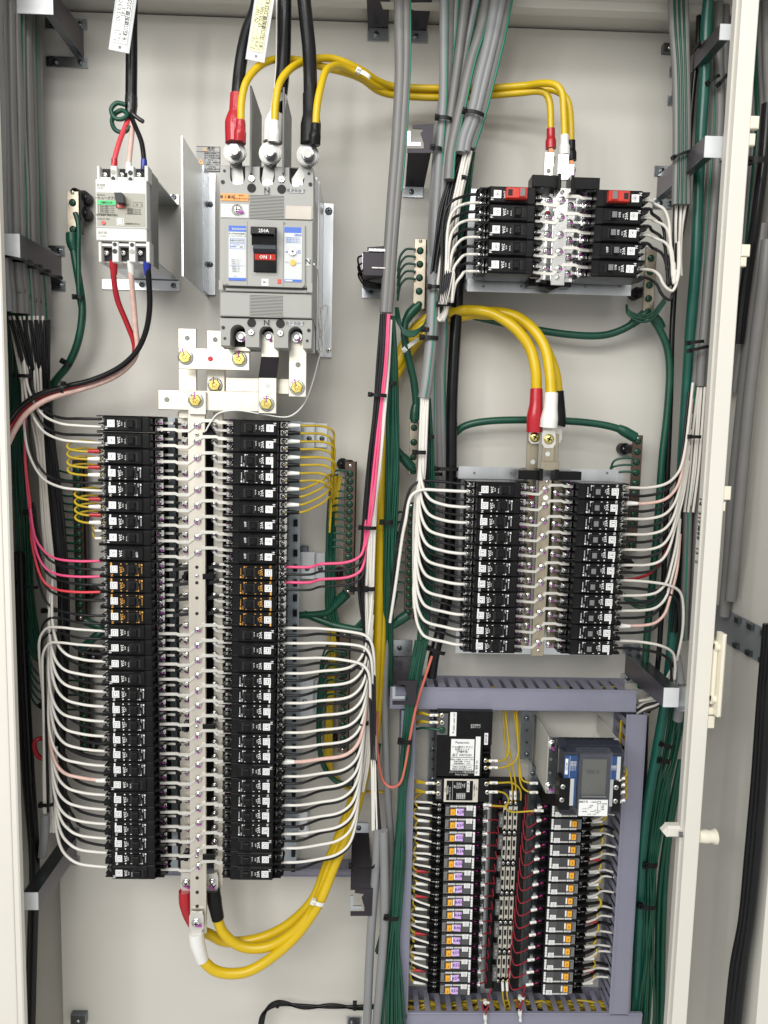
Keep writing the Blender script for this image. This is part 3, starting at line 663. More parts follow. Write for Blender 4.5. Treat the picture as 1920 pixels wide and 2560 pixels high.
pl(b, [(285, 481), (304, 481), (309, 506), (290, 506)], .196, .014, black); boxpx(b, 292, 506, 309, 519, .184, .003, redp); txt(b, 'ON', 300, 513, .1845, 5.5, whitel); wb(b, 'handle', t)
t = T('shelf_bracket', 420, 509, 0, 'beige two shelf steel bracket carrying the small three pole breaker', 'bracket')
xa, xb_, za, zb2 = P(255, 451, .123).x, P(394, 451, .123).x, P(394, 451, .123).z, P(394, 658, .123).z
b = MB()
for z in (za, zb2): b.box(xa, xb_, -.1235, 0, z-.001, z+.001, galv)
b.box(xa, xb_, -.1235, -.122, zb2+.001, za-.001, galv); wb(b, 'shelves', t)
b = MB(); boxpx(b, 260, 484, 446, 509, .003, .0025, galv); wb(b, 'wall_flange', t); b = MB(); boxpx(b, 255, 700, 449, 725, .003, .0025, galv); wb(b, 'wall_flange', t)
for x, y in ((435, 493), (355, 712), (434, 714)): scr('screw', SC_Z, t, x, y, .003)
# ------------------------------------------------------------------ cable arms: channel standing out from the plate
def cable_arm(px0, py0, px1, py1, d, label, inner, top, lug=0):
    t = T('cable_bracket', (px0+px1)/2, py1, 0, label, 'cable support', 'channel arms carrying the cables')
    X0, X1, Z0, Z1 = rectpx(px0, py0, px1, py1, d)
    b = MB(); k = .0016; tp = .012
    xi = X1 if inner > 0 else X0
    b.box(X0, X1, -d, -d+k, Z0, Z1, capm)
    ws = .013 if not top else X1-X0; w0, w1 = (X1-ws, X1) if inner > 0 else (X0, X0+ws)
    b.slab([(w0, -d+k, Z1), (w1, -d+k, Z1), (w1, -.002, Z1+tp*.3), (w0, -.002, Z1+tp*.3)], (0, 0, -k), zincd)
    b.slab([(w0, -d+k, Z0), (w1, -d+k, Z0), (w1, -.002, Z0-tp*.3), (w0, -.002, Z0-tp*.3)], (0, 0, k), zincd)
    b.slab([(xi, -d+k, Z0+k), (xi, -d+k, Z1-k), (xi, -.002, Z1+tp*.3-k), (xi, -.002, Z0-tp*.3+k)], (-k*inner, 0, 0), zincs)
    wb(b, 'channel', t)
    for z, s in ((Z1+tp*.3, 1), (Z0-tp*.3, -1)):
        b = MB(); w = X1-X0; xa_, xb2 = (X0-.0, X1+.006) if inner > 0 else (X0-.006, X1)
        b.box(xa_, xb2, -.003, -.0005, z, z+s*.016, zinc); wb(b, 'wall_foot', t)
    for z, s in ((Z1+tp*.3, 1), (Z0-tp*.3, -1)):
        for x in (X0+.25*(X1-X0), X1-.08*(X1-X0)): put('screw', SC_Z, t, Vector((x, -.003, z+s*.008))-t.location)
    if lug:
        b = MB(); x = X0 if lug < 0 else X1
        b.box(x, x+lug*.030, -d+.004, -d+.006, Z0-.004, Z1+.004, zinc); b.box(x, x+lug*.030, -d-.004, -d+.006, Z1+.003, Z1+.005, zinc); b.box(x, x+lug*.030, -d-.004, -d+.006, Z0-.005, Z0-.003, zinc); wb(b, 'hinge_lug', t)
    return t
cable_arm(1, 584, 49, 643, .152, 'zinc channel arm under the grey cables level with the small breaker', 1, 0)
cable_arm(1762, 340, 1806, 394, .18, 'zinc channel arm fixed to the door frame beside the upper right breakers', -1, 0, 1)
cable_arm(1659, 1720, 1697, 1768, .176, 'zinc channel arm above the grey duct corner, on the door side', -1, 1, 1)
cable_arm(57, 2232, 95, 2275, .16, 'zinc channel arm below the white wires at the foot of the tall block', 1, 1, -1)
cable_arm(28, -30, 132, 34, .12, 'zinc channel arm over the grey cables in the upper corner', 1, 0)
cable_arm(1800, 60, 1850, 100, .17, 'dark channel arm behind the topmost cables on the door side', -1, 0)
# ------------------------------------------------------------------ notched hooks that carry the centre cables
def hook(foot, neck, head, dh, label, notch_right=True, m1=zinc):
    """foot (x0,y0,x1,y1) on the plate, neck: 4 px corners (two at the foot, two at depth dh), head rect with two slots at depth dh"""
    t = T('cable_hook', (foot[0]+foot[2])/2, foot[3], 0, label, 'cable hook', 'notched steel hooks carrying the centre cables')
    b = MB(); boxpx(b, *foot, .003, .002, zinc); wb(b, 'wall_foot', t)
    scr('screw', SC_Z, t, (foot[0]+foot[2])/2-4, (foot[1]+foot[3])/2, .003)
    b = MB(); q = [P(*neck[0], .002), P(*neck[1], .002), P(*neck[2], dh), P(*neck[3], dh)]; b.slab(q, (.0, .0016, .0), chrk); wb(b, 'neck', t)
    x0, y0, x1, y1 = head; h = y1-y0; w = x1-x0
    c = [(x0, y0), (x1, y0-h*.1), (x1+w*.05, y1), (x0+w*.1, y1), (x0+w*.1, y1-h*.25), (x0+w*.6, y1-h*.2), (x0+w*.65, y1-h*.38), (x0, y1-h*.42), (x0, y0+h*.3), (x0+w*.5, y0+h*.28), (x0+w*.5, y0+h*.12), (x0, y0+h*.12)]
    b = MB(); pl(b, [(x0, y0+h*.22), (x0+w*.12, y0+h*.22), (x0+w*.12, y0+h*.62), (x0+w*.5, y0+h*.62), (x0+w*.5, y0+h*.74), (x0, y0+h*.74)], dh+.004, .002, zinc)
    pl(b, [(x0+w*.2, y0), (x1, y0-h*.05), (x1-w*.05, y1), (x0, y1), (x0, y1-h*.16), (x0+w*.62, y1-h*.16), (x0+w*.62, y1-h*.34), (x0+w*.5, y0+h*.3), (x0+w*.62, y0+h*.16), (x0+w*.2, y0+h*.12)], dh, .002, chrk); wb(b, 'notched_head', t)
    return t
hook((1008, 467, 1057, 493), [(1013, 467), (1060, 467), (1080, 372), (1020, 372)], (1018, 312, 1085, 382), .10, 'notched zinc hook leaning out beside the upper grey cables')
hook((919, 70, 971, 102), [(920, 70), (970, 70), (976, -20), (916, -20)], (916, -90, 980, -20), .10, 'zinc hook foot with black cable ties at the picture top')
hook((1020, 76, 1068, 106), [(1021, 76), (1066, 76), (1084, -20), (1026, -20)], (1026, -90, 1090, -20), .10, 'plain zinc hook foot between two grey cables at the picture top')
t = hook((905, 720, 958, 745), [(908, 720), (957, 720), (963, 690), (905, 690)], (906, 618, 968, 690), .11, 'dark box hook tied to the grey sheath beside the main breaker')
b = MB(); boxpx(b, 907, 630, 962, 690, .117, .09, chrk, .001); boxpx(b, 922, 622, 968, 628, .118, .02, silver); boxpx(b, 930, 668, 968, 671, .119, .004, silver); wb(b, 'hook_box', t)
t = hook((976, 1600, 1030, 1640), [(976, 1640), (1030, 1640), (1038, 1712), (982, 1712)], (981, 1704, 1042, 1762), .10, 'zinc hook over the corner of the grey duct')
t = hook((880, 2058, 922, 2082), [(880, 2082), (922, 2082), (932, 2225), (876, 2225)], (876, 2225, 932, 2290), .09, 'brownish zinc hook beside the thick yellow cables near the foot')
hook((866, 2543, 902, 2575), [(868, 2570), (900, 2570), (910, 2640), (870, 2640)], (868, 2640, 910, 2690), .09, 'zinc hook foot at the very bottom edge')
for x0, y0, x1, y1, lab_ in ((826, 0, 844, 14, 'tiny zinc clip at the picture top between main cables and grey sheath'), (1600, 0, 1622, 47, 'zinc clip hanging from the ceiling above the upper breakers'), (1664, 32, 1690, 54, 'zinc clip beside the green striped cable at the top'), (1660, 106, 1688, 128, 'lower zinc clip beside the green striped cable'), (176, 2538, 214, 2562, 'zinc clip at the bottom edge near the tall black cable'), (740, 1366, 770, 1400, 'zinc clip near the orange printed breakers')):
    t = T('clip', x0, y1, .02, lab_, 'clip', 'small zinc clips'); b = MB(); boxpx(b, x0, y0, x1, y1, .012, .012, zincd, .001); wb(b, 'clip_body', t); scr('screw', SC_S, t, (x0+x1)/2, y1-9, .0125)
# ------------------------------------------------------------------ zinc brackets that carry the tall block
for x0, y0, x1, y1, xs, lab_ in ((748, 1058, 818, 1118, (773, 805), 'zinc wall bracket behind the topmost yellow wires'), (748, 1382, 812, 1445, (768, 801), 'zinc wall bracket level with the orange printed breakers'), (745, 1700, 792, 1792, (762,), 'zinc wall bracket behind the white wires in the middle of the block'), (730, 2032, 772, 2090, (755,), 'lower zinc wall bracket behind the white wires')):
    t = T('wall_bracket', x0, y1, 0, lab_, 'bracket', 'zinc brackets carrying the tall block'); b = MB(); boxpx(b, x0, y0, x1, y1, .004, .0035, galv); boxpx(b, x0, y0-2, x0+38, y1+2, .02, .003, galv); wb(b, 'bracket_plate', t)
    for x in xs: scr('screw', SC_Z, t, x, (y0+y1)/2+8, .0205 if x < x0+38 else .0045)
# ------------------------------------------------------------------ earth bars with green screws
def earth_bar(p0, p1, wpx, n, d, label, first=0, m=None, skip=(), feet=(), step=None, ends=True, sides=1):
    t = T('earth_bar', p1[0], p1[1], d, label, 'earth bar', 'earth terminal bars with green screws')
    b = MB(); a, c = P(*p0, d), P(*p1, d); X = (a.x+c.x)/2; W = wpx*.00068/2
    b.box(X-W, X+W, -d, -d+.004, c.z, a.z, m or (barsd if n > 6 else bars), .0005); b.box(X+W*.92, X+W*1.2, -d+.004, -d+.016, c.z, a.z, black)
    wb(b, 'bar', t)
    q0, q1 = a.lerp(c, .09 if first == 0 else first), a.lerp(c, .94)
    for k in range(n):
        if k in skip: continue
        v = q0.lerp(q1, k/max(1, n-1)); v.x = X; put('green_screw', SC_G, t, v-t.location+Vector((0, -.0002, 0)), (0, random.uniform(0, 1.5), 0))
    for f in (.03, .975): v = a.lerp(c, f); v.x = X; v.y = -d-.0002; put('screw', SC_S, t, v-t.location)
    for (fx, fy) in feet:
        b = MB(); c0 = P(fx, fy, .02); e = Vector((X, -d+.006, c0.z)); b.tube([(c0.x, -.004, c0.z), (c0.x, -.022, c0.z)], .010, blackm, 12); b.tube([(c0.x, -.012, c0.z), e], .0085, blackm, 8); wb(b, 'standoff', t); scr('screw', SC_Z, t, fx, fy, .0225)
    return t
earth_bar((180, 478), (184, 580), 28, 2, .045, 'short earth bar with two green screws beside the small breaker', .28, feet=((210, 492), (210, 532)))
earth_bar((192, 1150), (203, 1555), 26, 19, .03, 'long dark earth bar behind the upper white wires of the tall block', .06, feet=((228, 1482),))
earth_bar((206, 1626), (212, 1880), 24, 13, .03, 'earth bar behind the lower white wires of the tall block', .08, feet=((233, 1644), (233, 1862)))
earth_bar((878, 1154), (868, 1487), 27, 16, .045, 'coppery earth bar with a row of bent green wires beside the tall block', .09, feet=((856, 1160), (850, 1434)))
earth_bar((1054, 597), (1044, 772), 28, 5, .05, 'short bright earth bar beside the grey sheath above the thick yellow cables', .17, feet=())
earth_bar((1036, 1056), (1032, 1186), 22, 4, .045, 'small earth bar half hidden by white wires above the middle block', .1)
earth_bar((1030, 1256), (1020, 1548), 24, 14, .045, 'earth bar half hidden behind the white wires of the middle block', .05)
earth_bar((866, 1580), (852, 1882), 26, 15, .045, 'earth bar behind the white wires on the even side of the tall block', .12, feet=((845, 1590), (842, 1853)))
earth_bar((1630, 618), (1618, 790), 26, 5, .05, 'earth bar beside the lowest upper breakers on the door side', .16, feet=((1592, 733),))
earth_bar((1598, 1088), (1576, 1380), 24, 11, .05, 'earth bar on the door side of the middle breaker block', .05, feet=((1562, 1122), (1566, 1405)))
# ------------------------------------------------------------------ trays and bars of the two right blocks
def tray(x0, y0, x1, y1, d, label, lip_y, lip_h):
    t = T('mounting_tray', (x0+x1)/2, y1, 0, label, 'mounting tray', 'metal trays under the breaker blocks')
    b = MB(); boxpx(b, x0, y0, x1, y1, d, .002, galv); wb(b, 'tray_plate', t)
    b = MB(); X0, X1, Z0, Z1 = rectpx(x0, lip_y, x1, lip_y+lip_h, d+.028); b.box(X0, X1, -d-.028, -d-.0265, Z0, Z1, galv); wb(b, 'tray_lip', t)
    b = MB(); za = P((x0+x1)/2, lip_y+lip_h/2, d+.028).z; s = 1 if lip_y > (y0+y1)/2 else -1; b.box(X0, X1, -d-.0262, -.002, (Z1 if s > 0 else Z0)-.0008, (Z1 if s > 0 else Z0)+.0008, galv); wb(b, 'tray_wall', t)
    b = MB(); [disc(b, x0+(x1-x0)*f, lip_y+lip_h*.42, 3.2, d+.0285, inkg, .0003) for f in (.1, .33, .72, .93)]; wb(b, 'rivets', t)
    return t
tray(1168, 478, 1578, 730, .065, 'bright metal tray under the upper right breaker block', 702, 32)
tray(1146, 1176, 1546, 1636, .05, 'bright metal tray behind the middle right breaker block', 1170, 30)
def small_bus(top, bot, rows_l, rows_r, wpx, d, label, m, col_x, cap, lug):
    n = len(rows_l); pz = (rows_l[0].z-rows_l[-1].z)/(n-1)
    t = T('busbar', *bot, d, label, 'busbar', 'busbars of the right breaker blocks')
    a, c = P(*top, d), P(*bot, d); X = (a.x+c.x)/2; W = wpx*.00033
    b = MB(); b.box(X-W, X+W, -d, -d+.005, c.z, a.z, m, .0005); wb(b, 'bar', t); return t, X, pz
# upper right block
dT = DT-.022
t, X, pz = small_bus((1410, 470), (1389, 712), ROWTL, ROWTR, 32, dT, 'front silver busbar with a white dot in the upper right block', silver, 0, 0, 0)
b = MB(); disc(b, 1405, 526, 7, dT+.0004, whitel, .0002); wb(b, 'white_dot', t)
ltl = [(1340, 508), (1356, 511), (1390, 514), (1400, 504), (1408, 500)]; rtl = [(1408, 499), (1417, 490), (1447, 491), (1455, 495), (1480, 497)]
for i in range(5):
    for pts in (ltl, rtl): b = MB(); ribbon(b, pts, dT+.0026, 3.4, .002, tinm, i*pz); wb(b, 'link', t)
    c = P(1408, 500, dT+.0026); c.z -= i*pz; put('screw', SC_B, t, Vector((X, c.y, c.z))-t.location)
scr('screw', SC_S, t, 1406, 480, dT+.001); scr('screw', SC_S, t, 1394, 695, dT+.001)
for px, lab_, xx in (((1366, 470), 'rear silver busbar with a red dot in the upper right block', 1362), ((1432, 478), 'rear silver busbar nearer the door in the upper right block', 1428)):
    t, X2, pz2 = small_bus(px, (px[0]-18, 705), ROWTL, ROWTR, 24, dT-.022, lab_, silver, 0, 0, 0)
    if px[0] < 1400: b = MB(); disc(b, 1369, 534, 7, dT-.0215, trdot, .0003); wb(b, 'red_dot', t)
    for i in range(5):
        b = MB(); q = [(1340, 494), (1352, 497), (1372, 500)] if px[0] < 1400 else [(1426, 512), (1440, 513), (1478, 514)]; ribbon(b, q, dT-.008, 3, .002, silver, i*pz); wb(b, 'link', t)
        c = P(q[0][0] if px[0] > 1400 else q[-1][0], q[-1][1], dT-.007); c.z -= i*pz; put('screw', SC_B, t, c-t.location)
t = T('bus_cover', 1415, 470, dT, 'black plastic cover over the bar tops of the upper right block', 'cover')
b = MB(); boxpx(b, 1331, 437, 1404, 468, dT+.004, .03, black, .001); boxpx(b, 1430, 443, 1500, 474, dT+.004, .03, black, .001); boxpx(b, 1395, 433, 1403, 475, dT+.016, .03, black, .001); boxpx(b, 1428, 437, 1436, 478, dT+.016, .03, black, .001); wb(b, 'cover_body', t)
t = T('bus_support', 1388, 718, dT-.02, 'black bar support under the upper right block', 'support'); b = MB(); boxpx(b, 1322, 700, 1428, 716, dT-.024, .03, black, .001); pl(b, [(1350, 716), (1405, 716), (1378, 726)], dT-.02, .02, black); boxpx(b, 1352, 700, 1366, 708, dT-.01, .01, black); wb(b, 'support_body', t)
# middle right block
dM = DM-.022
t, X, pz = small_bus((1367, 1200), (1340, 1640), ROWML, ROWMR, 31, dM, 'front brass toned busbar with a white dot in the middle right block', brass, 0, 0, 0)
MATS['tin_plate']
b = MB(); disc(b, 1364, 1244, 6.5, dM+.0004, whitel, .0002); wb(b, 'white_dot', t)
lm = [(1302, 1232), (1318, 1233), (1330, 1235), (1347, 1236), (1358, 1227), (1367, 1223.5)]; rm = [(1366, 1224), (1377, 1213), (1405, 1213), (1412, 1216), (1432, 1217)]
for i in range(11):
    for pts in (lm, rm): b = MB(); ribbon(b, [(x, y) for x, y in pts], dM+.0026, 3.2, .002, tinm, i*pz); wb(b, 'link', t)
    c = P(1367, 1223.5, dM+.0026); put('screw', SC_B, t, Vector((X, c.y, c.z-i*pz))-t.location, (0, random.uniform(0, 1.5), 0))
scr('screw', SC_S, t, 1368, 1205, dM+.001); scr('screw', SC_S, t, 1346, 1627, dM+.001)
for px0, lab_, k in ((1331, 'rear brass toned busbar with a red dot in the middle right block', 0), (1398, 'rear brass toned busbar nearer the door in the middle right block', 1)):
    t, X2, pz2 = small_bus((px0, 1198), (px0-22, 1620), ROWML, ROWMR, 22, dM-.025, lab_, brass, 0, 0, 0)
    if not k: b = MB(); disc(b, 1328, 1241, 7, dM-.0245, trdot, .0003); wb(b, 'red_dot', t)
    for i in range(11):
        b = MB(); q = [(1302, 1217), (1314, 1217), (1332, 1221)] if not k else [(1390, 1232), (1402, 1236), (1424, 1240)]; ribbon(b, q, dM-.012, 3, .002, tinm if k == 0 else silver, i*pz); wb(b, 'link', t)
        c = P(q[-1][0] if not k else q[0][0], q[-1][1] if not k else q[0][1], dM-.0095); c.z -= i*pz; put('screw', SC_B, t, c-t.location)
t = T('bus_cover', 1373, 1198, dM, 'black plastic cover over the bar tops of the middle right block', 'cover')
b = MB(); boxpx(b, 1296, 1176, 1354, 1199, dM+.006, .03, black, .001); boxpx(b, 1396, 1179, 1454, 1200, dM+.006, .03, black, .001); boxpx(b, 1348, 1172, 1358, 1202, dM+.014, .03, black, .001); boxpx(b, 1388, 1174, 1398, 1202, dM+.014, .03, black, .001); wb(b, 'cover_body', t)
def tabs(t, items):
    for (x0, y0, x1, y1, d, m) in items: b = MB(); boxpx(b, x0, y0, x1, y1, d, .004, m, .0006); wb(b, 'bar', t)
t = T('feed_bars', 1390, 1185, dM, 'pair of stepped bars rising from the middle block to the yellow cables', 'busbar'); tabs(t, [(1317, 1080, 1346, 1186, dM-.02, brass), (1356, 1085, 1386, 1160, dM+.002, brass), (1384, 1085, 1396, 1160, dM-.02, brass), (1352, 1154, 1398, 1176, dM+.008, brass)])
for x, y, d_ in ((1332, 1155, dM-.0195), (1369, 1135, dM+.0025)): b = MB(); disc(b, x, y, 6, d_, MATS['pale_label'], .0003); wb(b, 'bar_hole', t)
t = T('feed_bars', 1400, 440, dT, 'three bright bars rising from the upper right block to yellow cables', 'busbar'); tabs(t, [(1361, 380, 1385, 440, dT-.02, silver), (1397, 385, 1422, 450, dT+.004, silver), (1420, 410, 1436, 450, dT-.022, silver)])
b = MB(); disc(b, 1372, 427, 5.5, dT-.0195, MATS['hole'], .0003); wb(b, 'bar_hole', t)
# feet of the block frames
# ------------------------------------------------------------------ wiring ducts
DD = .066
def duct_front(name_label, rect, d=DD, lipside=None):
    t = T('wiring_duct', rect[0], rect[3], 0, name_label, 'wiring duct', 'grey plastic wiring ducts'); b = MB(); X0, X1, Z0, Z1 = rectpx(*rect, d)
    b.box(X0, X1, -d, -d+.0025, Z0, Z1, duct, .001)
    if X1-X0 > Z1-Z0:
        for z in (Z0+.003, Z1-.003): b.box(X0, X1, -d-.0008, -d+.001, z-.0008, z+.0008, duct)
    else:
        for x in (X0+.0045, X1-.003): b.box(x-.0006, x+.0006, -d-.0008, -d+.001, Z0, Z1, duct)
    wb(b, 'lid', t); return t, X0, X1, Z0, Z1
def fins(t, axis, a0, a1, c, step, wid, d0, d1, thick=.0015):
    """slotted wall: horizontal (axis x) or upright (axis z) at constant c; each finger a part"""
    n = int((a1-a0)/step); b = MB()
    if axis == 'x': b.box(-wid/2, wid/2, -d1, -d0, -thick/2, thick/2, duct)
    else: b.box(-thick/2, thick/2, -d1, -d0, -wid/2, wid/2, duct)
    me = b.mesh('finger')
    for k in range(n+1):
        v = Vector((a0+k*step, 0, c)) if axis == 'x' else Vector((c, 0, a0+k*step)); put('duct_finger', me, t, v-t.location)
t, X0, X1, Z0, Z1 = duct_front('level grey duct across the top of the relay bay', (975, 1722, 1592, 1777))
fins(t, 'x', X0+.012, X1-.02, Z1-.002, .0195, .0125, .002, DD-.0045)
b = MB(); b.box(X0, X1, -DD+.0025, -DD+.007, Z1-.003, Z1-.001, duct); b.box(X0, X1, -.004, -.001, Z0, Z1, duct); b.box(X0+.002, X1, -DD+.003, -.004, Z0, Z0+.002, duct); wb(b, 'duct_body', t)
t, X0, X1, Z0, Z1 = duct_front('upright grey duct with green wires on its face beside the relays', (994, 1777, 1030, 2548))
b = MB(); b.box(X0, X1, -.004, -.001, Z0, Z1, duct); wb(b, 'duct_body', t); fins(t, 'z', Z0+.01, Z1-.01, X0+.002, .0195, .0125, .004, DD-.003)
fins(t, 'z', Z0+.01, Z1-.01, X1-.002, .0195, .0125, .004, DD-.003)
t, X0, X1, Z0, Z1 = duct_front('upright grey duct on the door side of the relay bay', (1545, 1787, 1596, 2541))
b = MB(); b.box(X0, X1, -.004, -.001, Z0, Z1, duct); b.box(X1-.002, X1, -DD+.003, -.004, Z0, Z1, duct); wb(b, 'duct_body', t); fins(t, 'z', Z0+.002, Z1-.004, X0+.002, .0195, .0105, .004, DD-.003)
t, X0, X1, Z0, Z1 = duct_front('level grey duct along the bottom of the relay bay', (1000, 2534, 1604, 2620))
fins(t, 'x', X0+.03, X1-.02, Z1-.001, .0195, .0092, .008, DD-.006); b = MB(); b.box(X0, X1, -.004, -.001, Z0, Z1, duct); b.box(X0, X1, -DD+.0025, -DD+.0062, Z1-.002, Z1, duct); wb(b, 'duct_body', t)
t, X0, X1, Z0, Z1 = duct_front('low grey duct running behind the foot of the tall block', (300, 2173, 975, 2192), .035)
b = MB(); b.box(X0, X1, -.032, -.001, Z0, Z1, duct); wb(b, 'duct_body', t)
# ------------------------------------------------------------------ relay rails
for x0, y0, x1, y1, d, lab_, nn in ((1211, 1985, 1236, 2482, .03, 'beige steel rail beside the odd relays', 0), (1318, 1915, 1346, 2480, .03, 'grey perforated rail between fuse strips and the door side relays', 12), (1302, 1778, 1332, 1898, .03, 'perforated grey steel strip beside the meter box', 4), (1072, 1780, 1092, 2010, .025, 'grey toothed rail beside the black transmission unit', 9)):
    t = T('relay_rail', x0, y1, d, lab_, 'rail', 'steel rails of the relay bay'); b = MB(); X0, X1, Z0, Z1 = rectpx(x0, y0, x1, y1, d); b.box(X0, X1, -d, -d+.002, Z0, Z1, zincd if nn else galv); b.box(X0, X0+.0015, -d+.002, 0, Z0, Z1, galv); wb(b, 'rail_body', t)
    for k in range(nn):
        y = y0+18+(y1-y0-30)*k/max(1, nn-1)
        if k % 3 == 0: scr('screw', SC_Z, t, (x0+x1)/2, y, d+.0005)
        else: b = MB(); disc(b, (x0+x1)/2, y, 3.5, d+.0003, inkk if nn != 12 else MATS['pale_label'], .0003); wb(b, 'rail_hole', t)
# ------------------------------------------------------------------ remote control relays
DR = .082
mp = (P(1200, 2027, DR).x-P(1100, 2027, DR).x)/100
RL = column2((1150, 2027), (1136, 2473), 15, DR); RR = column2((1419, 2028), (1395, 2473), 15, DR)
pr = (RL[0].z-RL[-1].z)/14; hz = pr/2-.0004
pen = mat('violet_pen', (.10, .03, .22), .5); magenta = mat('magenta_screw', (.35, .02, .22), .3, .4)
SC_M = cross_screw(magenta, .0034, .002)
b = MB(); b.box(-38*mp, 42*mp, 0, .05, -hz, hz, black, .0012); b.box(-68*mp, -38*mp, .016, .05, -hz, hz, black, .001); b.box(42*mp, 62*mp, .014, .05, -hz, hz, black, .001)
for s, x0, x1 in ((-1, -68, -38), (1, 42, 62)):
    b.box(x0*mp, x1*mp, .004, .016, hz-.0012, hz-.0002, black); b.box(x0*mp, x1*mp, .004, .016, -hz+.0002, -hz+.0012, black); b.box(x0*mp, x1*mp, .008, .018, -.0006, .0006, black)
RH = b.mesh('relay')
faceg = mat('relay_face', (.05, .05, .052), .4); silk = mat('relay_silk', (.55, .55, .53), .5)
b = MB(); y = -.0006
b.box(-36*mp, 39*mp, y, 0, -.0095, .0095, faceg); b.box(-24*mp, -7*mp, y-.0003, y, .0068, .0096, whitel); b.text('270203A', .0024, inkk, -15.5*mp, .0082, y-.0005)
b.box(-5*mp, 33*mp, y-.0003, y, .0070, .0096, silk); b.box(16*mp, 31*mp, y-.0005, y, .0012, .0098, whitel); b.box(34*mp, 39*mp, y-.0004, y, -.0096, .0092, whitel)
for z in (-.006, -.001, .004): b.box(34.5*mp, 38.5*mp, y-.0006, y, z-.0002, z+.0002, inkk)
b.box(-11*mp, -7*mp, y-.0003, y, -.0070, .0040, whitel); b.box(-34*mp, -28*mp, y-.0003, y, -.006, .006, inkg)
for k in range(5): b.box(14*mp, 31*mp, y-.0003, y, -.009+k*.0019, -.0085+k*.0019, inkg)
for z in (-.0079, .0066): b.box(-36*mp, -24*mp, y-.0003, y, z, z+.0003, silk)
b.box(-35.5*mp, -35*mp, y-.0003, y, -.008, .0066, silk)
RF = b.mesh('relay_print')
b = MB(); b.box(-24*mp, -12.5*mp, -.0035, -.0006, -.0068, .0034, amber, .0006); b.text('ON', .0032, inkk, -18*mp, -.0018, -.0037, -pi/2); RK = b.mesh('rocker')
LG = 'remote control relays marked with lilac stickers'; RG = 'remote control relays on the door side'
ordn = ['first', 'second', 'third', 'fourth', 'fifth', 'sixth', 'seventh', 'eighth', 'ninth', 'tenth', 'eleventh', 'twelfth', 'thirteenth', 'fourteenth', 'lowest']
def num_ring(s):
    b = MB(); n = 14
    for k in range(n):
        a, c = 2*pi*k/n, 2*pi*(k+1)/n; q, r = .0033, .0029
        b.add([(q*cos(a), 0, q*sin(a)), (q*cos(c), 0, q*sin(c)), (r*cos(c), 0, r*sin(c)), (r*cos(a), 0, r*sin(a))], [(0, 1, 2, 3)], inkg)
    b.text(s, .0032, inkk); return b.mesh('ring')
lnum = ['2', '2', '2', '2', '3', '4', '5', '6', '7', '10', '10', '11', '12', '12', '13']; rnum = ['2', '3', '5', '7', '6', '8', '8', '8', '9', '10', '11', '12', '12', '12', '13']
for side, R_ in ((0, RL), (1, RR)):
    for i, c in enumerate(R_):
        tagn = 'R%d' % (28+2*i)
        t = thing('relay', (c.x, -DR, c.z), ('black relay with orange rocker and lilac sticker %s' % tagn) if not side else ('%s relay from the top in the unmarked door side column' % ordn[i] if i < 14 else 'lowest relay in the unmarked door side column'), 'relay', RG if side else LG, (0, pi*side, 0))
        put('housing', RH, t); put('face_print', RF, t); put('rocker', RK, t)
        put('number_ring', num_ring(lnum[i] if not side else rnum[i]), t, (23.5*mp, -.0014, .0055), (0, pi*side, 0))
        for x, z, m in ((-49, .003, SC_T), (-49, -.005, SC_T), (50, -.001, SC_M)): put('terminal_screw', m, t, (x*mp, .0135, z))
        if not side:
            b = MB(); b.box(-8.5*mp, 8.5*mp, -.0004, 0, -.0062, .0062, lilac); b.text(tagn, .0078, pen, 0, 0, -.0006, .1); put('name_sticker', b.mesh('lilac'), t, (2*mp+random.uniform(-.0012, .0012), -.0014, -.0012+random.uniform(-.0008, .0008)), (0, random.uniform(-.12, .12), 0))
        for k in (0, 1):
            if k == 0: b = MB(); b.box(62*mp, 70*mp, .018, .021, -.003, .006, galv); wbm = b.mesh('tab'); put('rail_clip', wbm, t)
# ------------------------------------------------------------------ black transmission unit
t = T('transmission_unit', 1160, 1945, .08, 'black transmission unit with white maker label at the top of the relay bay', 'control unit')
b = MB(); X0, X1, Z0, Z1 = rectpx(1094, 1779, 1231, 1862, .08); b.box(X0, X1, -.08, -.03, Z0, Z1, black, .0012)
X0, X1, Z0, Z1 = rectpx(1092, 1841, 1226, 1942, .0815); b.box(X0, P(1206, 1890, .08).x, -.0815, -.03, Z0, Z1, black, .0012); boxpx(b, 1206, 1862, 1226, 1941, .066, .03, black, .001)
for y in (1865, 1880, 1893, 1910, 1930): boxpx(b, 1207, y, 1227, y+4, .074, .03, black, .0008)
boxpx(b, 1093, 1784, 1120, 1838, .0815, .01, mat('terminal_grey', (.11, .11, .11), .3), .0008); wb(b, 'housing', t)
L = [(1127, 1848, 1185, 1926, .082, whitel), (1128, 1893, 1183, 1894, .0824, inkk), (1128, 1912.5, 1182, 1913, .0824, inkk), (1125, 1781, 1141, 1840, .0815, whitel), (1188, 1842, 1200, 1939, .082, whitel), (1211, 1833, 1220, 1862, .0822, whitel)]
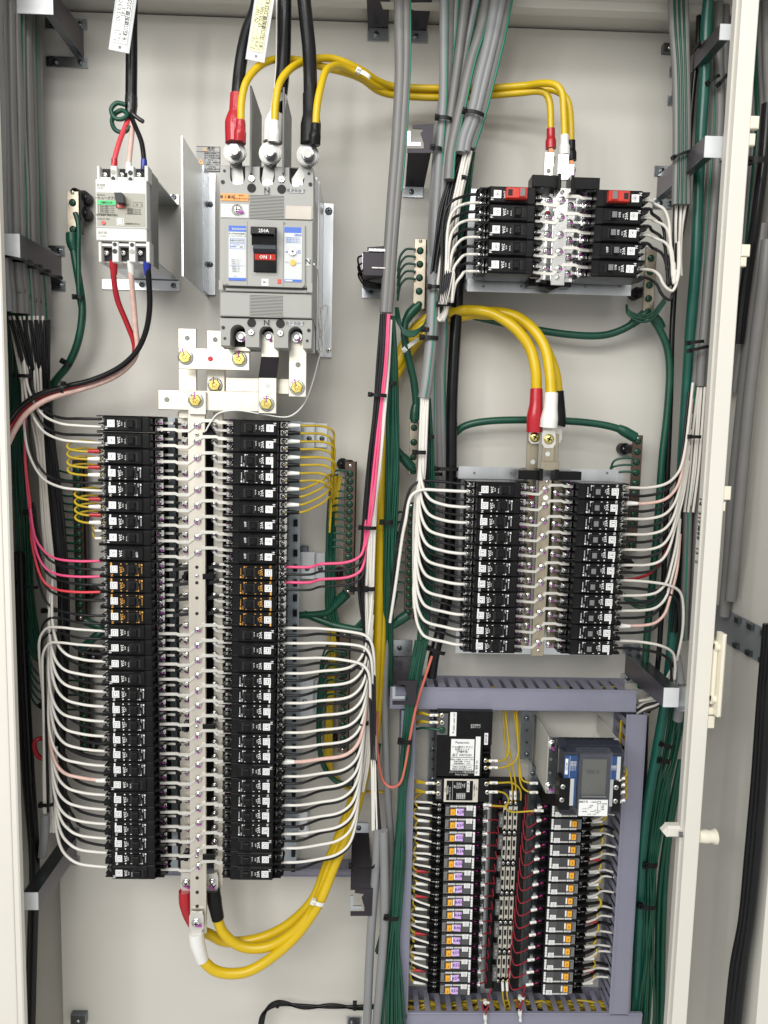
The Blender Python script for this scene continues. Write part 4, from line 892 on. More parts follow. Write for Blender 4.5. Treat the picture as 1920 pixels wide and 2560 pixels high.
X = [('Panasonic', 1156, 1856.5, .0824, 7, inkk), ('フル2線式リモコン', 1156, 1868, .0824, 5, inkk), ('伝送ユニット', 1156, 1874, .0824, 5, inkk), ('(分電盤用)', 1156, 1880, .0824, 5, inkk), ('品番 WRT2050', 1155, 1888, .0824, 6, inkk), ('パナソニック株式会社', 1154, 1931, .082, 5, silk), ('Made in Japan', 1154, 1936.5, .082, 4.6, silk), ('信号線短絡', 1189, 1813, .0806, 4, silk), ('表示ランプ', 1189, 1818.5, .0806, 4, silk), ('250128', 1215.5, 1847.5, .0826, 6, inkk, pi/2), ('AC 100V～242V', 1135, 1805, .082, 5.2, inkk, -pi/2), ('⏚', 1133, 1831, .082, 6, inkk), ('N2  信号  N1', 1192, 1918, .0824, 5, inkk, pi/2)]
for k, s in enumerate(('定格入力電圧 AC100V～242V', '定格周波数   50/60Hz', '定格消費電力    30W', '', '定格出力信号電圧 ±24V', '定格出力信号電流 500mA')):
    if s: X.append((s, 1155, 1899+k*5.2-(2 if k > 3 else 0), .0824, 3.6, inkk))
lab(L, 'maker_label', t, X)
for x, y, m in ((1105, 1788, SC_T), (1105, 1806, SC_T), (1105, 1825, SC_G), (1214, 1901, SC_T), (1214, 1919, SC_T)): scr('terminal_screw', m, t, x, y, .083 if x < 1200 else .075)
t = T('transformer', 1155, 2008, .08, 'flat black transformer with cream bordered label above the relays', 'transformer')
b = MB(); boxpx(b, 1090, 1946, 1224, 2006, .079, .05, black, .0015); boxpx(b, 1091, 1950, 1104, 1998, .0795, .01, MATS['terminal_grey'], .0006); wb(b, 'housing', t)
creml = mat('cream_label', (.62, .58, .50), .5)
L = [(1110, 1948, 1195, 2005, .0798, creml), (1116, 1952, 1182, 2001, .0802, black), (1167, 1953, 1174, 1980, .0805, whitel), (1131, 1953, 1131.7, 2001, .0805, silk)]
X = [('Panasonic', 1119, 1975, .0805, 4.5, whitel, pi/2), ('リモコントランス', 1125, 1985, .0805, 3.6, whitel, pi/2), ('JET', 1137, 1966, .0805, 4.5, whitel, pi/2), ('250128', 1170.5, 1967, .0808, 6, inkk, pi/2), ('100V', 1113, 1975, .0802, 4, inkk, pi/2), ('24V', 1192, 1972, .0802, 4, inkk, pi/2), ('ヒューズ容量2A', 1186, 1976, .0802, 3.6, inkk, pi/2)]
for k, s in enumerate(('100V AC', '50/60Hz', '24V AC', '1.5A', '40VA')): X += [(s, 1143+k*4.6, 1964, .0805, 3.6, whitel, pi/2), ('定格電圧', 1143+k*4.6, 1990, .0805, 3.2, whitel, pi/2)]
lab(L, 'maker_label', t, X)
for x, y in ((1096, 1958), (1096, 1983), (1216, 1959), (1218, 1980)): scr('terminal_screw', SC_T, t, x, y, .0805)
# ------------------------------------------------------------------ meter box
t = T('meter', 1450, 2035, .2, 'black energy meter with grey display, blue side labels and clear cover', 'meter')
dm = .165
b = MB(); X0, X1, Z0, Z1 = rectpx(1407, 1883, 1556, 2030, dm); b.box(X0, X1, -dm, -dm+.03, Z0, Z1, navyd, .002); X0, X1, Z0, Z1 = rectpx(1396, 1850, 1540, 2020, dm-.05); b.box(X0, X1, -dm+.028, -dm+.052, Z0, Z1, navyd, .002); wb(b, 'case', t)
b = MB(); pl(b, [(1396, 1858), (1418, 1858), (1410, 1884), (1405, 1884)], dm-.02, .02, navyd); wb(b, 'terminal_block', t); b = MB(); boxpx(b, 1398, 1946, 1426, 2026, dm+.002, .02, black, .001); wb(b, 'terminal_block', t); b = MB(); boxpx(b, 1532, 1955, 1552, 2030, dm+.002, .02, black, .001); wb(b, 'terminal_block', t)
for x, y in ((1407, 1966), (1404, 1999), (1540, 1968), (1538, 2002)): scr('terminal_screw', SC_T, t, x, y, dm+.0025)
X = [('241220', 1416.5, 1916, dm+.0016, 5.5, inkk, -pi/2)]+[('補助電源 AC100V', 1427+k*4, 1915, dm+.0014, 2.6, whitel, -pi/2) for k in range(4)]
lab([(1411, 1889, 1444, 1945, dm+.001, navy), (1413, 1897, 1420, 1936, dm+.0014, whitel), (1424, 1890, 1424.5, 1944, dm+.0014, whitel)], 'side_label', t, X)
lab([(1427, 1945, 1440, 2014, dm+.0025, navy), (1425, 1947, 1434, 2014, dm+.003, MATS['pale_label'])], 'terminal_label', t)
lab([(1526, 1891, 1551, 1949, dm+.001, navy), (1542, 1892, 1551, 1949, dm+.0014, MATS['pale_label'])], 'side_label', t, [('警報出力', 1529+k*3.4, 1920, dm+.0014, 2.6, whitel, -pi/2) for k in range(4)])
lab([(1524, 1949, 1532, 2016, dm+.0012, MATS['pale_label'])], 'terminal_label', t)
b = MB(); dl = dm+.014; boxpx(b, 1448, 1888, 1525, 2030, dl, .015, navyd, .002); wb(b, 'display_housing', t)
b = MB(); boxpx(b, 1455, 1898, 1515, 1988, dl+.0006, .001, lcd); txt(b, '888 A', 1483, 1930, dl+.0012, 12, MATS['relay_face'], 0, .9); boxpx(b, 1454, 1990, 1515, 1994, dl+.0006, .0006, inkg); wb(b, 'display', t)
b = MB(); X0, X1, Z0, Z1 = rectpx(1446, 1884, 1528, 2038, dl+.010); b.box(X0, X1, -dl-.0105, -dl-.0095, Z0, Z1, clear)
for x in (X0, X1): b.box(x-.0006, x+.0006, -dl-.0095, -dl+.012, Z0, Z1, clear)
for z in (Z0, Z1): b.box(X0, X1, -dl-.0095, -dl+.012, z-.0006, z+.0006, clear)
wb(b, 'clear_cover', t)
L = [(1447, 2000, 1519, 2040, dl+.0115, whitel)]; X = [('施設番号', 1459, 2005, dl+.0122, 4.5, inkk)]
for s, x, y in (('8.北館東棟', 1485, 2005.5), ('1.北館西棟', 1510, 2010), ('7.別棟', 1478, 2014.5), ('3.図書', 1506, 2015.5), ('6.中庭', 1474, 2018.5), ('4.東北', 1506, 2019.5), ('10.エホール', 1464, 2022), ('5.東棟', 1506, 2024), ('12.西北棟', 1460, 2029), ('2.中央', 1497, 2028), ('9.西棟', 1493, 2032), ('11.正門', 1485, 2036)): X.append((s, x, y, dl+.0122, 2.6, inkk))
for (x0, y0, x1, y1) in ((1494, 2003, 1502, 2004), (1494, 2009, 1502, 2010), (1494, 2003, 1495, 2010), (1501, 2003, 1502, 2010), (1494, 2010, 1495, 2026), (1486, 2025, 1495, 2026), (1476, 2028, 1488, 2029), (1468, 2035, 1478, 2036)): L.append((x0, y0, x1, y1, dl+.0119, inkg))
lab(L, 'paper_map', t, X)
# beige steel housing that carries the meter
t = T('meter_bracket', 1372, 1985, .1, 'beige folded steel bracket carrying the energy meter', 'bracket')
p0, p1, w2 = P(1371, 1843, .105), P(1371, 1983, .105), P(1543, 1843, .105)
stl = mat('bracket_beige', (.50, .49, .44), .35, var=.02)
b = MB(); b.slab([(p0.x, -.105, p0.z), (p0.x, -.105, p1.z), (p0.x, -.003, P(1322, 1915, .003).z), (p0.x, -.003, p0.z)], (.0015, 0, 0), stl)
b.box(w2.x-.0015, w2.x, -.105, -.003, p0.z-.03, p0.z, stl); b.box(p0.x+.0015, w2.x-.0015, -.105, -.1035, p0.z-.006, p0.z, zinc); wb(b, 'side_cheeks', t)
b = MB(); boxpx(b, 1372, 1844, 1394, 1984, .106, .0015, zinc); boxpx(b, 1533, 1846, 1545, 1880, .106, .0015, zinc); wb(b, 'front_flange', t)
b = MB(); boxpx(b, 1322, 1778, 1344, 1897, .004, .003, stl); wb(b, 'wall_flange', t)
for x, y in ((1380, 1861), (1373, 1966)): scr('screw', SC_L, t, x, y, .107)
for x, y in ((1377, 1898), (1375, 1932)): b = MB(); disc(b, x, y, 4, .1072, inkg, .0003); wb(b, 'flange_hole', t)
# ------------------------------------------------------------------ fuse strip terminal block
t = T('terminal_block', 1270, 2480, .05, 'black terminal block with three columns of brass fuse strips between relays', 'terminal block')
b = MB(); a, c = P(1278, 1968, .05), P(1258, 2478, .05); X = (a.x+c.x)/2; b.box(X-.032, X+.030, -.045, -.01, c.z, a.z, black, .001); b.box(X-.018, X+.020, -.052, -.045, c.z, a.z-.024, black, .001); b.box(X-.016, X+.018, -.056, -.045, a.z-.022, a.z-.004, navyd, .001); wb(b, 'base', t)
for j, xo in enumerate((-.0105, -.0015, .0075)):
    for k in range(6):
        z1, z2 = a.z-.028-k*(a.z-c.z-.05)/6, a.z-.028-(k+1)*(a.z-c.z-.05)/6
        b = MB(); w_ = .0034
        b.box(X+xo-w_, X+xo-w_+.0012, -.0555, -.052, z2+.008, z1-.004, tin); b.box(X+xo+w_-.0012, X+xo+w_, -.0555, -.052, z2+.008, z1-.004, tin)
        for f in (.02, .42, .8): b.box(X+xo-w_, X+xo+w_, -.0558, -.0525, z1-.004-f*(z1-z2-.012)-.006, z1-.004-f*(z1-z2-.012), tin)
        wb(b, 'fuse_strip', t)
        put('terminal_screw', SC_S, t, Vector((X+xo, -.0555, z2+.003))-t.location, (0, random.uniform(0, 1.5), 0))
    put('terminal_screw', SC_S, t, Vector((X+xo, -.0555, a.z-.026))-t.location)
for i in range(8):
    y = 2052+i*55; x = 1254-i*2.3
    tg = T('relay_tag', x, y+14, .06, 'clear printed tag beside the fuse strips, %s from the top' % ordn[i], 'tag', 'clear printed tags beside the fuse strips'); b = MB(); boxpx(b, x-6, y-17, x+6, y+17, .06, .008, MATS['terminal_grey'], .001); txt(b, 'T/U 44', x, y, .0604, 4.5, silk, pi/2); wb(b, 'tag_body', tg)
ORD = 'topmost second third fourth fifth sixth seventh eighth ninth tenth eleventh twelfth thirteenth fourteenth'.split()
# ------------------------------------------------------------------ cables and wires
def band(name, n, rows_, r, m, label, cat, group, k=6, sides=6, jit=.0012):
    """n strands side by side; rows_ = (x_first, x_last, y, depth)"""
    out = []
    for j in range(n):
        f = j/max(1, n-1) if n > 1 else .5; ph = random.uniform(0, 6)
        pts = []
        for q, (xa, xb, y, d) in enumerate(rows_):
            v = P(xa+(xb-xa)*f, y, d); v.y += random.uniform(-jit, jit)*2-(j % 2)*r*.6; v.x += random.uniform(-jit, jit); pts.append(v)
        o = MB().tube(cr(pts, k), r, m if not isinstance(m, list) else m[j % len(m)], sides).build(name)
        tag(o, label if isinstance(label, str) else label[j], cat, group); out.append(o)
    return out
def W_(name, pts, r, m, label, cat, group=None, k=6, n=6):
    return tag(MB().tube(cr(pts, k), r, m, n).build(name), label, cat, group)
def sleeve(parent, p0, p1, r0, r1, m, name='sleeve', n=10, bulge=None):
    p0, p1 = Vector(p0), Vector(p1); N = 8; pts = [p0.lerp(p1, i/N) for i in range(N+1)]
    rr = [r0]*3+[r0+(r1-r0)*.5]+[r1]*4+[r1*.93]
    o = MB().tube(pts, rr, m, n).build(name, parent); 
    return o
def ferrule(parent, p, dx, m, L=.014, r=.0028):
    """short insulating sleeve on a wire end"""
    b = MB(); p = Vector(p); q = p+Vector((dx*L, 0, 0)); pts = [p, p.lerp(q, .3), p.lerp(q, .55), q]; b.tube(pts, [r*1.15, r*1.15, r, r*.8], m, 8); return b.build('sleeve', parent)
def tie(px, py, wpx, d, label, ang=0, m=None, hpx=9, head=-1):
    """cable tie: a band round the front of a bundle and its square head"""
    c = P(px, py, d); k = (P(px+1, py, d)-c).length; m = m or blackm; w = wpx*k/2; b = MB(); N = 10
    pts = [Vector((w*cos(a), -w*.55*sin(a), 0)) for a in [pi*i/N for i in range(N+1)]]
    vs = []; h = hpx*k/2
    for s, z in ((1, -h), (1, h), (.93, h), (.93, -h)): vs += [(p.x*s, p.y*s if s == 1 else p.y+.001, z) for p in pts]
    fs = []
    for g in range(4):
        for i in range(N): fs.append((g*(N+1)+i, g*(N+1)+i+1, ((g+1) % 4)*(N+1)+i+1, ((g+1) % 4)*(N+1)+i))
    b.add(vs, fs, m); x = head*w*.92; b.box(x-h*1.15, x+h*1.15, -w*.3-.004, -w*.1+.002, -h*1.3, h*1.3, m, .0008)
    b.box(x-h*.5, x+h*.5, -w*.3-.008, -w*.3-.003, -h*.4, h*.4, m)
    o = b.build('cable_tie', None, c); o.rotation_euler = (0, radians(ang), 0); return tag(o, label, 'cable tie', 'cable ties')
# grey sheathed cables, far corner at the top
gl = 'grey sheathed cable in the tied bundle beside the small breaker'
GL = 'grey sheathed cables bundled beside the small breaker'
ends = [(20, 778), (34, 782), (52, 783), (64, 784), (78, 800), (92, 806), (104, 808), (116, 818), (122, 819)]
tops = [(-2, .145), (12, .13), (30, .125), (43, .115), (56, .10), (70, .085), (80, .07), (90, .055), (99, .04)]
for j in range(9):
    ex, ey = ends[j]; tx, d = tops[j]; w = random.uniform(-4, 4)
    pts = [(tx-4, -40, d), (tx-1+w*.4, 120, d), (tx+3+w, 300, d), (tx+8, 480, d), (tx+11+w*.3, 590, d), (tx+(ex-tx)*.7, 690, d-.005), (ex-2, ey-50, d-.012), (ex, ey, d-.015)]
    o = wire('grey_cable', pts, (.0062, .0056, .0066)[j % 3], grayc if j % 4 else grayc2, gl, 'cable', GL, n=9)
    if j in (4, 7):
        s = MB().tube([p+Vector((.0035, -.0046, 0)) for p in path(pts)], .0011, greenl, 5).build('green_stripe', o)
    if j > 1:
        b = MB(); p = P(ex, ey-55, d-.012); b.text('ABDEFGHILMN'[j]+'2', .008, inkk, p.x, p.z, p.y-.0064, -pi/2); b.build('core_mark', o)
band('grey_cable', 8, [(-6, 66, -40, .05), (14, 70, 200, .05), (22, 82, 400, .05), (30, 88, 560, .05), (44, 92, 700, .05), (58, 96, 770, .05)], .0055, [grayc, grayc2], 'grey sheathed cable at the back of the bundle by the small breaker', 'cable', GL, jit=.003)
tie(36, 648, 92, .155, 'black cable tie round the nearer grey cables under the zinc arm', 8, hpx=6, head=1); tie(70, 660, 74, .13, 'black cable tie midway along the zinc arm by the grey cables', 10, hpx=6, head=1); tie(98, 674, 58, .11, 'black cable tie beside the plate end of the zinc arm', 10, hpx=6, head=1); tie(128, 690, 56, .08, 'black cable tie at the wall foot of the zinc arm', 10, hpx=6, head=1)
# cores running down beside the tall block
kb = 'black core wire in the bundle behind the odd numbered breakers'; kw = 'white core wire in the bundle behind the odd numbered breakers'; kg = 'green earth wire in the bundle by the frame'
band('black_wire', 14, [(26, 124, 800, .118), (56, 124, 900, .098), (84, 124, 1000, .06), (96, 138, 1120, .05), (122, 160, 1300, .05), (146, 171, 1500, .05), (142, 170, 1700, .05), (138, 162, 1900, .05), (148, 166, 2060, .055), (160, 176, 2110, .06)], .0021, greyw, kb, 'wire', 'black core wires behind the odd numbered breakers')
band('white_wire', 8, [(24, 108, 790, .11), (44, 100, 900, .095), (62, 103, 1000, .08), (92, 110, 1120, .07), (106, 123, 1300, .07), (119, 141, 1500, .07), (120, 134, 1640, .075), (114, 131, 1800, .075), (108, 128, 1960, .075), (118, 136, 2080, .08)], .0021, cream, kw, 'wire', 'white core wires behind the odd numbered breakers')
band('green_wire', 12, [(12, 66, 770, .08), (22, 66, 900, .05), (26, 62, 1050, .035), (33, 70, 1200, .03), (40, 80, 1350, .03), (48, 84, 1480, .03), (60, 96, 1590, .03), (86, 112, 1645, .03), (120, 140, 1660, .03), (150, 160, 1648, .03)], .0021, greenv, kg, 'earth wire', 'green earth wires by the frame')
for i in range(5): W_('green_wire', [P(66+i*2, 1600+i*14, .028), P(78, 1660+i*20, .028), P(100, 1690+i*20, .028), P(130, 1698+i*19, .03), P(200, 1702+i*18, .034)], .0018, greenv, ORD[i]+' green earth wire curving to the lower earth bar behind white wires', 'earth wire', 'earth wires curving to the lower earth bar')
band('black_cable', 2, [(46, 54, 1380, .05), (50, 62, 1600, .05), (66, 78, 1900, .05), (84, 92, 2150, .045), (80, 88, 2330, .04), (70, 80, 2600, .035)], .0075, vinylk, ['thick black cable running down beside the frame to the bottom', 'second thick black cable close behind its twin beside the frame'], 'cable', None, sides=10)
tie(66, 1462, 60, .05, 'black cable tie round the green wires by the frame', 12, hpx=7)
tie(106, 1020, 46, .095, 'black cable tie round black cores above the tall block', 2, hpx=10); tie(60, 940, 40, .1, 'black cable tie round the first white cores under the grey cables', 0, hpx=9)
tie(128, 1525, 36, .075, 'black cable tie round white cores level with the orange printed breakers', -2, hpx=9); tie(76, 1280, 20, .1, 'black cable tie round pink and black wires beside the frame', 0, hpx=11); tie(110, 1758, 16, .085, 'small black tie on the pale upright wires', -30, hpx=10)
def endp(c, D, right, white, ext=.004):
    s = 1 if right else -1
    return Vector((c.x+s*(.0415+ext), -(D-.0225), c.z+(.0055 if white else -.0065)*s))
def lead(E, s, dx, dz, via, L=.03):
    """wire leaving a terminal sideways, then following points (photo px, depth)"""
    return [E, E+Vector((s*L, .004, dz))]+via
num = lambda i: rows(True)[i][3]
def px_row(c, d): # photo y of a world height at x near px
    return c
# helper: world point from photo x at depth d and explicit world height
def PX(px, d, z):
    y0 = 1280.
    for _ in range(12):
        v = P(px, y0, d); y0 -= (z-v.z)/((P(px, y0+1, d).z-v.z)*-1) if False else (v.z-z)/(P(px, y0+1, d).z-v.z)
    return P(px, y0, d)
cap = {True: 'boxed', False: 'circled'}
for i in range(30):
    c = ROWL[i]; n = num(i); ew = endp(c, DF, False, True); eb = endp(c, DF, False, False); z = c.z
    what = 'breaker %s %s in the tall block' % ('circled' if i < 9 else ('orange' if i < 13 else 'boxed'), nw(n))
    if i in (0, 1, 4):
        k = {0: (82, 62, .030), 1: (78, 58, .052), 4: (84, 62, .16)}[i]
        W_('white_wire', [ew, ew+Vector((-.035, .004, .001)), PX(150, .115, ew.z+.004), PX(105, .11, ew.z+.018), PX(72, .105, ew.z+.055), PX(60, .10, ew.z+.10), PX(56, .095, ew.z+.16), PX(48, .09, P(60, 900, .09).z)], .0022, whitew, 'white wire bending down to '+what, 'wire', 'white wires on the tall block')
        W_('black_wire', [eb, eb+Vector((-.035, .004, .0)), PX(150, .105, eb.z+.001), PX(112, .10, eb.z+.012), PX(82, .095, eb.z+.045), PX(74, .09, eb.z+.09), PX(66, .085, P(60, 900, .09).z)], .0022, greyw, 'black wire bending down to '+what, 'wire', 'black wires on the tall block')
    elif i in (2, 3, 5, 6):
        for wh, mm, nm in ((False, redv, 'red'), (True, whitev, 'white')):
            E = ew if wh else eb; q = i in (5, 6); x = -.046 if not q else -.036
            o = W_('yellow_wire', [E, E+Vector((-.022, 0, -.001)), E+Vector((x-.004, .004, .0015)), E+Vector((x-.012, .010, .007)), E+Vector((x-.006, .018, .0135)), E+Vector((x+.012, .026, .0155)), E+Vector((-.015, .034, .012)), E+Vector((.0, .05, .006))], .0019, yel2, 'looped yellow wire with %s sleeve on %s' % (nm, what), 'wire', 'looped yellow wires')
            ferrule(o, E+Vector((-.003, -.0004, 0)), -1, mm, .019, .0034)
    elif i == 7:
        for wh in (True, False):
            E = ew if wh else eb; o = W_('yellow_wire', [E, E+Vector((-.012, 0, 0)), E+Vector((-.02, .008, .006)), E+Vector((-.021, .02, .012))], .0014, yel2, 'short yellow wire with marked tube, %s terminal of %s' % ('lower' if wh else 'upper', what), 'wire', 'looped yellow wires'); ferrule(o, E+Vector((-.003, 0, 0)), -1, whitev, .011, .0022)
    elif 9 <= i < 13:
        if i < 12:
            m = pinkv if i < 11 else redw; x1, x2 = ((88, 75), (92, 78), (94, 79))[i-9]
            W_('pink_wire' if i < 11 else 'red_wire', [eb+Vector((0, 0, .002)), eb+Vector((-.045, .004, 0)), PX(140, .115, eb.z+.002), PX(112, .112, eb.z+.012), PX(x1, .11, eb.z+.035), PX(x2, .105, eb.z+.08), PX(75-(i == 11)*-3, .10, P(75, 1290, .1).z), PX(62, .095, P(70, 1120, .1).z), PX(70, .09, P(70, 900, .1).z)], .0021, m, ('pink' if i < 11 else 'red')+' wire bending down to '+what, 'wire', 'pink and red wires')
        W_('black_wire', [ew, ew+Vector((-.045, .006, 0)), PX(140, .10, ew.z+.003), PX(115, .098, ew.z+.015), PX(96, .095, ew.z+.05), PX(84, .09, ew.z+.10), PX(78, .088, P(75, 1290, .1).z)], .0021, greyw, 'black wire bending down to '+what, 'wire', 'black wires on the tall block')
    elif i in (13, 14):
        x = 98+8*(i-13)
        W_('white_wire', [ew, ew+Vector((-.045, .003, .0015)), PX(150, .12, ew.z+.003), PX(118+6*(i-13), .118, ew.z+.001), PX(x+2, .115, ew.z-.016), PX(x, .11, ew.z-.045), PX(108, .10, P(108, 1760, .1).z), PX(110+4*(i-13), .09, P(110, 2035, .09).z)], .0022, cream, 'white wire turning downward from '+what, 'wire', 'white wires on the tall block')
        W_('black_wire', [eb, eb+Vector((-.045, .003, .001)), PX(155, .105, eb.z+.002), PX(124, .103, eb.z+.001), PX(106, .10, eb.z-.014), PX(104+6*(i-13), .098, eb.z-.05), PX(114, .09, P(110, 1760, .09).z), PX(116+5*(i-13), .085, P(110, 2035, .09).z)], .0022, greyw, 'black wire turning downward from '+what, 'wire', 'black wires on the tall block')
    elif i >= 15:
        pinkish = n == 21; f = (i-15)/14; xb = (128-10*f if f < .5 else 123+ (f-.5)*36)+random.uniform(-4, 4)
        x2 = xb+6-4*f
        o = W_('white_wire', [ew, ew+Vector((-.025, .002, .0005)), PX(200, .122, ew.z+.002), PX(xb+38, .118, ew.z+.007), PX(xb+16, .112, ew.z+.020), PX(xb+3, .106, ew.z+.045), PX(xb-1, .10, ew.z+.080), PX(xb+2, .09, ew.z+.14)], .0024 if not pinkish else .003, clearp if pinkish else whitew, ('pale pink stranded wire curving up from ' if pinkish else 'white wire curving up from ')+what, 'wire', 'white wires on the tall block')
        if pinkish: ferrule(o, ew+Vector((-.003, 0, 0)), -1, whitev, .017, .0036)
        if i < 29: W_('black_wire', [eb, eb+Vector((-.025, .006, -.0005)), PX(200, .11, eb.z+.001), PX(xb+46, .098, eb.z+.008), PX(xb+30, .085, eb.z+.022), PX(xb+24, .07, eb.z+.05), PX(xb+24, .06, eb.z+.10)], .0024 if n != 19 else .004, greyw, 'black wire curving up from '+what, 'wire', 'black wires on the tall block')
tie(118, 2010, 30, .09, 'black tie where pale wires enter the small grey sheath')
b = MB().tube(path([(113, 2035, .092), (112, 2080, .09), (106, 2140, .085)]), .0075, grayc2, 10); tag(b.build('grey_cable'), 'short grey sheath end taking pale upright wires beside the tall block', 'cable')
wire('red_wire', [(150, 2000, .05), (128, 1912, .055), (112, 1900, .06), (95, 1890, .062), (86, 1868, .062), (90, 1850, .06), (106, 1846, .055)], .004, redv, 'thick dark red wire loop beside the frame', 'wire')
# even side of the tall block
for i in range(30):
    c = ROWR[i]; n = rows(False)[i][3]; ew = endp(c, DF, True, True); eb = endp(c, DF, True, False)
    what = 'breaker %s %s in the tall block' % ('circled' if i < 9 else ('orange' if i < 13 else 'boxed'), nw(n))
    if i < 6:
        for wh, mm, nm in ((True, whitev, 'white'), (False, black, 'black')):
            E = ew if wh else eb
            x = [832, 834, 836, 820, 826, 822][i]-(0 if wh else 5); zd = -.014 if i < 3 else (-.010 if i == 3 else .016)
            zb_ = P(832, 1190, .06).z
            via = [PX(x-26, .11, E.z+(.0 if i < 4 else .005)), PX(x-4, .105, E.z+zd*.35+(0 if i < 4 else .004)), PX(x+(3 if i < 3 else 0), .095, E.z+zd if i < 4 else E.z-.004)]
            if i < 4: via += [PX(830, .08, zb_+(.0 if i < 3 else -.02)), PX(824, .06, zb_-.06)]
            else: via = [PX(775, .115, E.z+.004), PX(808, .10, E.z+.014), PX(824, .085, E.z+.022), PX(828, .07, E.z+.01), PX(824, .06, E.z-.04)]
            o = W_('yellow_wire', [E, E+Vector((.024, .003, 0))]+via, .0019, yel2, 'yellow wire with %s sleeve on %s' % (nm, what), 'wire', 'yellow wires with white and black sleeves')
            ferrule(o, E+Vector((.002, -.0005, 0)), 1, mm, .019, .0034)
    elif i in (9, 10):
        for wh in (True, False):
            E = ew if wh else eb
            W_('pink_wire' if wh else 'black_wire', [E, E+Vector((.04, .002, .0)), PX(800, .115, E.z+.003), PX(866, .11, E.z+.006), PX(900, .108, E.z+.016), PX(911, .105, E.z+.035), PX(914 if wh else 908, .10, E.z+.075)], .0024 if wh else .002, pinkv if wh else greyw, ('pink' if wh else 'black')+' wire sweeping up from '+what, 'wire', 'pink and red wires' if wh else 'black wires on the tall block')
    elif i >= 13:
        for wh in (True, False):
            E = ew if wh else eb; m = whitew if wh else greyw; f = (i-13)/16
            if i < 16:
                dd = .12 if wh else .108
                if i == 13: via = [PX(800, dd, E.z-.002), PX(880, dd, E.z-.007), PX(918, dd, E.z-.014), PX(932, dd, E.z-.032), PX(936, .11, E.z-.08), PX(938, .10, P(940, 1900, .1).z), PX(942 if wh else 950, .09, P(945, 2075, .09).z)]
                elif i == 14: via = [PX(800, dd, E.z-.001), PX(880, dd, E.z-.003), PX(914, dd, E.z-.009), PX(928, dd, E.z-.026), PX(931, .11, E.z-.07), PX(934, .10, P(940, 1900, .1).z), PX(936 if wh else 948, .09, P(945, 2075, .09).z)]
                else: via = [PX(800, dd, E.z-.001), PX(860, dd, E.z-.004), PX(905, dd, E.z-.011), PX(922, dd, E.z-.026), PX(926, .11, E.z-.07), PX(930, .10, P(940, 1900, .1).z), PX(932 if wh else 940, .09, P(945, 2075, .09).z)]
            else:
                xb = 926-30*max(0, f-.35)/.65; zu = 0 if wh else -.0; 
                via = [PX(800, .118 if wh else .105, E.z+.001), PX(xb-56, .114 if wh else .10, E.z+.006), PX(xb-26, .11 if wh else .096, E.z+.020), PX(xb-10, .105 if wh else .09, E.z+.045), PX(xb-1, .10 if wh else .085, E.z+.085), PX(xb+6, .095 if wh else .08, E.z+.14)]
            pinkish = n == 20 and wh
            if i == 28 and not wh: continue
            o = W_('white_wire' if wh else 'black_wire', [E, E+Vector((.03, .002, -.0005))]+via, .0024 if not pinkish else .0032, clearp if pinkish else m, ('pale pink stranded' if pinkish else ('white' if wh else 'black'))+' wire sweeping from '+what, 'wire', 'white wires on the tall block' if wh else 'black wires on the tall block')
            if pinkish: ferrule(o, E+Vector((.002, 0, 0)), 1, whitev, .018, .004)
band('yellow_wire', 5, [(838, 852, 1190, .055), (826, 842, 1260, .05), (818, 836, 1400, .03), (824, 842, 1600, .025), (816, 832, 1800, .025), (812, 828, 1880, .025), (824, 836, 1930, .03), (870, 880, 1972, .03), (960, 968, 1980, .04)], .0022, yel2, 'thin yellow wire in the bundle behind the even side white wires', 'wire', 'thin yellow wires behind the even side')
ge = 'green earth wire bunched beside the coppery earth bar'
band('green_wire', 9, [(832, 842, 1185, .05), (822, 838, 1260, .045), (816, 838, 1380, .04), (814, 836, 1460, .04), (818, 842, 1540, .04), (840, 858, 1575, .04), (872, 884, 1580, .045), (930, 936, 1520, .05)], .0021, greenv, ge, 'earth wire', 'green earth wires bunched beside the coppery earth bar')
for k in range(12):
    a = P(868-k*.8, 1178+k*17.4, .055); b0 = a+Vector((-.022, .004, -.002))
    W_('green_wire', [a, a+Vector((-.010, 0, .0015)), b0, PX(838-k*.9, .045, a.z-.02), PX(832-k*.8, .045, a.z-.06)], .0018, greenv, ORD[k]+' short green earth wire bent from the coppery earth bar', 'earth wire', 'bent green wires on the coppery earth bar')
for k in range(13):
    a = P(186+k*.6, 1182+k*19.6, .038); W_('green_wire', [a, a+Vector((-.014, .002, .0)), PX(150, .03, a.z+.002), PX(120, .025, a.z+.004)], .0018, greenv, ORD[k]+' short green earth wire entering the long dark earth bar', 'earth wire', 'green wires entering the long dark earth bar')
for k in range(8):
    a = P(860-k*.5, 1612+k*18, .05); W_('green_wire', [a, a+Vector((-.016, .002, .001)), PX(818, .04, a.z-.005), PX(806, .035, a.z-.03), PX(802, .035, a.z-.08)], .0018, greenv, ORD[k]+' short green earth wire of the even side lower earth bar', 'earth wire', 'green wires of the even side lower earth bar')
wire('green_cable', [(808, 1640, .03), (798, 1760, .03), (798, 1860, .03), (812, 1920, .035), (850, 1958, .04), (900, 1950, .045), (935, 1910, .05), (948, 1860, .05)], .0045, greenv, 'green cable looping under the even side earth bar', 'earth cable')
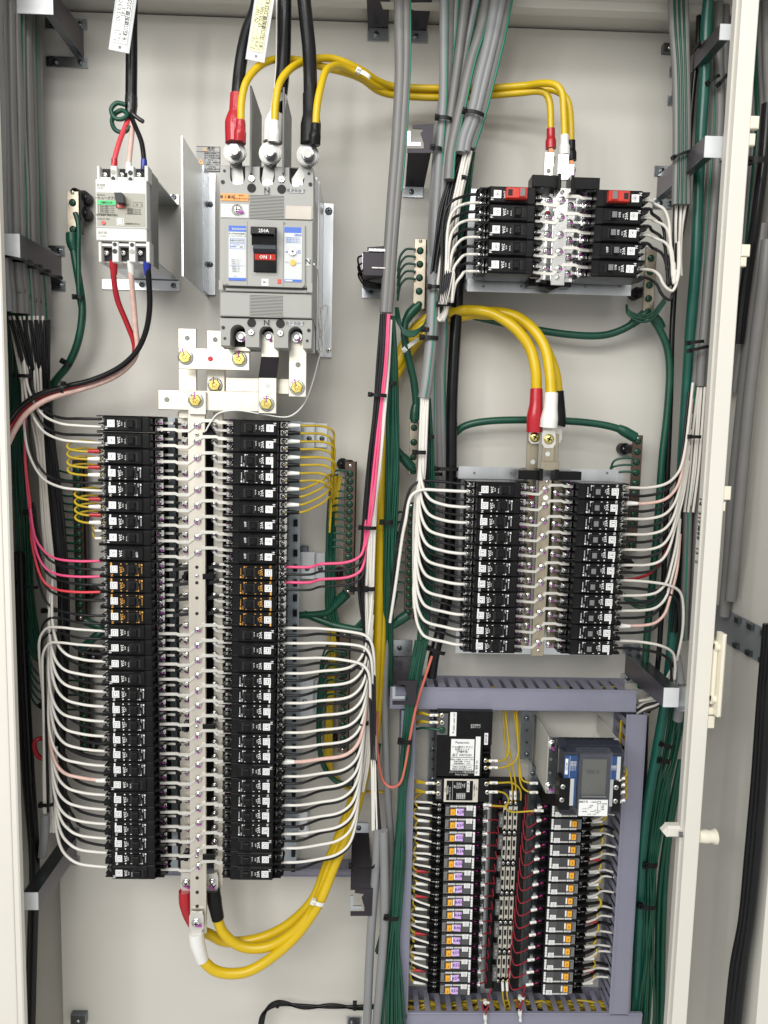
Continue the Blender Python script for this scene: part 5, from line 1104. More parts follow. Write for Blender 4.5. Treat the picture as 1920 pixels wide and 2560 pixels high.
# the big upright bundle between the blocks
yl = ['thick yellow cable ending in a red sleeve above the middle block', 'thick yellow cable ending in a white sleeve above the middle block', 'thick yellow cable ending in a black sleeve above the middle block']
low = [[(498, 2328, .10), (520, 2334, .095), (560, 2353, .09), (620, 2352, .09), (680, 2334, .09), (735, 2300, .09), (785, 2245, .09), (815, 2170, .08), (852, 2080, .07), (890, 1975, .05)],
       [(506, 2400, .13), (535, 2425, .13), (575, 2434, .128), (623, 2427, .125), (679, 2394, .12), (738, 2342, .115), (778, 2290, .11), (804, 2245, .105), (838, 2159, .09), (877, 2067, .075), (908, 1955, .06)],
       [(543, 2294, .11), (556, 2328, .11), (587, 2358, .11), (623, 2370, .11), (671, 2366, .11), (718, 2342, .11), (758, 2306, .11), (794, 2252, .10), (826, 2160, .085), (862, 2075, .07), (898, 1965, .055)]]
up = [(918, 1900, .05), (936, 1750, .05), (945, 1550, .055), (951, 1350, .055), (956, 1200, .05), (960, 1090, .03), (974, 985, .035)]
tops3 = [[(1000, 900, .04), (1046, 826, .045), (1096, 792, .05), (1150, 777, .06), (1208, 778, .075), (1246, 791, .085), (1289, 822, .095), (1324, 869, .10), (1339, 926, .105), (1341, 976, .105)],
         [(1004, 912, .035), (1052, 842, .04), (1105, 806, .045), (1150, 792, .05), (1208, 781, .06), (1258, 782, .07), (1297, 795, .08), (1335, 826, .095), (1362, 869, .105), (1374, 926, .115), (1378, 984, .12)],
         [(998, 890, .03), (1036, 822, .035), (1090, 786, .04), (1150, 782, .045), (1208, 786, .05), (1270, 790, .055), (1310, 806, .06), (1345, 840, .07), (1370, 885, .08), (1388, 935, .085), (1394, 982, .085)]]
THK = []
for j in range(3):
    u = [(x+(j-1)*9, y, d+(j % 2)*.008) for x, y, d in up]
    o = wire('yellow_cable', low[j]+u+tops3[j], .0085, yel, yl[j], 'cable', 'three thick yellow cables', n=12); THK.append(o)
def px_sleeve(o, pts, m, name='sleeve', n=12):
    """pts (px,py,d,radius)"""
    P_ = [P(x, y, d) for x, y, d, r in pts]; rr = [r for *_, r in pts]
    q = cr(P_, 4); R_ = []
    for i in range(len(rr)-1):
        for j in range(4): R_.append(rr[i]+(rr[i+1]-rr[i])*j/4)
    R_.append(rr[-1]); return MB().tube(q, R_, m, n).build(name, o)
def lug(o, px, py, d, wpx, hpx, m=tinm, screw=None, neck=None):
    b = MB(); n = 10; pts = [(px-wpx, py+hpx*.6)]+[(px+wpx*cos(a)*-1, py-hpx*sin(a)*.6) for a in [pi*i/n for i in range(n+1)]]+[(px+wpx, py+hpx*.6)]
    q = [(px-wpx*.8, py-hpx), (px+wpx*.8, py-hpx), (px+wpx, py-hpx*.6), (px+wpx, py+hpx*.5), (px+wpx*.6, py+hpx), (px-wpx*.6, py+hpx), (px-wpx, py+hpx*.5), (px-wpx, py-hpx*.6)]
    pl(b, q, d, .003, m); l = b.build('lug', o)
    if screw: put('screw', screw, o, P(px, py, d+.0005), (0, random.uniform(0, 1), 0))
    return l
px_sleeve(THK[0], [(1341, 972, .105, .0098), (1340, 1010, .106, .0105), (1337, 1040, .106, .0128), (1336, 1080, .105, .0128)], redv); lug(THK[0], 1337, 1093, .107, 15, 16, tinm, cross_screw(gold, .0072, .004, washer=.008))
px_sleeve(THK[1], [(1378, 982, .12, .0105), (1376, 1020, .121, .011), (1373, 1048, .121, .0138), (1371, 1068, .12, .0138)], whitev); lug(THK[1], 1372, 1098, .122, 17, 22, tinm, cross_screw(gold, .0072, .004, washer=.008))
px_sleeve(THK[2], [(1394, 978, .085, .0098), (1396, 1015, .085, .0105), (1396, 1055, .085, .0125), (1394, 1064, .085, .0125)], black); lug(THK[2], 1392, 1085, .086, 13, 22)
px_sleeve(THK[1], [(490, 2330, .132, .0125), (492, 2352, .132, .0128), (497, 2372, .132, .0118), (506, 2400, .13, .0105)], whitev); lug(THK[1], 491, 2307, .135, 18, 26, tinm, SC_L)
px_sleeve(THK[2], [(533, 2226, .105, .0115), (536, 2252, .108, .0125), (539, 2268, .109, .0115), (545, 2297, .11, .0105)], black); lug(THK[2], 530, 2208, .106, 15, 24, tinm, SC_L)
px_sleeve(THK[0], [(464, 2226, .105, .0115), (466, 2255, .105, .0125), (476, 2290, .103, .0115), (492, 2322, .10, .0095)], redv); lug(THK[0], 466, 2208, .106, 14, 24, tinm, SC_L)
tie(796, 2256, 30, .112, 'clear nylon tie round the three thick yellow cables near the foot', 20, nylon, 10); tie(1027, 862, 46, .055, 'clear nylon tie round the thick yellow cables behind the green wires', -40, nylon, 10); tie(955, 1188, 30, .045, 'clear nylon tie on the thick yellow cable beside white wires', 0, nylon, 9)
# sheath beside the main breaker and its coloured cores
for xs, lab_ in ((0, 'grey sheathed cable with green edge hanging beside the main breaker'), (1, 'second grey sheathed cable hanging close beside its twin by the main breaker')):
    o = wire('grey_cable', [(998+xs*17, -40, .105), (1000+xs*16, 100, .105), (1000+xs*14, 200, .105), (992+xs*13, 350, .105), (982+xs*12, 480, .108), (974+xs*10, 600, .112), (968+xs*9, 700, .112), (962+xs*9, 782, .112)], .0085 if xs == 0 else .007, grayc, lab_, 'cable', 'grey sheathed cables in the middle', n=10)
    if xs: MB().tube([p+Vector((.006, -.003, 0)) for p in path([(1015, -40, .105), (1016, 100, .105), (1014, 200, .105), (1005, 350, .105), (994, 480, .108)])], .0016, greenl, 5).build('green_stripe', o)
mb = [(0, 'black', 'black_wire', greyw, 7, [(953, 966, 785, .112), (946, 962, 900, .11), (934, 953, 1030, .108), (920, 943, 1150, .105), (912, 938, 1260, .10), (902, 918, 1370, .095), (896, 916, 1480, .09), (912, 926, 1600, .075), (908, 926, 1750, .07), (890, 915, 1900, .065), (878, 900, 1990, .06)]),
      (1, 'pink', 'pink_wire', pinkv, 2, [(968, 972, 785, .114), (962, 967, 900, .113), (949, 954, 1030, .112), (938, 944, 1150, .112), (926, 933, 1260, .11), (917, 922, 1330, .106), (912, 915, 1365, .103)]),
      (2, 'white', 'white_wire', cream, 6, [(972, 978, 800, .108), (964, 972, 920, .108), (954, 964, 1030, .108), (941, 952, 1150, .107), (928, 939, 1260, .106), (919, 934, 1370, .10), (915, 932, 1480, .095), (918, 930, 1600, .09), (914, 928, 1750, .088), (896, 922, 1900, .085), (885, 908, 1980, .083)]),
      (3, 'green', 'green_wire', greenv, 9, [(974, 984, 790, .10), (974, 990, 900, .095), (968, 994, 1030, .09), (968, 996, 1150, .085), (965, 992, 1260, .08), (962, 986, 1370, .075), (960, 984, 1470, .07), (960, 980, 1600, .05), (962, 980, 1720, .045)])]
for _, cn, nm, m, n, rws in mb: band(nm, n, rws, .0022, m, '%s core wire in the upright bundle fed by the middle grey sheath' % cn, 'wire', '%s core wires under the middle grey sheath' % cn)
tie(945, 988, 44, .118, 'black cable tie round black pink and white wires beside the green bundle', 3, hpx=9); tie(980, 958, 22, .1, 'black cable tie round the green bundle below the grey sheath', 0, hpx=8); tie(920, 1319, 42, .112, 'black cable tie round pink and white wires above the pink bends', 2, hpx=9); tie(968, 1305, 30, .09, 'black cable tie round green wires beside the yellow cable', 0, hpx=10); tie(893, 1472, 26, .1, 'black cable tie round black wires level with orange printed breakers', 0, hpx=11); tie(925, 1472, 24, .105, 'black cable tie round white wires below the pink bends', 0, hpx=11)
tie(912, 1807, 20, .1, 'black cable tie round the white wires beside the lower earth bar', 0, hpx=11)
# grey fan of cables over the middle
fan = [((1111, -40), (1110, 150), (1108, 260), (1100, 380), (1090, 560)), ((1125, -40), (1122, 140), (1112, 270), (1098, 420), (1084, 600)), ((1146, -40), (1128, 150), (1104, 300), (1094, 420), (1082, 640)), ((1168, -40), (1150, 120), (1128, 280), (1112, 420), (1098, 640)),
       ((1200, -40), (1165, 120), (1140, 260), (1122, 400), (1106, 640))]
for j, q in enumerate(fan):
    d = .085-.006*(j % 3)
    pts = [(q[0][0], q[0][1], d+.02), (q[1][0], q[1][1], d), (q[2][0], q[2][1], d), (q[3][0], q[3][1], d), (q[4][0], q[4][1], d-.01)]
    tail = [(1086+j*6, 800, .065), (1080+j*6, 950, .05), (1078+j*8, 1150, .035), (1084+j*7, 1350, .03), (1076+j*7, 1560, .03)] if j != 2 else [(1084, 720, .095), (1078, 850, .10), (1066, 960, .105), (1060, 995, .105)]
    o = wire('grey_cable', pts+tail, .0075 if j != 2 else .0098, grayc2 if j % 2 == 0 else grayc, ['thin grey cable nearest the notched hook in the fanned bundle', 'grey cable second from the notched hook in the fanned bundle', 'broad grey cable with green stripe whose sheath ends above white wires', 'grey cable over the yellow cables in the fanned bundle', 'grey cable that passes behind the upper breaker block tray'][j], 'cable', 'grey cables fanning down from the top centre', n=10)
    if j in (0, 2, 4): MB().tube([p+Vector((.004 if j != 2 else .002, -.0062 if j != 2 else -.0092, 0)) for p in path(pts+tail)], .0014, greenl, 5).build('green_stripe', o)
fb = [[(1222, -40), (1206, 60), (1176, 160), (1152, 270), (1128, 380), (1122, 450)], [(1244, -40), (1226, 80), (1200, 190), (1178, 290), (1160, 340), (1152, 382)], [(1276, -40), (1256, 70), (1228, 190), (1202, 290), (1186, 340), (1176, 372)], [(1262, -40), (1240, 80), (1212, 200), (1190, 290), (1170, 350), (1164, 380)]]
for j, q in enumerate(fb):
    pts = [(x, y, .10+.008*(j % 2)) for x, y in q]
    o = wire('grey_cable', pts, .0082 if j != 3 else .007, grayc if j % 2 == 0 else grayc2, ['grey cable with green edge inside the fan, split low behind black wires', 'light grey cable of the fan cut open above the black cores', 'outermost grey cable of the fan with bright green edge', 'grey cable wedged behind the outermost one of the fan'][j], 'cable', 'grey cables fanning down from the top centre', n=10)
    if j in (0, 2): MB().tube([p+Vector((.006, -.005, 0)) for p in path(pts)], .0022, greenl, 5).build('green_stripe', o)
tie(1110, 297, 40, .095, 'black cable tie round grey cables beside the notched hook', 4, hpx=9); tie(1184, 285, 54, .115, 'black cable tie round the outer grey cables of the fan', 10, hpx=9); tie(1092, 372, 26, .095, 'black cable tie on the thin grey cable below the notched hook', 6, hpx=10)
tie(1074, 845, 44, .105, 'black cable tie round the green striped grey sheath', 2, hpx=10); tie(1067, 824, 20, .105, 'loose black tie head above the tied grey sheath', 2, hpx=10)
wire('black_cable', [(1168, 300, .06), (1160, 500, .055), (1150, 640, .055), (1140, 800, .055), (1130, 1000, .055), (1128, 1180, .055), (1124, 1350, .05), (1120, 1480, .05), (1100, 1580, .05), (1085, 1640, .06), (1078, 1690, .05)], .0095, vinylk, 'thick black cable standing between grey cables and the middle block', 'cable', n=12)
tie(1120, 1172, 70, .065, 'black cable tie holding the thick black cable at the tray corner', 0, hpx=9); tie(1086, 1185, 40, .06, 'black cable tie round grey cables beside the middle tray', 0, hpx=9); tie(1112, 1392, 60, .06, 'black cable tie round black cable behind the middle block wires', 0, hpx=9); tie(1090, 1625, 50, .07, 'black cable tie above the grey duct', 20, hpx=9)
# upper block, centre side: cores and their U turn
for i in range(5):
    for wh in (True, False):
        c = ROWTL[i]; E = endp(c, DT, False, wh)
        x = 1118+i*3 if wh else 1108+i*4
        via = [PX(1160, DT-.035, E.z+.001), PX(x+24, DT-.035, E.z-.004), PX(x+8, DT-.035, E.z-.018), PX(x, DT-.035, E.z-.045), PX(x-4+i*2, DT-.03, P(1110, 690, .1).z), PX(1098+i*4, DT-.03, P(1110, 770, .1).z)]
        if not wh: via[1].y += .01; via[2].y += .012; via[3].y += .012
        W_('white_wire' if wh else 'black_wire', [E, E+Vector((-.012, .001, 0))]+via, .0024, cream if wh else greyw, '%s wire curving from upper block breaker %s to the hanging loop' % ('white' if wh else 'black', 'ACEGI'[i]), 'wire', 'wires of the upper block, cable side')
band('white_wire', 5, [(1162, 1178, 378, .10), (1148, 1166, 440, .10), (1128, 1150, 520, .10), (1108, 1138, 620, .10), (1094, 1122, 720, .10), (1090, 1112, 775, .10), (1098, 1110, 802, .104), (1112, 1118, 780, .11), (1120, 1128, 720, .11)], .0023, cream, 'white core wire hanging in the loop beside the upper block', 'wire', 'core wires looped beside the upper block')
band('black_wire', 7, [(1146, 1172, 384, .092), (1124, 1150, 440, .09), (1100, 1134, 520, .09), (1086, 1112, 620, .09), (1074, 1094, 720, .09), (1074, 1090, 764, .09), (1086, 1096, 790, .094), (1102, 1106, 770, .1), (1110, 1116, 700, .1)], .0022, greyw, 'black core wire hanging in the loop beside the upper block', 'wire', 'core wires looped beside the upper block')
band('green_wire', 4, [(1172, 1186, 380, .085), (1164, 1178, 440, .08), (1150, 1168, 540, .07), (1132, 1142, 640, .06), (1118, 1126, 740, .055)], .0021, greenv, 'green core wire slipping behind the upper block wires', 'earth wire', 'green core wires beside the upper block')
tie(1088, 718, 34, .11, 'black cable tie round hanging black wires beside the upper block', 0, hpx=9); tie(1112, 762, 36, .112, 'black cable tie near the bottom of the hanging white loop', 0, hpx=9); tie(1166, 446, 18, .1, 'small black tie on the cores under the outermost fan cable', 0, hpx=9)
# upper block, door side
for i in range(5):
    if i == 3: continue
    for wh in (True, False):
        c = ROWTR[i]; E = endp(c, DT, True, wh)
        x = 1666+i*3+(6 if wh else 0); zb_ = P(1680, 720, .1).z
        via = [PX(1636, DT-.03, E.z-.002), PX(x-12, DT-.03, E.z-.010), PX(x, DT-.03, E.z-.028), PX(x+4, DT-.03, E.z-.06), PX(x+10, DT-.03, zb_+.01*(4-i)), PX(1684+i, DT-.03, zb_), PX(1694+i, DT-.03, zb_+.014), PX(1697+i*.5, DT-.025, P(1690, 620, .1).z)]
        if i == 4: via = [PX(1634, DT-.03, E.z-.0005), PX(1648, DT-.03, E.z-.007), PX(1657, DT-.03, E.z-.018), PX(1668, DT-.03, min(E.z-.026, zb_+.001)), PX(1682, DT-.03, min(E.z-.029, zb_-.003)), PX(1694, DT-.03, zb_+.006), PX(1699, DT-.028, zb_+.03), PX(1698, DT-.025, P(1690, 620, .1).z)]
        if not wh:
            for v in via: v.y += .009
        W_('white_wire' if wh else 'black_wire', [E, E+Vector((.010, .001, 0))]+via, .0024, cream if wh else greyw, '%s wire hooking down from upper block breaker %s beside the door' % ('white' if wh else 'black', 'BDFHJ'[i]), 'wire', 'wires of the upper block, door side')
band('white_wire', 3, [(1690, 1712, 510, .10), (1688, 1706, 570, .10), (1690, 1700, 640, .10), (1690, 1702, 690, .10)], .0024, cream, 'white core wire rising to the green striped cables by the door', 'wire', 'core wires under the green striped cables')
band('black_wire', 4, [(1685, 1718, 512, .095), (1684, 1708, 570, .095), (1684, 1698, 640, .095), (1684, 1698, 690, .095)], .0023, greyw, 'black core wire rising to the green striped cables by the door', 'wire', 'core wires under the green striped cables')
tie(1691, 644, 24, .112, 'black cable tie round cores beside the upper block and door', 0, hpx=12)
for j in range(4):
    o = wire('grey_cable', [(1678+j*11, -40, .10), (1681+j*11, 60, .105), (1689+j*9, 180, .11), (1691+j*9, 320, .112), (1690+j*9, 430, .112), (1688+j*10, 512, .112)], .0055, grayc, 'grey flat cable with green stripe running down above the door side cores', 'cable', 'green striped grey cables by the door', n=8)
    if j < 3: MB().tube([p+Vector((.002, -.0052, 0)) for p in path([(1678+j*11, -40, .10), (1681+j*11, 60, .105), (1689+j*9, 180, .11), (1691+j*9, 320, .112), (1690+j*9, 430, .112), (1688+j*10, 512, .112)])], .0020, greenv, 5).build('green_stripe', o)
tie(1702, 388, 48, .12, 'black cable tie holding the green striped cables to the zinc arm', -22, hpx=7)
# heavy cables on the door side
tealv = mat('teal_vinyl', (.007, .085, .062), .32, var=.1)
wire('teal_cable', [(1776, -40, .11), (1766, 60, .10), (1762, 180, .095), (1752, 345, .09), (1745, 500, .085), (1740, 640, .08), (1728, 800, .07), (1718, 950, .06), (1706, 1150, .05), (1694, 1350, .045), (1684, 1550, .045), (1668, 1720, .05), (1645, 1860, .055), (1618, 2020, .055), (1604, 2140, .05), (1597, 2320, .04), (1585, 2600, .035)], .0085, tealv, 'thick blue green cable running the full height on the door side', 'cable', n=12)
wire('black_cable', [(1748, 40, .085), (1744, 120, .085), (1732, 230, .08), (1724, 330, .08), (1720, 420, .08)], .0045, vinylk, 'thin black cable between the green striped and blue green cables', 'cable', n=9)
wire('black_cable', [(1688, 690, .05), (1680, 830, .05), (1676, 1000, .05), (1668, 1200, .05), (1661, 1400, .05), (1652, 1560, .05), (1642, 1680, .05), (1620, 1780, .04)], .0045, vinylk, 'slim black cable hanging straight down by the mounting plate edge', 'cable', n=9)
dg = [[(1780, -40), (1782, 100), (1786, 250), (1778, 400), (1764, 600), (1752, 800), (1744, 900), (1742, 960)], [(1796, -40), (1796, 120), (1800, 280), (1792, 420), (1778, 600), (1762, 800), (1752, 920), (1750, 966)], [(1812, -40), (1812, 140), (1812, 300), (1802, 450), (1788, 620), (1772, 800), (1758, 920), (1756, 968)], [(1788, -40), (1790, 100), (1794, 250), (1786, 400), (1772, 600), (1757, 800), (1735, 1000), (1722, 1200), (1716, 1400), (1708, 1600)], [(1826, 40), (1824, 180), (1822, 320), (1812, 470), (1798, 640), (1782, 800), (1764, 950), (1748, 1200), (1738, 1400), (1728, 1600)]]
for j, q in enumerate(dg):
    pts = [(x, y, .075-.01*(j > 2)+.01*(j % 2)) for x, y in q]
    o = wire('grey_cable', pts, .0072, grayc, 'grey sheathed cable in the tied bundle half hidden by the inner door', 'cable', 'grey cables half hidden by the inner door', n=9)
    if j in (0, 3): MB().tube([p+Vector((-.002, -.0066, 0)) for p in path(pts)], .0016, greenl, 5).build('green_stripe', o)
for x, y, w_, a, l in ((1772, 108, 70, -18, 'topmost'), (1782, 200, 40, -35, 'second'), (1806, 200, 36, -50, 'third'), (1738, 856, 44, -8, 'fourth'), (1745, 872, 54, -14, 'fifth'), (1737, 1092, 32, 0, 'sixth')): tie(x, y, w_, .1, '%s black cable tie along the cables half hidden by the inner door' % l, a, hpx=8)
wire('green_cable', [(1634, 800, .05), (1650, 826, .05), (1668, 870, .05), (1674, 930, .05), (1668, 1030, .05), (1655, 1150, .05), (1646, 1280, .05), (1634, 1420, .05), (1620, 1560, .05), (1612, 1660, .05), (1602, 1720, .045)], .0062, greenv, 'thick green earth cable dropping beside the slim black cable', 'earth cable', 'thick green earth cables', n=10)
G2 = wire('green_cable', [(1150, 782, .03), (1250, 806, .032), (1350, 826, .035), (1440, 838, .04), (1510, 838, .042), (1560, 822, .045), (1600, 796, .05)], .0062, greenv, 'thick green earth cable drooping under the upper block', 'earth cable', 'thick green earth cables', n=10)
px_sleeve(G2, [(1578, 812, .048, .0068), (1592, 800, .049, .0085), (1612, 786, .05, .0085)], greenv)
px_sleeve(bpy.data.objects['green_cable.001'] if False else G2, [(1630, 790, .05, .0085), (1645, 806, .05, .0088), (1655, 822, .05, .0068)], greenv)
G3 = wire('green_cable', [(1130, 1090, .03), (1160, 1066, .035), (1210, 1054, .04), (1290, 1050, .042), (1400, 1052, .045), (1480, 1058, .045), (1540, 1070, .048), (1590, 1092, .05)], .0062, greenv, 'thick green earth cable passing behind the yellow cable sleeves', 'earth cable', 'thick green earth cables', n=10)
px_sleeve(G3, [(1545, 1070, .049, .0068), (1560, 1078, .05, .0088), (1588, 1094, .05, .0088)], greenv)
G4 = wire('green_cable', [(1048, 762, .055), (1020, 790, .058), (1012, 815, .058), (1012, 850, .058), (1022, 900, .055), (1034, 950, .052), (1040, 1010, .05), (1036, 1056, .05)], .0062, greenv, 'thick green earth cable joining two short earth bars', 'earth cable', 'thick green earth cables', n=10)
px_sleeve(G4, [(1042, 768, .056, .0088), (1026, 784, .058, .0088), (1013, 805, .058, .0068)], greenv); px_sleeve(G4, [(1039, 1012, .05, .0066), (1037, 1030, .05, .0082), (1036, 1050, .05, .0082)], greenv)
G5 = wire('green_cable', [(990, 1122, .045), (1004, 1138, .045), (1022, 1160, .045), (1034, 1176, .046)], .0062, greenv, 'stubby green earth cable leaving the small earth bar', 'earth cable', 'thick green earth cables', n=10); px_sleeve(G5, [(1006, 1142, .046, .0085), (1018, 1156, .046, .0088), (1030, 1170, .046, .0088)], greenv)
G6 = wire('green_cable', [(745, 1538, .03), (790, 1536, .035), (820, 1530, .04), (845, 1506, .045), (862, 1488, .05)], .0062, greenv, 'thick green earth cable from the coppery bar behind the tall block', 'earth cable', 'thick green earth cables', n=10); px_sleeve(G6, [(836, 1516, .045, .007), (850, 1500, .046, .009), (866, 1484, .05, .009)], greenv)
G7 = wire('green_cable', [(760, 1534, .03), (800, 1550, .035), (850, 1566, .04), (920, 1576, .05), (970, 1570, .05), (1010, 1545, .05)], .0062, greenv, 'thick green earth cable crossing below the coppery bar', 'earth cable', 'thick green earth cables', n=10); px_sleeve(G7, [(985, 1562, .05, .007), (1000, 1550, .05, .009), (1020, 1536, .05, .009)], greenv)
G8 = wire('green_cable', [(184, 582, .05), (183, 610, .05), (190, 660, .05), (200, 720, .05), (206, 780, .05), (196, 850, .05), (172, 910, .045), (140, 950, .04), (122, 980, .035), (128, 1100, .03)], .0062, greenv, 'thick green earth cable from the short bar beside the small breaker', 'earth cable', 'thick green earth cables', n=10); px_sleeve(G8, [(180, 584, .05, .0095), (181, 606, .05, .0095), (186, 626, .05, .0072)], greenv)
wire('green_cable', [(188, 532, .055), (196, 560, .056), (196, 640, .055), (198, 740, .055), (204, 790, .05), (190, 860, .05), (166, 914, .045), (138, 962, .04), (126, 1010, .035), (132, 1090, .03)], .004, greenv, 'thinner green earth wire alongside the thick one by the small breaker', 'earth cable', 'thick green earth cables', n=8)
tie(198, 743, 22, .062, 'black cable tie on green cables under the short earth bar', 0, hpx=9); tie(168, 909, 24, .055, 'black cable tie where green cables bend under the small breaker', 30, hpx=10)
G9 = wire('green_cable', [(212, 1552, .035), (230, 1560, .035), (252, 1568, .035), (262, 1580, .03)], .007, greenv, 'stubby green cable under the long dark earth bar', 'earth cable', 'thick green earth cables', n=10); wire('green_cable', [(200, 1626, .035), (222, 1606, .035), (246, 1586, .035), (262, 1578, .03)], .007, greenv, 'stubby green cable above the lower earth bar', 'earth cable', 'thick green earth cables', n=10)
for k in range(5):
    a = P(1040, 624+k*18.5, .056); W_('green_wire', [a, a+Vector((-.012, 0, .001)), PX(1012, .055, a.z-.001), PX(1000, .055, a.z-.012), PX(994, .055, a.z-.035)], .0019, greenv, ORD[k]+' bent green wire on the short bright earth bar', 'earth wire', 'bent green wires on the short bright earth bar')
    wire('green_wire', [(990+k, 770, .06), (992+k*2, 800, .075), (1008, 822+k*3, .08), (1034, 828+k*3, .08), (1060, 812, .075), (1072+k, 780, .07)], .0019, greenv, 'green wire sagging across the yellow cables', 'earth wire', 'green wires sagging across the yellow cables')
for k in range(9):
    a = P(1016-k*.6, 1282+k*25, .05); W_('green_wire', [a, a+Vector((-.012, .002, .001)), PX(992, .045, a.z-.006), PX(984, .04, a.z-.03)], .0018, greenv, ORD[k]+' bent green wire on the earth bar of the middle block', 'earth wire', 'bent green wires on the middle block earth bar')
for k in range(3): wire('green_wire', [(1566, 762, .06), (1570, 775+k*5, .065), (1600, 788+k*8, .07), (1630, 782+k*8, .07), (1664, 742+k*6, .07)], .0019, greenv, 'green wire sagging under the upper block tray', 'earth wire', 'green wires sagging under the upper block tray')
for k in range(4): wire('green_wire', [(1560, 1485+k*4, .06), (1590, 1500+k*6, .07), (1630, 1500+k*7, .075), (1660, 1480+k*6, .075), (1684, 1440, .07)], .0019, greenv, 'green wire sagging behind the middle block wires by the door', 'earth wire', 'green wires sagging by the door')
for k in range(3): wire('green_wire', [(1584, 1146+k*17, .057), (1560, 1145+k*17, .055), (1536, 1152+k*14, .05), (1526, 1172, .045)], .0019, greenv, ORD[k]+' bent green wire on the door side earth bar', 'earth wire', 'bent green wires on the door side earth bar')
# middle block wires
for i in range(11):
    c = ROWML[i]; n = 35+2*i
    for wh in (True, False):
        E = endp(c, DM, False, wh)
        if i == 0: via = [PX(1100, DM-.03, E.z+(.0005 if wh else .002)), PX(1050, DM-.03, E.z-.0 if wh else E.z+.001), PX(1026, DM-.03, E.z-.012), PX(1014 if wh else 1010, DM-.03, E.z-.05), PX(1006 if wh else 998, DM-.035, P(1000, 1340, .1).z), PX(988 if wh else 980, DM-.04, P(985, 1470, .1).z), PX(975, DM-.05, P(985, 1560, .1).z)]
        else: x = (1052-i*1.5 if wh else 1056-i*1.2); via = [PX(1112, DM-.03, E.z+.002), PX(x+26, DM-.032, E.z+.010), PX(x+9, DM-.035, E.z+.026), PX(x+1, DM-.038, E.z+.05), PX(x-3 if i > 3 else x, DM-.04, E.z+.085), PX(x+(2 if i > 3 else 6), DM-.042, E.z+.12)]
        if not wh:
            for v in via: v.y += .010
        W_('white_wire' if wh else 'black_wire', [E, E+Vector((-.012, .001, 0))]+via, .0026 if wh else .0022, whitew if wh else greyw, '%s wire bending to breaker boxed %s of the middle block' % ('white' if wh else 'black', nw(n)), 'wire', 'wires of the middle block, cable side')
band('white_wire', 5, [(1056, 1068, 992, .105), (1052, 1064, 1080, .102), (1046, 1062, 1180, .098), (1036, 1050, 1280, .09), (1034, 1046, 1400, .085), (1034, 1044, 1520, .08)], .0024, whitew, 'white core wire in the sheath bundle beside the middle block', 'wire', 'core wires beside the middle block')
band('black_wire', 4, [(1062, 1074, 992, .095), (1058, 1070, 1080, .09), (1054, 1066, 1180, .085), (1044, 1058, 1320, .08), (1044, 1054, 1500, .075)], .0022, greyw, 'black core wire in the sheath bundle beside the middle block', 'wire', 'core wires beside the middle block')
band('green_wire', 6, [(1066, 1076, 995, .085), (1068, 1080, 1080, .08), (1070, 1084, 1200, .07), (1066, 1084, 1320, .06), (1062, 1082, 1430, .055), (1052, 1072, 1520, .055), (1044, 1066, 1600, .06)], .0021, greenv, 'green core wire in the sheath bundle beside the middle block', 'earth wire', 'green core wires beside the middle block')
tie(1050, 1131, 30, .11, 'black cable tie round white cores above the middle block', 0, hpx=10); tie(1076, 1092, 20, .09, 'black cable tie round green cores above the middle block', 0, hpx=10); tie(1070, 1420, 24, .07, 'black cable tie round green cores behind the middle block wires', 0, hpx=10)
for i in range(11):
    c = ROWMR[i]; n = 36+2*i
    for wh in (True, False):
        E = endp(c, DM, True, wh); pk = wh and i in (1, 9); zb_ = E.z
        if i < 6: via = [PX(1620, DM-.03, E.z), PX(1668+i*-3, DM-.03, E.z+.008), PX(1698-i*5, DM-.035, E.z+.028), PX(1712-i*5, DM-.04, E.z+.06), PX(1722-i*3, DM-.045, E.z+.11), PX(1732-i*2, DM-.05, E.z+.17)]
        elif i == 6: via = [PX(1620, DM-.03, E.z-.003), PX(1672, DM-.03, E.z-.008), PX(1700, DM-.035, E.z-.020), PX(1708, DM-.04, E.z-.045), PX(1706, DM-.045, E.z-.09), PX(1692, DM-.05, E.z-.14)]
        elif i == 10: via = [PX(1600, DM-.03, E.z-.003), PX(1652, DM-.03, E.z-.009), PX(1682, DM-.035, E.z-.022), PX(1688, DM-.04, E.z-.045), PX(1686, DM-.045, E.z-.07)]
        else: via = [PX(1612, DM-.03, E.z), PX(1650-i, DM-.032, E.z+.005), PX(1672-i, DM-.036, E.z+.020), PX(1684-i, DM-.04, E.z+.045), PX(1692, DM-.045, E.z+.09), PX(1700, DM-.05, E.z+.15)]
        if not wh:
            for v in via: v.y += .008; v.x -= .003; v.z -= .002
        o = W_('white_wire' if wh else 'black_wire', [E, E+Vector((.012, .001, 0))]+via, .0024 if not pk else .0026, clearp if pk else (cream if wh else greyw), '%s wire leaving breaker boxed %s of the middle block' % ('pale pink' if pk else ('white' if wh else 'black'), nw(n)), 'wire', 'wires of the middle block, door side')
        if pk: ferrule(o, E+Vector((.004, 0, 0)), 1, whitev, .019, .0036)
wire('red_wire', [(1556, 1450, .08), (1590, 1446, .075), (1630, 1430, .07), (1660, 1390, .06), (1680, 1330, .055), (1690, 1290, .05)], .0026, redv, 'dark red wire sweeping from the middle block towards the door', 'wire')
band('black_wire', 5, [(1742, 1756, 968, .075), (1730, 1750, 1080, .075), (1716, 1738, 1200, .07), (1702, 1724, 1350, .065), (1690, 1712, 1480, .06), (1680, 1700, 1580, .055)], .0023, greyw, 'black core wire in the door side bundle of the middle block', 'wire', 'core wires in the door side bundle')
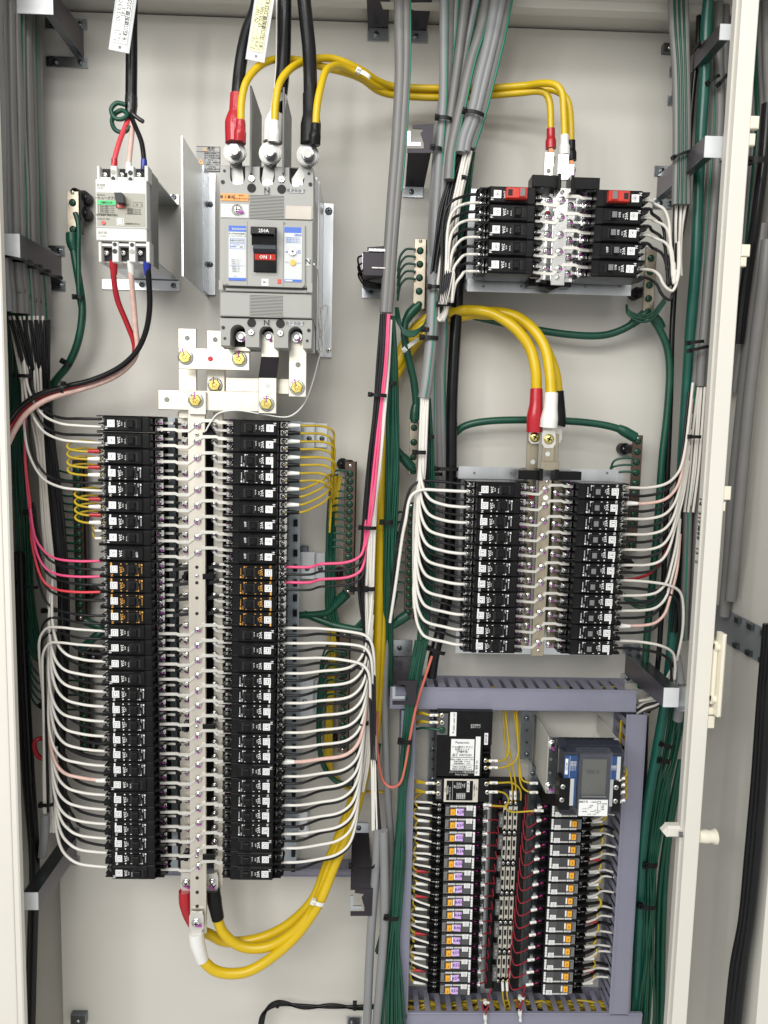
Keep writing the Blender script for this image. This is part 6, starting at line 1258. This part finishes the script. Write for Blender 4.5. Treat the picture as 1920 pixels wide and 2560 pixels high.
band('white_wire', 4, [(1746, 1758, 968, .085), (1734, 1752, 1080, .085), (1724, 1744, 1180, .085), (1712, 1730, 1280, .08)], .0023, cream, 'white core wire in the door side bundle of the middle block', 'wire', 'core wires in the door side bundle')
wire('grey_cable', [(1690, 1640, .08), (1698, 1690, .085), (1702, 1740, .09), (1694, 1800, .08)], .008, grayc2, 'short grey sheath end beside the zinc arm above the duct corner', 'cable', n=10)
band('white_wire', 3, [(1598, 1598, 1752, .06), (1626, 1632, 1744, .06), (1646, 1656, 1730, .06), (1662, 1674, 1700, .06), (1684, 1696, 1660, .065)], .0023, cream, 'white wire passing behind the zinc arm into the duct corner', 'wire', 'wires entering the duct corner')
for k in range(4): wire('black_wire' if k % 2 else 'white_wire', [(1592, 1770+k*7, .045), (1612, 1756+k*8, .05), (1640, 1750+k*6, .055), (1668, 1744, .06)], .0024, greyw if k % 2 else cream, ('black' if k % 2 else 'white')+' wire entering the duct top corner under the zinc arm', 'wire', 'wires entering the duct corner')
tie(1622, 1718, 36, .07, 'black cable tie where wires enter the duct corner', 40, hpx=10)
band('green_wire', 13, [(1680, 1716, 1760, .045), (1660, 1692, 1880, .045), (1632, 1668, 2000, .045), (1618, 1642, 2150, .045), (1612, 1636, 2260, .045), (1604, 1634, 2400, .045), (1590, 1634, 2520, .045), (1582, 1632, 2620, .045)], .0021, greenv, 'green earth wire in the tied bundle between duct and inner door', 'earth wire', 'green earth wires between duct and inner door', sides=7, jit=.0028)
band('teal_cable', 2, [(1700, 1708, 1900, .04), (1668, 1676, 2060, .035), (1648, 1658, 2250, .03), (1644, 1652, 2600, .03)], .005, greenv, ['green cable nearer the door behind the tied earth wires', 'second green cable nearest the door behind the tied earth wires'], 'earth cable', None, sides=8)
tie(1666, 1862, 36, .06, 'black cable tie high on the green bundle by the inner door', 16, hpx=9); tie(1660, 1900, 30, .06, 'second black cable tie on the green bundle by the inner door', 8, hpx=11); tie(1627, 2160, 34, .055, 'black cable tie midway on the green bundle by the inner door', 2, hpx=12); tie(1618, 2263, 44, .055, 'lowest black cable tie on the green bundle by the inner door', 8, hpx=10)
wire('black_cable', [(1612, 1790, .03), (1606, 2000, .03), (1598, 2200, .03), (1592, 2330, .025), (1602, 2440, .02)], .007, vinylk, 'thick black cable hidden beside the door side duct', 'cable', n=9)
# side wall beyond the inner door
t = T('wall_bracket', 1860, 1560, .15, 'slotted zinc bracket on the beige side wall beyond the door', 'bracket')
za, zb_ = P(1805, 1530, .10).z, P(1805, 1610, .10).z
brz = mat('wall_bracket_zinc', (.36, .38, .40), .4, .55, var=.15, nscale=12); b = MB(); b.box(XR-.004, XR-.001, -.235, -.02, zb_, za, brz); wb(b, 'bracket_plate', t)
for k in range(3):
    for zz, s in ((za, 1), (zb_, -1)):
        b = MB(); b.box(XR-.010, XR-.004, -.13-.04*k-.008, -.13-.04*k+.006, zz-.010 if s > 0 else zz+.002, zz-.001 if s > 0 else zz+.010, zincd); wb(b, 'strap_slot', t)
def side(name, pts, r, m, label, group=None):
    """cable along the side wall: points (depth, photo y) """
    return W_(name, pts, r, m, label, 'cable', group, n=9)
def SW(px, py, off=.012):
    """point off metres before the side wall seen at this pixel"""
    v = RT*((px-960)/F_PX)+DN*((py-1280)/F_PX)+FWD; k = (XR-off-CAM.x)/v.x; return CAM+v*k
cg = 'cables on the side wall beyond the inner door'
side('grey_cable', [SW(1906, 560), SW(1886, 760), SW(1864, 930), SW(1846, 1100), SW(1832, 1250), SW(1822, 1400), SW(1810, 1540)], .0095, grayc, 'broad grey cable curving down the side wall beyond the door', cg)
side('grey_cable', [SW(1918, 600, .025), SW(1908, 700, .025), SW(1888, 860, .022), SW(1872, 1000, .022), SW(1858, 1150, .02), SW(1840, 1350, .02), SW(1826, 1500, .015)], .009, grayc, 'second broad grey cable close to the first on the side wall', cg)
for k in range(5): side('grey_cable', [SW(1860+k*14, -30, .02), SW(1868+k*12, 150, .02), SW(1876+k*11, 300, .02), SW(1872+k*8, 430, .018), SW(1856+k*8, 600, .016), SW(1838+k*6, 800, .014), SW(1826+k*3, 980, .012)], .006, grayc if k != 2 else greenv, 'grey or green cable high on the side wall beyond the door', cg)
side('black_cable', [SW(1918, 260, .03), SW(1908, 400, .03), SW(1888, 560, .03), SW(1862, 720, .03), SW(1846, 860, .03)], .008, vinylk, 'black cable crossing the grey cables high on the side wall', cg)
for k in range(3): side('black_cable', [SW(1936-k*9, 1560, .02), SW(1920-k*9, 1750, .02), SW(1908-k*10, 1950, .02), SW(1893-k*11, 2140, .018), SW(1876-k*10, 2300, .018), SW(1858-k*12, 2420, .018), SW(1838-k*11, 2600, .018)], .0065, vinylk, ['outer', 'middle', 'inner'][k]+' one of three black cables low on the side wall', cg)
b = MB(); tie(1896, 404, 60, .2, 'black cable tie round the grey cables beyond the door', -4, hpx=14)
# ------------------------------------------------------------------ main supply cables
def big(name, pts, r, m, label, group=None): return wire(name, pts, r, m, label, 'cable', group, n=14)
MG = 'thick black main cables'
K1 = big('main_cable', [(645, -40, .17), (640, 20, .172), (618, 80, .18), (603, 150, .19), (594, 235, .198), (590, 350, .2)], .0088, vinylk, 'thick black main cable with red sleeve on the main breaker', MG)
px_sleeve(K1, [(593, 236, .198, .0098), (591, 280, .199, .0105), (588, 308, .2, .0145), (589, 358, .2, .0145)], redv, n=14)
K2 = big('main_cable', [(712, -40, .165), (711, 60, .165), (709, 150, .175), (702, 230, .185), (690, 300, .19), (680, 350, .19)], .0098, vinylk, 'thick black main cable with white sleeve on the main breaker', MG)
px_sleeve(K2, [(700, 238, .186, .0105), (692, 285, .188, .011), (684, 312, .19, .0138), (682, 356, .19, .0138)], whitev, n=14)
MB().tube(path([(692, -40, .172), (691, 60, .172), (690, 160, .18), (685, 236, .186)]), .0012, whitew, 5).build('white_stripe', K2)
K3 = big('main_cable', [(756, -40, .17), (765, 50, .172), (773, 130, .18), (776, 235, .195), (775, 350, .2)], .0098, vinylk, 'thick black main cable with black sleeve on the main breaker', MG)
px_sleeve(K3, [(776, 236, .195, .0108), (777, 285, .198, .0112), (777, 310, .2, .0142), (776, 360, .2, .0142)], blackm, n=14)
for K, x, y in ((K1, 588, 383), (K2, 676, 386), (K3, 770, 390)):
    b = MB(); disc(b, x, y, 28, .196, lugm, .004, 24); b.build('lug', K)
    b = MB(); disc(b, x, y, 24, .2, lugm, .002, 22); disc(b, x, y, 16.5, .202, zincd, .012, 6); disc(b, x, y-2, 11, .214, lugm, .008, 14); boxpx(b, x-1, y+18, x+4, y+33, .2005, .0006, inkk); b.build('terminal_nut', K)
ynames = [('red', [(602, 303, .212), (604, 251, .21), (616, 204, .205), (647, 166, .19), (685, 149, .17), (731, 149, .15), (775, 158, .145), (809, 168, .14), (866, 182, .12), (905, 198, .10), (944, 226, .075), (986, 238, .06), (1098, 244, .055), (1220, 239, .06), (1309, 231, .075), (1347, 228, .085), (1366, 236, .09), (1375, 262, .092), (1377, 326, .092)]),
          ('white', [(687, 305, .205), (689, 258, .205), (699, 208, .2), (724, 174, .185), (755, 156, .165), (789, 147, .155), (828, 146, .14), (866, 158, .13), (909, 179, .11), (944, 202, .085), (986, 216, .065), (1098, 221, .06), (1224, 220, .065), (1309, 214, .08), (1359, 208, .1), (1390, 213, .112), (1405, 233, .115), (1409, 278, .115), (1411, 342, .115)]),
          ('black', [(789, 312, .212), (793, 262, .21), (803, 212, .2), (816, 176, .18), (840, 164, .155), (863, 170, .135), (905, 192, .11), (944, 216, .08), (986, 227, .055), (1098, 232, .05), (1220, 231, .052), (1330, 226, .06), (1378, 224, .07), (1409, 239, .075), (1422, 262, .076), (1427, 309, .076), (1428, 356, .076)])]
for cn, pts in ynames:
    o = wire('yellow_cable', pts, .0052, yel, 'yellow cable with %s sleeves linking main breaker and upper block' % cn, 'cable', 'three yellow cables to the upper block', n=10)
    m = {'red': redv, 'white': whitev, 'black': black}[cn]; x, y, d = pts[0]; px_sleeve(o, [(x, y-2, d, .0062), (x-1, y+16, d, .0066), (x-2, y+28, d, .0085), (x-3, y+50, d-.002, .0085)], m)
    x, y, d = pts[-1]; px_sleeve(o, [(x, y-4, d, .0064), (x, y+18, d, .0066), (x, y+26, d, .0082), (x, y+46, d, .0082)], m)
    b = MB(); disc(b, x-1, y+52, 6, d+.0015, copper, .004, 10); b.build('crimp', o); lug(o, x-1, y+70, d, 11, 17, lugm, SC_L)
tie(910, 187, 34, .125, 'clear nylon tie round the three yellow cables beside the main cables', 25, nylon, 10)
def tag_card(px, py, w_, h_, ang, d, m, label, lines):
    t = T('cable_tag', px, py, d, label, 'cable tag', 'laminated cable tags'); k = (P(px+1, py, d)-P(px, py, d)).length
    b = MB(); W, H = w_*k/2, h_*k/2; b.box(-W, W, -.0008, .0008, -H, H, lamin); o1 = b.build('lamination', t)
    b = MB(); b.box(-W*.74, W*.66, -.0014, -.0008, -H*.76, H, m)
    for x in (-W*.66, -W*.2, W*.22, W*.58): b.box(x-.0002, x+.0002, -.0016, -.0013, -H*.7, H, inkk)
    for z in (-H*.7, -H*.42): b.box(-W*.66, W*.58, -.0016, -.0013, z-.0002, z+.0002, inkk)
    for j, s in enumerate(lines): b.text(s, W*.46, inkk, -W*.42+j*W*.42, H*.15, -.0016, pi/2)
    for j, s in enumerate(('ケーブル', '行 先', '施 工')): b.text(s, W*.28, inkk, -W*.42+j*W*.42, -H*.56, -.0016, pi/2)
    b.lathe([(W*.13, 0), (W*.13, -.0003)], 12, inkg, Matrix.Translation((W*.05, -.0009, -H*.88))); b.build('card', t); t.rotation_euler = (0, radians(ang), 0); return t
tag_card(652, 58, 48, 182, 9, .20, yellowt, 'cream laminated tag tied to the red sleeved main cable', ('CV 100', 'LP-2(L100)', '石川建設様 2025.8.30'))
tag_card(309, 44, 52, 164, 9, .16, whitel, 'white laminated tag on the black cable above the small breaker', ('CV 5.5-3C', 'LP-1', '石川建設様 2025.8.30'))
S1 = big('black_cable', [(330, -40, .12), (329, 60, .12), (329, 150, .122), (328, 248, .125)], .0085, vinylk, 'black cable dropping to the small three pole breaker')
px_sleeve(S1, [(328, 240, .125, .0089), (328, 262, .126, .0092), (327, 284, .127, .0082), (327, 296, .128, .006)], tapeb)
b = MB(); b.tube(path([(332, 285, .135), (348, 298, .136), (358, 304, .137)]), .0032, tapeb, 8); b.build('tape_tail', S1)
for cn, m, sm, pts in (('red', redw, redv, [(323, 292, .13), (312, 320, .14), (298, 356, .155), (286, 400, .165), (284, 420, .166)]), ('pale pink', clearp, whitev, [(330, 292, .13), (330, 330, .14), (326, 370, .155), (322, 410, .165), (321, 425, .166)]), ('black', vinylk, bluev, [(326, 288, .132), (340, 320, .145), (354, 356, .155), (360, 402, .165), (359, 425, .166)])):
    o = wire('supply_wire', pts, .0036, m, '%s wire running into the top of the small breaker' % cn, 'wire', 'supply wires of the small breaker', n=8); x, y, d = pts[-2]; px_sleeve(o, [(x, y-3, d, .0042), (x, y+8, d, .0044), (x-1, y+24, d, .0042)], sm)
W_('earth_wire', [P(314, 262, .135), P(292, 258, .138), P(278, 274, .14), P(286, 294, .142), P(304, 298, .142), P(318, 288, .138), P(306, 276, .134), P(286, 286, .132), P(280, 306, .134), P(290, 326, .138), P(310, 330, .14), P(326, 316, .138)], .0033, greenv, 'coiled green earth wire under the cable of the small breaker', 'earth wire', None, n=8)
for cn, m, sm, pts in (('red', redv, redv, [(284, 652, .166), (284, 690, .16), (294, 750, .14), (318, 810, .12), (336, 860, .11), (334, 892, .105), (310, 922, .10), (250, 955, .098), (180, 972, .096), (110, 990, .10), (60, 1020, .11), (32, 1058, .12), (18, 1090, .13)]), ('pale pink', clearp, whitev, [(328, 652, .166), (328, 690, .16), (334, 760, .14), (340, 830, .125), (344, 870, .118), (328, 908, .112), (280, 945, .108), (200, 974, .105), (120, 998, .11), (70, 1030, .12), (40, 1070, .13), (20, 1110, .14)]), ('black', vinylk, bluev, [(368, 654, .166), (372, 700, .16), (374, 770, .14), (364, 830, .13), (340, 880, .125), (296, 920, .12), (230, 950, .115), (150, 970, .112), (90, 990, .115), (50, 1020, .12), (24, 1052, .13)])):
    o = wire('load_wire', pts, .0042, m, '%s wire sweeping from the small breaker towards the frame' % cn, 'wire', 'load wires of the small breaker', n=9); x, y, d = pts[0]; px_sleeve(o, [(x, y, d, .0058), (x, y+14, d-.002, .0056), (x+1, y+34, d-.006, .0046)], sm)
tie(157, 970, 26, .125, 'black cable tie on the three wires sweeping from the small breaker', 100, hpx=9)
W_('sensor_wire', [P(785, 660, .2), P(795, 680, .17), P(798, 740, .14), P(797, 800, .12), P(806, 850, .09), P(802, 880, .09), P(796, 900, .10), P(780, 960, .12), P(756, 1015, .13), P(720, 1042, .132), P(660, 1036, .133), P(590, 1026, .134), P(545, 1034, .134), P(524, 1060, .134), P(514, 1078, .134)], .0012, nylon, 'thin white sensing wire trailing from main breaker to front busbar', 'wire')
W_('sensor_wire', [P(802, 880, .09), P(796, 840, .09), P(802, 790, .09), P(812, 762, .09), P(820, 770, .09), P(814, 820, .09), P(802, 850, .09), P(800, 800, .09), P(792, 770, .09), P(800, 762, .09), P(806, 810, .09), P(808, 870, .09), P(802, 892, .09)], .0012, nylon, 'coiled white sensing wire beside the main breaker', 'wire')
# ------------------------------------------------------------------ foot of the picture
band('grey_cable', 2, [(945, 958, 2072, .09), (940, 962, 2160, .085), (930, 962, 2300, .08), (922, 950, 2450, .08), (915, 935, 2620, .08)], .0076, grayc2, ['grey sheathed cable with green edge below the pale wires', 'second grey sheathed cable falling beside the duct'], 'cable', 'grey cables falling beside the duct', sides=10)
wire('grey_cable', [(966, 1560, .045), (962, 1700, .05), (964, 1850, .05), (970, 2000, .055), (978, 2150, .06), (968, 2280, .07), (958, 2400, .075), (940, 2600, .075)], .0065, grayc2, 'slim grey cable between the upright duct and pale wires', 'cable', n=9)
band('green_wire', 11, [(1040, 1068, 1600, .075), (1022, 1048, 1700, .08), (1012, 1032, 1790, .082), (1003, 1026, 1900, .082), (998, 1012, 2000, .08), (985, 1010, 2150, .078), (978, 1000, 2280, .078), (972, 996, 2360, .078), (958, 1004, 2460, .078), (950, 1012, 2600, .078)], .0025, greenv, 'green earth wire in the bundle lying over the upright duct', 'earth wire', 'green earth wires over the upright duct', sides=7)
tie(1014, 1853, 30, .095, 'black cable tie round green wires on the upright duct', 6, hpx=11); tie(980, 2292, 34, .09, 'lower black cable tie round green wires beside the upright duct', 10, hpx=10)
wire('salmon_wire', [(1080, 1640, .085), (1064, 1690, .088), (1042, 1760, .09), (1024, 1850, .09), (1012, 1920, .09), (1000, 1958, .09), (978, 1968, .085), (958, 1952, .08), (946, 1900, .075), (942, 1840, .07), (944, 1780, .065)], .0023, salmon, 'salmon pink wire dropping in a loop beside the upright duct', 'wire', n=8)
band('green_wire', 3, [(940, 948, 2380, .06), (954, 960, 2330, .065), (968, 974, 2280, .07)], .0025, greenv, 'green wire slanting behind grey cables at the foot', 'earth wire', 'green wires slanting at the foot')
for k in range(3): wire('black_cable', [(646+k*4, 2600, .03), (652+k*4, 2545-k*2, .03), (668+k*3, 2524-k*5, .03), (700, 2512-k*4, .03), (760, 2514+k*3, .03), (830, 2518-k*3, .03), (900, 2516+k*3, .03), (960, 2514, .03)], .003, vinylk, 'slim black cable lying along the very foot of the plate', 'cable', 'slim black cables at the foot', n=7)
tie(694, 2514, 14, .04, 'black tie on slim black cables near their bend', 90, hpx=8); tie(887, 2516, 22, .04, 'black tie on slim black cables beside the grey cables', 90, hpx=8)
for k in range(3): wire('cable_tie', [(960, 640+k*8, .1), (897, 642+k*20, .09), (901, 676+k*12, .085), (916, 702+k*7, .08), (945, 710+k*5, .085), (972, 712+k*4, .1)], .0016, blackm, ORD[k]+' thin black tie looped round the dark box hook', 'cable tie', 'cable ties', n=5)
tie(905, 2162, 64, .1, 'black tie round the brownish hook and grey cable', 4, hpx=6)
# ------------------------------------------------------------------ relay bay wiring
def relay_side(R_, s, x_out):
    for i, c in enumerate(R_):
        z = c.z; D0 = -(DR-.014)
        who = 'relay R%d' % (28+2*i) if s < 0 else ordn[i]+' door side relay'
        for wh, dz in ((1, .004), (0, -.004)):
            E = Vector((c.x+s*56*mp, D0+(.004 if not wh else 0), z+dz*s*-1))
            w1 = random.uniform(-.008, .006); P2 = PX(x_out+random.uniform(-4, 4)-(s*6 if not wh else 0), .045, E.z+w1*1.4+(-.005 if s > 0 else -.003))
            o = W_('white_wire' if wh else 'black_wire', [E, E+Vector((s*.012, .003, .0015)), E+Vector((s*.028, .010, .001+w1*.4)), E+Vector((s*.042, .020, w1*1.1)), P2], .0020 if wh else .0029, whitew if wh else blackm, '%s wire into the outer end of %s' % ('white' if wh else 'black', who), 'wire', 'wires at the outer ends of the relays')
        E = Vector((c.x+s*66*mp, D0+.014, z-.0095)); j1 = random.uniform(-.007, .005)
        o = W_('yellow_wire', [E, E+Vector((s*.020, .001, 0)), E+Vector((s*(.027+j1*.5), .002, .003)), E+Vector((s*(.031+j1*.5), .004, .010)), E+Vector((s*(.027+j1*.5), .008, .017)), E+Vector((s*.018, .012, .019))], .0024, yel2, 'bent yellow wire behind the outer end of %s' % who, 'wire', 'bent yellow wires of the relays')
        ferrule(o, E+Vector((s*.004, 0, 0)), s, (redv if (i in (5, 7, 10, 13) and s < 0) or (i in (4, 9, 13) and s > 0) else whitev), .021, .0034)
relay_side(RL, -1, 1034); relay_side(RR, 1, 1536)
for s, R_ in ((1, RL), (-1, RR)):
    for i, c in enumerate(R_):
        E = Vector((c.x+s*52*mp, -(DR-.012), c.z-.001*s)); x2 = P(1246-i*1.3, 2200, .06).x if s > 0 else P(1308-i*1.6, 2200, .06).x
        who = 'relay R%d' % (28+2*i) if s > 0 else ordn[i]+' door side relay'
        dx = x2-E.x
        if s > 0: pts = [E, E+Vector((dx*.3, 0, .001)), E+Vector((dx*.62, .004, .0005)), E+Vector((dx*.85, .010, -.003)), E+Vector((dx, .016, -.008)), E+Vector((dx*.95, .02, .004))]
        else: pts = [E, E+Vector((dx*.35, 0, -.002)), E+Vector((dx*.6, .004, -.012)), E+Vector((dx*.88, .008, -.018)), E+Vector((dx*1.02, .010, -.006)), E+Vector((dx*1.05, .014, .016))]
        o = W_('red_wire', pts, .0012, redt, 'thin red control wire with white marker tube on %s' % who, 'wire', 'thin red control wires', n=5)
        b = MB(); a = E+Vector((s*.006, -.0012, 0)); q = pts[1]+Vector((0, -.0006, .0)); b.tube([a, q+Vector((s*.003, 0, 0))], .0027, whitev, 7); mid = (a+q)/2; b.text('%d' % (102+i*2+(s < 0)), .0038, inkk, mid.x, mid.z, mid.y-.0029); b.build('marker_tube', o)
# yellow control wires at the head of the bay
yc = 'yellow control wires in the relay bay'
def yw(pts, label, marks=()):
    o = wire('yellow_wire', pts, .0016, yel2, label, 'wire', yc)
    for (x0, y0, x1, y1, d, s) in marks:
        b = MB(); a, c = P(x0, y0, d), P(x1, y1, d); b.tube([a, c], .0026, whitev, 7); m = (a+c)/2; ang = 0 if abs(c.x-a.x) > abs(c.z-a.z) else pi/2; b.text(s, .0042, inkk, m.x, m.z, m.y-.0028, ang); b.build('marker_tube', o)
    return o
for j, (y, s) in enumerate(((1788, '1A'), (1806, '10A'))):
    for k in (0, 1): yw([(1036, y-2+j*6-k*8+4, .05), (1054, y-4+j*3-k*3, .07), (1076, y, .08), (1098, y, .085)], 'yellow wire %s entering the transmission unit mains terminal marked %s' % ('above' if k else 'below', s), [(1074, y, 1094, y, .085, s)] if not k else ())
wire('green_wire', [(1036, 1824, .05), (1056, 1820, .07), (1078, 1822, .08), (1100, 1825, .085)], .0021, greenv, 'green wire entering the transmission unit', 'earth wire')
for j, (y, s) in enumerate(((1958, 'NCA'), (1981, '2CA'))):
    for k in (0, 1): yw([(1030, y-10+k*7, .05), (1050, y-5+k*4, .068), (1070, y, .078), (1092, y+1, .083)], 'yellow wire %s entering the transformer terminal marked %s' % ('above' if not k else 'below', s), [(1064, y, 1086, y, .083, s)] if not k else ())
yw([(1216, 1902, .08), (1245, 1902, .078), (1262, 1898, .07), (1272, 1878, .06), (1270, 1840, .05), (1262, 1770, .045)], 'upper yellow signal wire from the transmission unit to the duct', [(1222, 1902, 1244, 1902, .081, 'A1')])
yw([(1216, 1919, .08), (1245, 1920, .078), (1276, 1912, .07), (1294, 1890, .06), (1294, 1840, .05), (1290, 1770, .045)], 'lower yellow signal wire from the transmission unit to the duct', [(1222, 1919, 1244, 1919, .081, 'A2')])
yw([(1218, 1957, .082), (1250, 1957, .08), (1280, 1957, .075), (1298, 1970, .07), (1302, 1984, .065), (1302, 2000, .06)], 'yellow wire from transformer to third fuse strip', [(1224, 1957, 1244, 1957, .083, '100')])
yw([(1220, 1980, .082), (1246, 1979, .08), (1264, 1985, .078), (1271, 2000, .075), (1266, 2014, .075), (1244, 2015, .078), (1216, 2012, .08)], 'yellow wire looping from transformer to relay R28', [(1222, 1980, 1244, 1980, .083, '101'), (1208, 2012, 1228, 2013, .082, '101')])
yw([(1266, 2010, .076), (1268, 2024, .076), (1282, 2030, .075), (1310, 2029, .075), (1344, 2026, .08)], 'yellow wire crossing from the loop to the door side relays', [(1336, 2026, 1358, 2027, .083, '101')])
yw([(1258, 1770, .04), (1262, 1850, .045), (1270, 1910, .055), (1280, 1960, .06), (1279, 2003, .06)], 'yellow wire dropping to the first fuse strip', [(1277, 1978, 1277, 1998, .062, 'A2')])
yw([(1266, 1770, .04), (1270, 1850, .045), (1279, 1905, .055), (1289, 1960, .06), (1288, 2003, .06)], 'yellow wire dropping to the middle fuse strip', [(1288, 1978, 1288, 1998, .062, 'A1')])
yw([(1284, 1770, .04), (1294, 1850, .045), (1300, 1920, .055), (1306, 1950, .06), (1326, 1957, .065), (1344, 1958, .07)], 'yellow wire turning to the terminal marked 133', [(1324, 1958, 1344, 1958, .072, '133')])
yw([(1292, 1770, .04), (1298, 1850, .045), (1298, 1930, .055), (1304, 1965, .06), (1320, 1979, .065), (1346, 1981, .07)], 'yellow wire turning to the terminal marked 134', [(1324, 1981, 1344, 1981, .072, '134')])
for k, y in enumerate((1946, 1962, 1980, 2001)): yw([(1542, y+4, .165), (1556, y+1, .16), (1566, y-10, .15), (1564, y-24, .14), (1550, y-34, .12)], 'yellow wire hooked into meter terminal, %s from the top' % ordn[k], [(1546, y+5, 1562, y-1, .163, '24'), ])
for j, x in enumerate((1256, 1267)): o = yw([(x, 2452, .06), (x+1, 2490, .058), (x+8, 2520, .05), (x+14-j*12, 2545, .045)], 'yellow wire leaving the foot of the %s fuse strip' % ('first' if not j else 'middle'), [(x, 2455, x+1, 2476, .062, '')])
for x0, y0, lab_ in ((1215, 2500, 'coiled spare red wire with clear cap under relay R56'), (1302, 2490, 'coiled spare red wire with clear cap under the fuse strips')):
    o = wire('red_wire', [(x0+14, y0-30, .07), (x0+2, y0, .072), (x0-9, y0+12, .073), (x0-6, y0+26, .073), (x0+4, y0+18, .074), (x0+10, y0-2, .075), (x0+6, y0+10, .074), (x0, y0+30, .073), (x0-2, y0+40, .073)], .0015, redt, lab_, 'wire', 'thin red control wires', n=6)
    px_sleeve(o, [(x0-2, y0+36, .073, .0035), (x0-2, y0+44, .073, .0038), (x0-1, y0+54, .073, .002), (x0-1, y0+62, .073, .003)], nylon, 'end_cap'); tie(x0+3, y0+4, 14, .08, 'clear nylon tie on the %s' % lab_.replace(' with clear cap', ''), 20, nylon, 6)
# yellow wiring packed in the ducts
def duct_fill(n, xa, xb, ya, yb, label, vert):
    for k in range(n):
        pts = []
        for q in range(9):
            f = q/8; x = xa+(xb-xa)*f if not vert else random.uniform(xa, xb); y = ya+(yb-ya)*f if vert else random.uniform(ya, yb); pts.append(P(x, y, random.uniform(.014, .040)))
        W_('yellow_wire', pts, .0021, yel2 if k % 6 else greyw, label, 'wire', label+'s', k=4, n=5)
duct_fill(34, 1010, 1560, 2500, 2552, 'yellow wire packed in the bottom duct', False)
duct_fill(11, 1040, 1560, 1717, 1752, 'yellow wire packed in the top duct', False)
duct_fill(8, 1546, 1572, 1800, 2530, 'yellow wire packed in the door side duct', True)
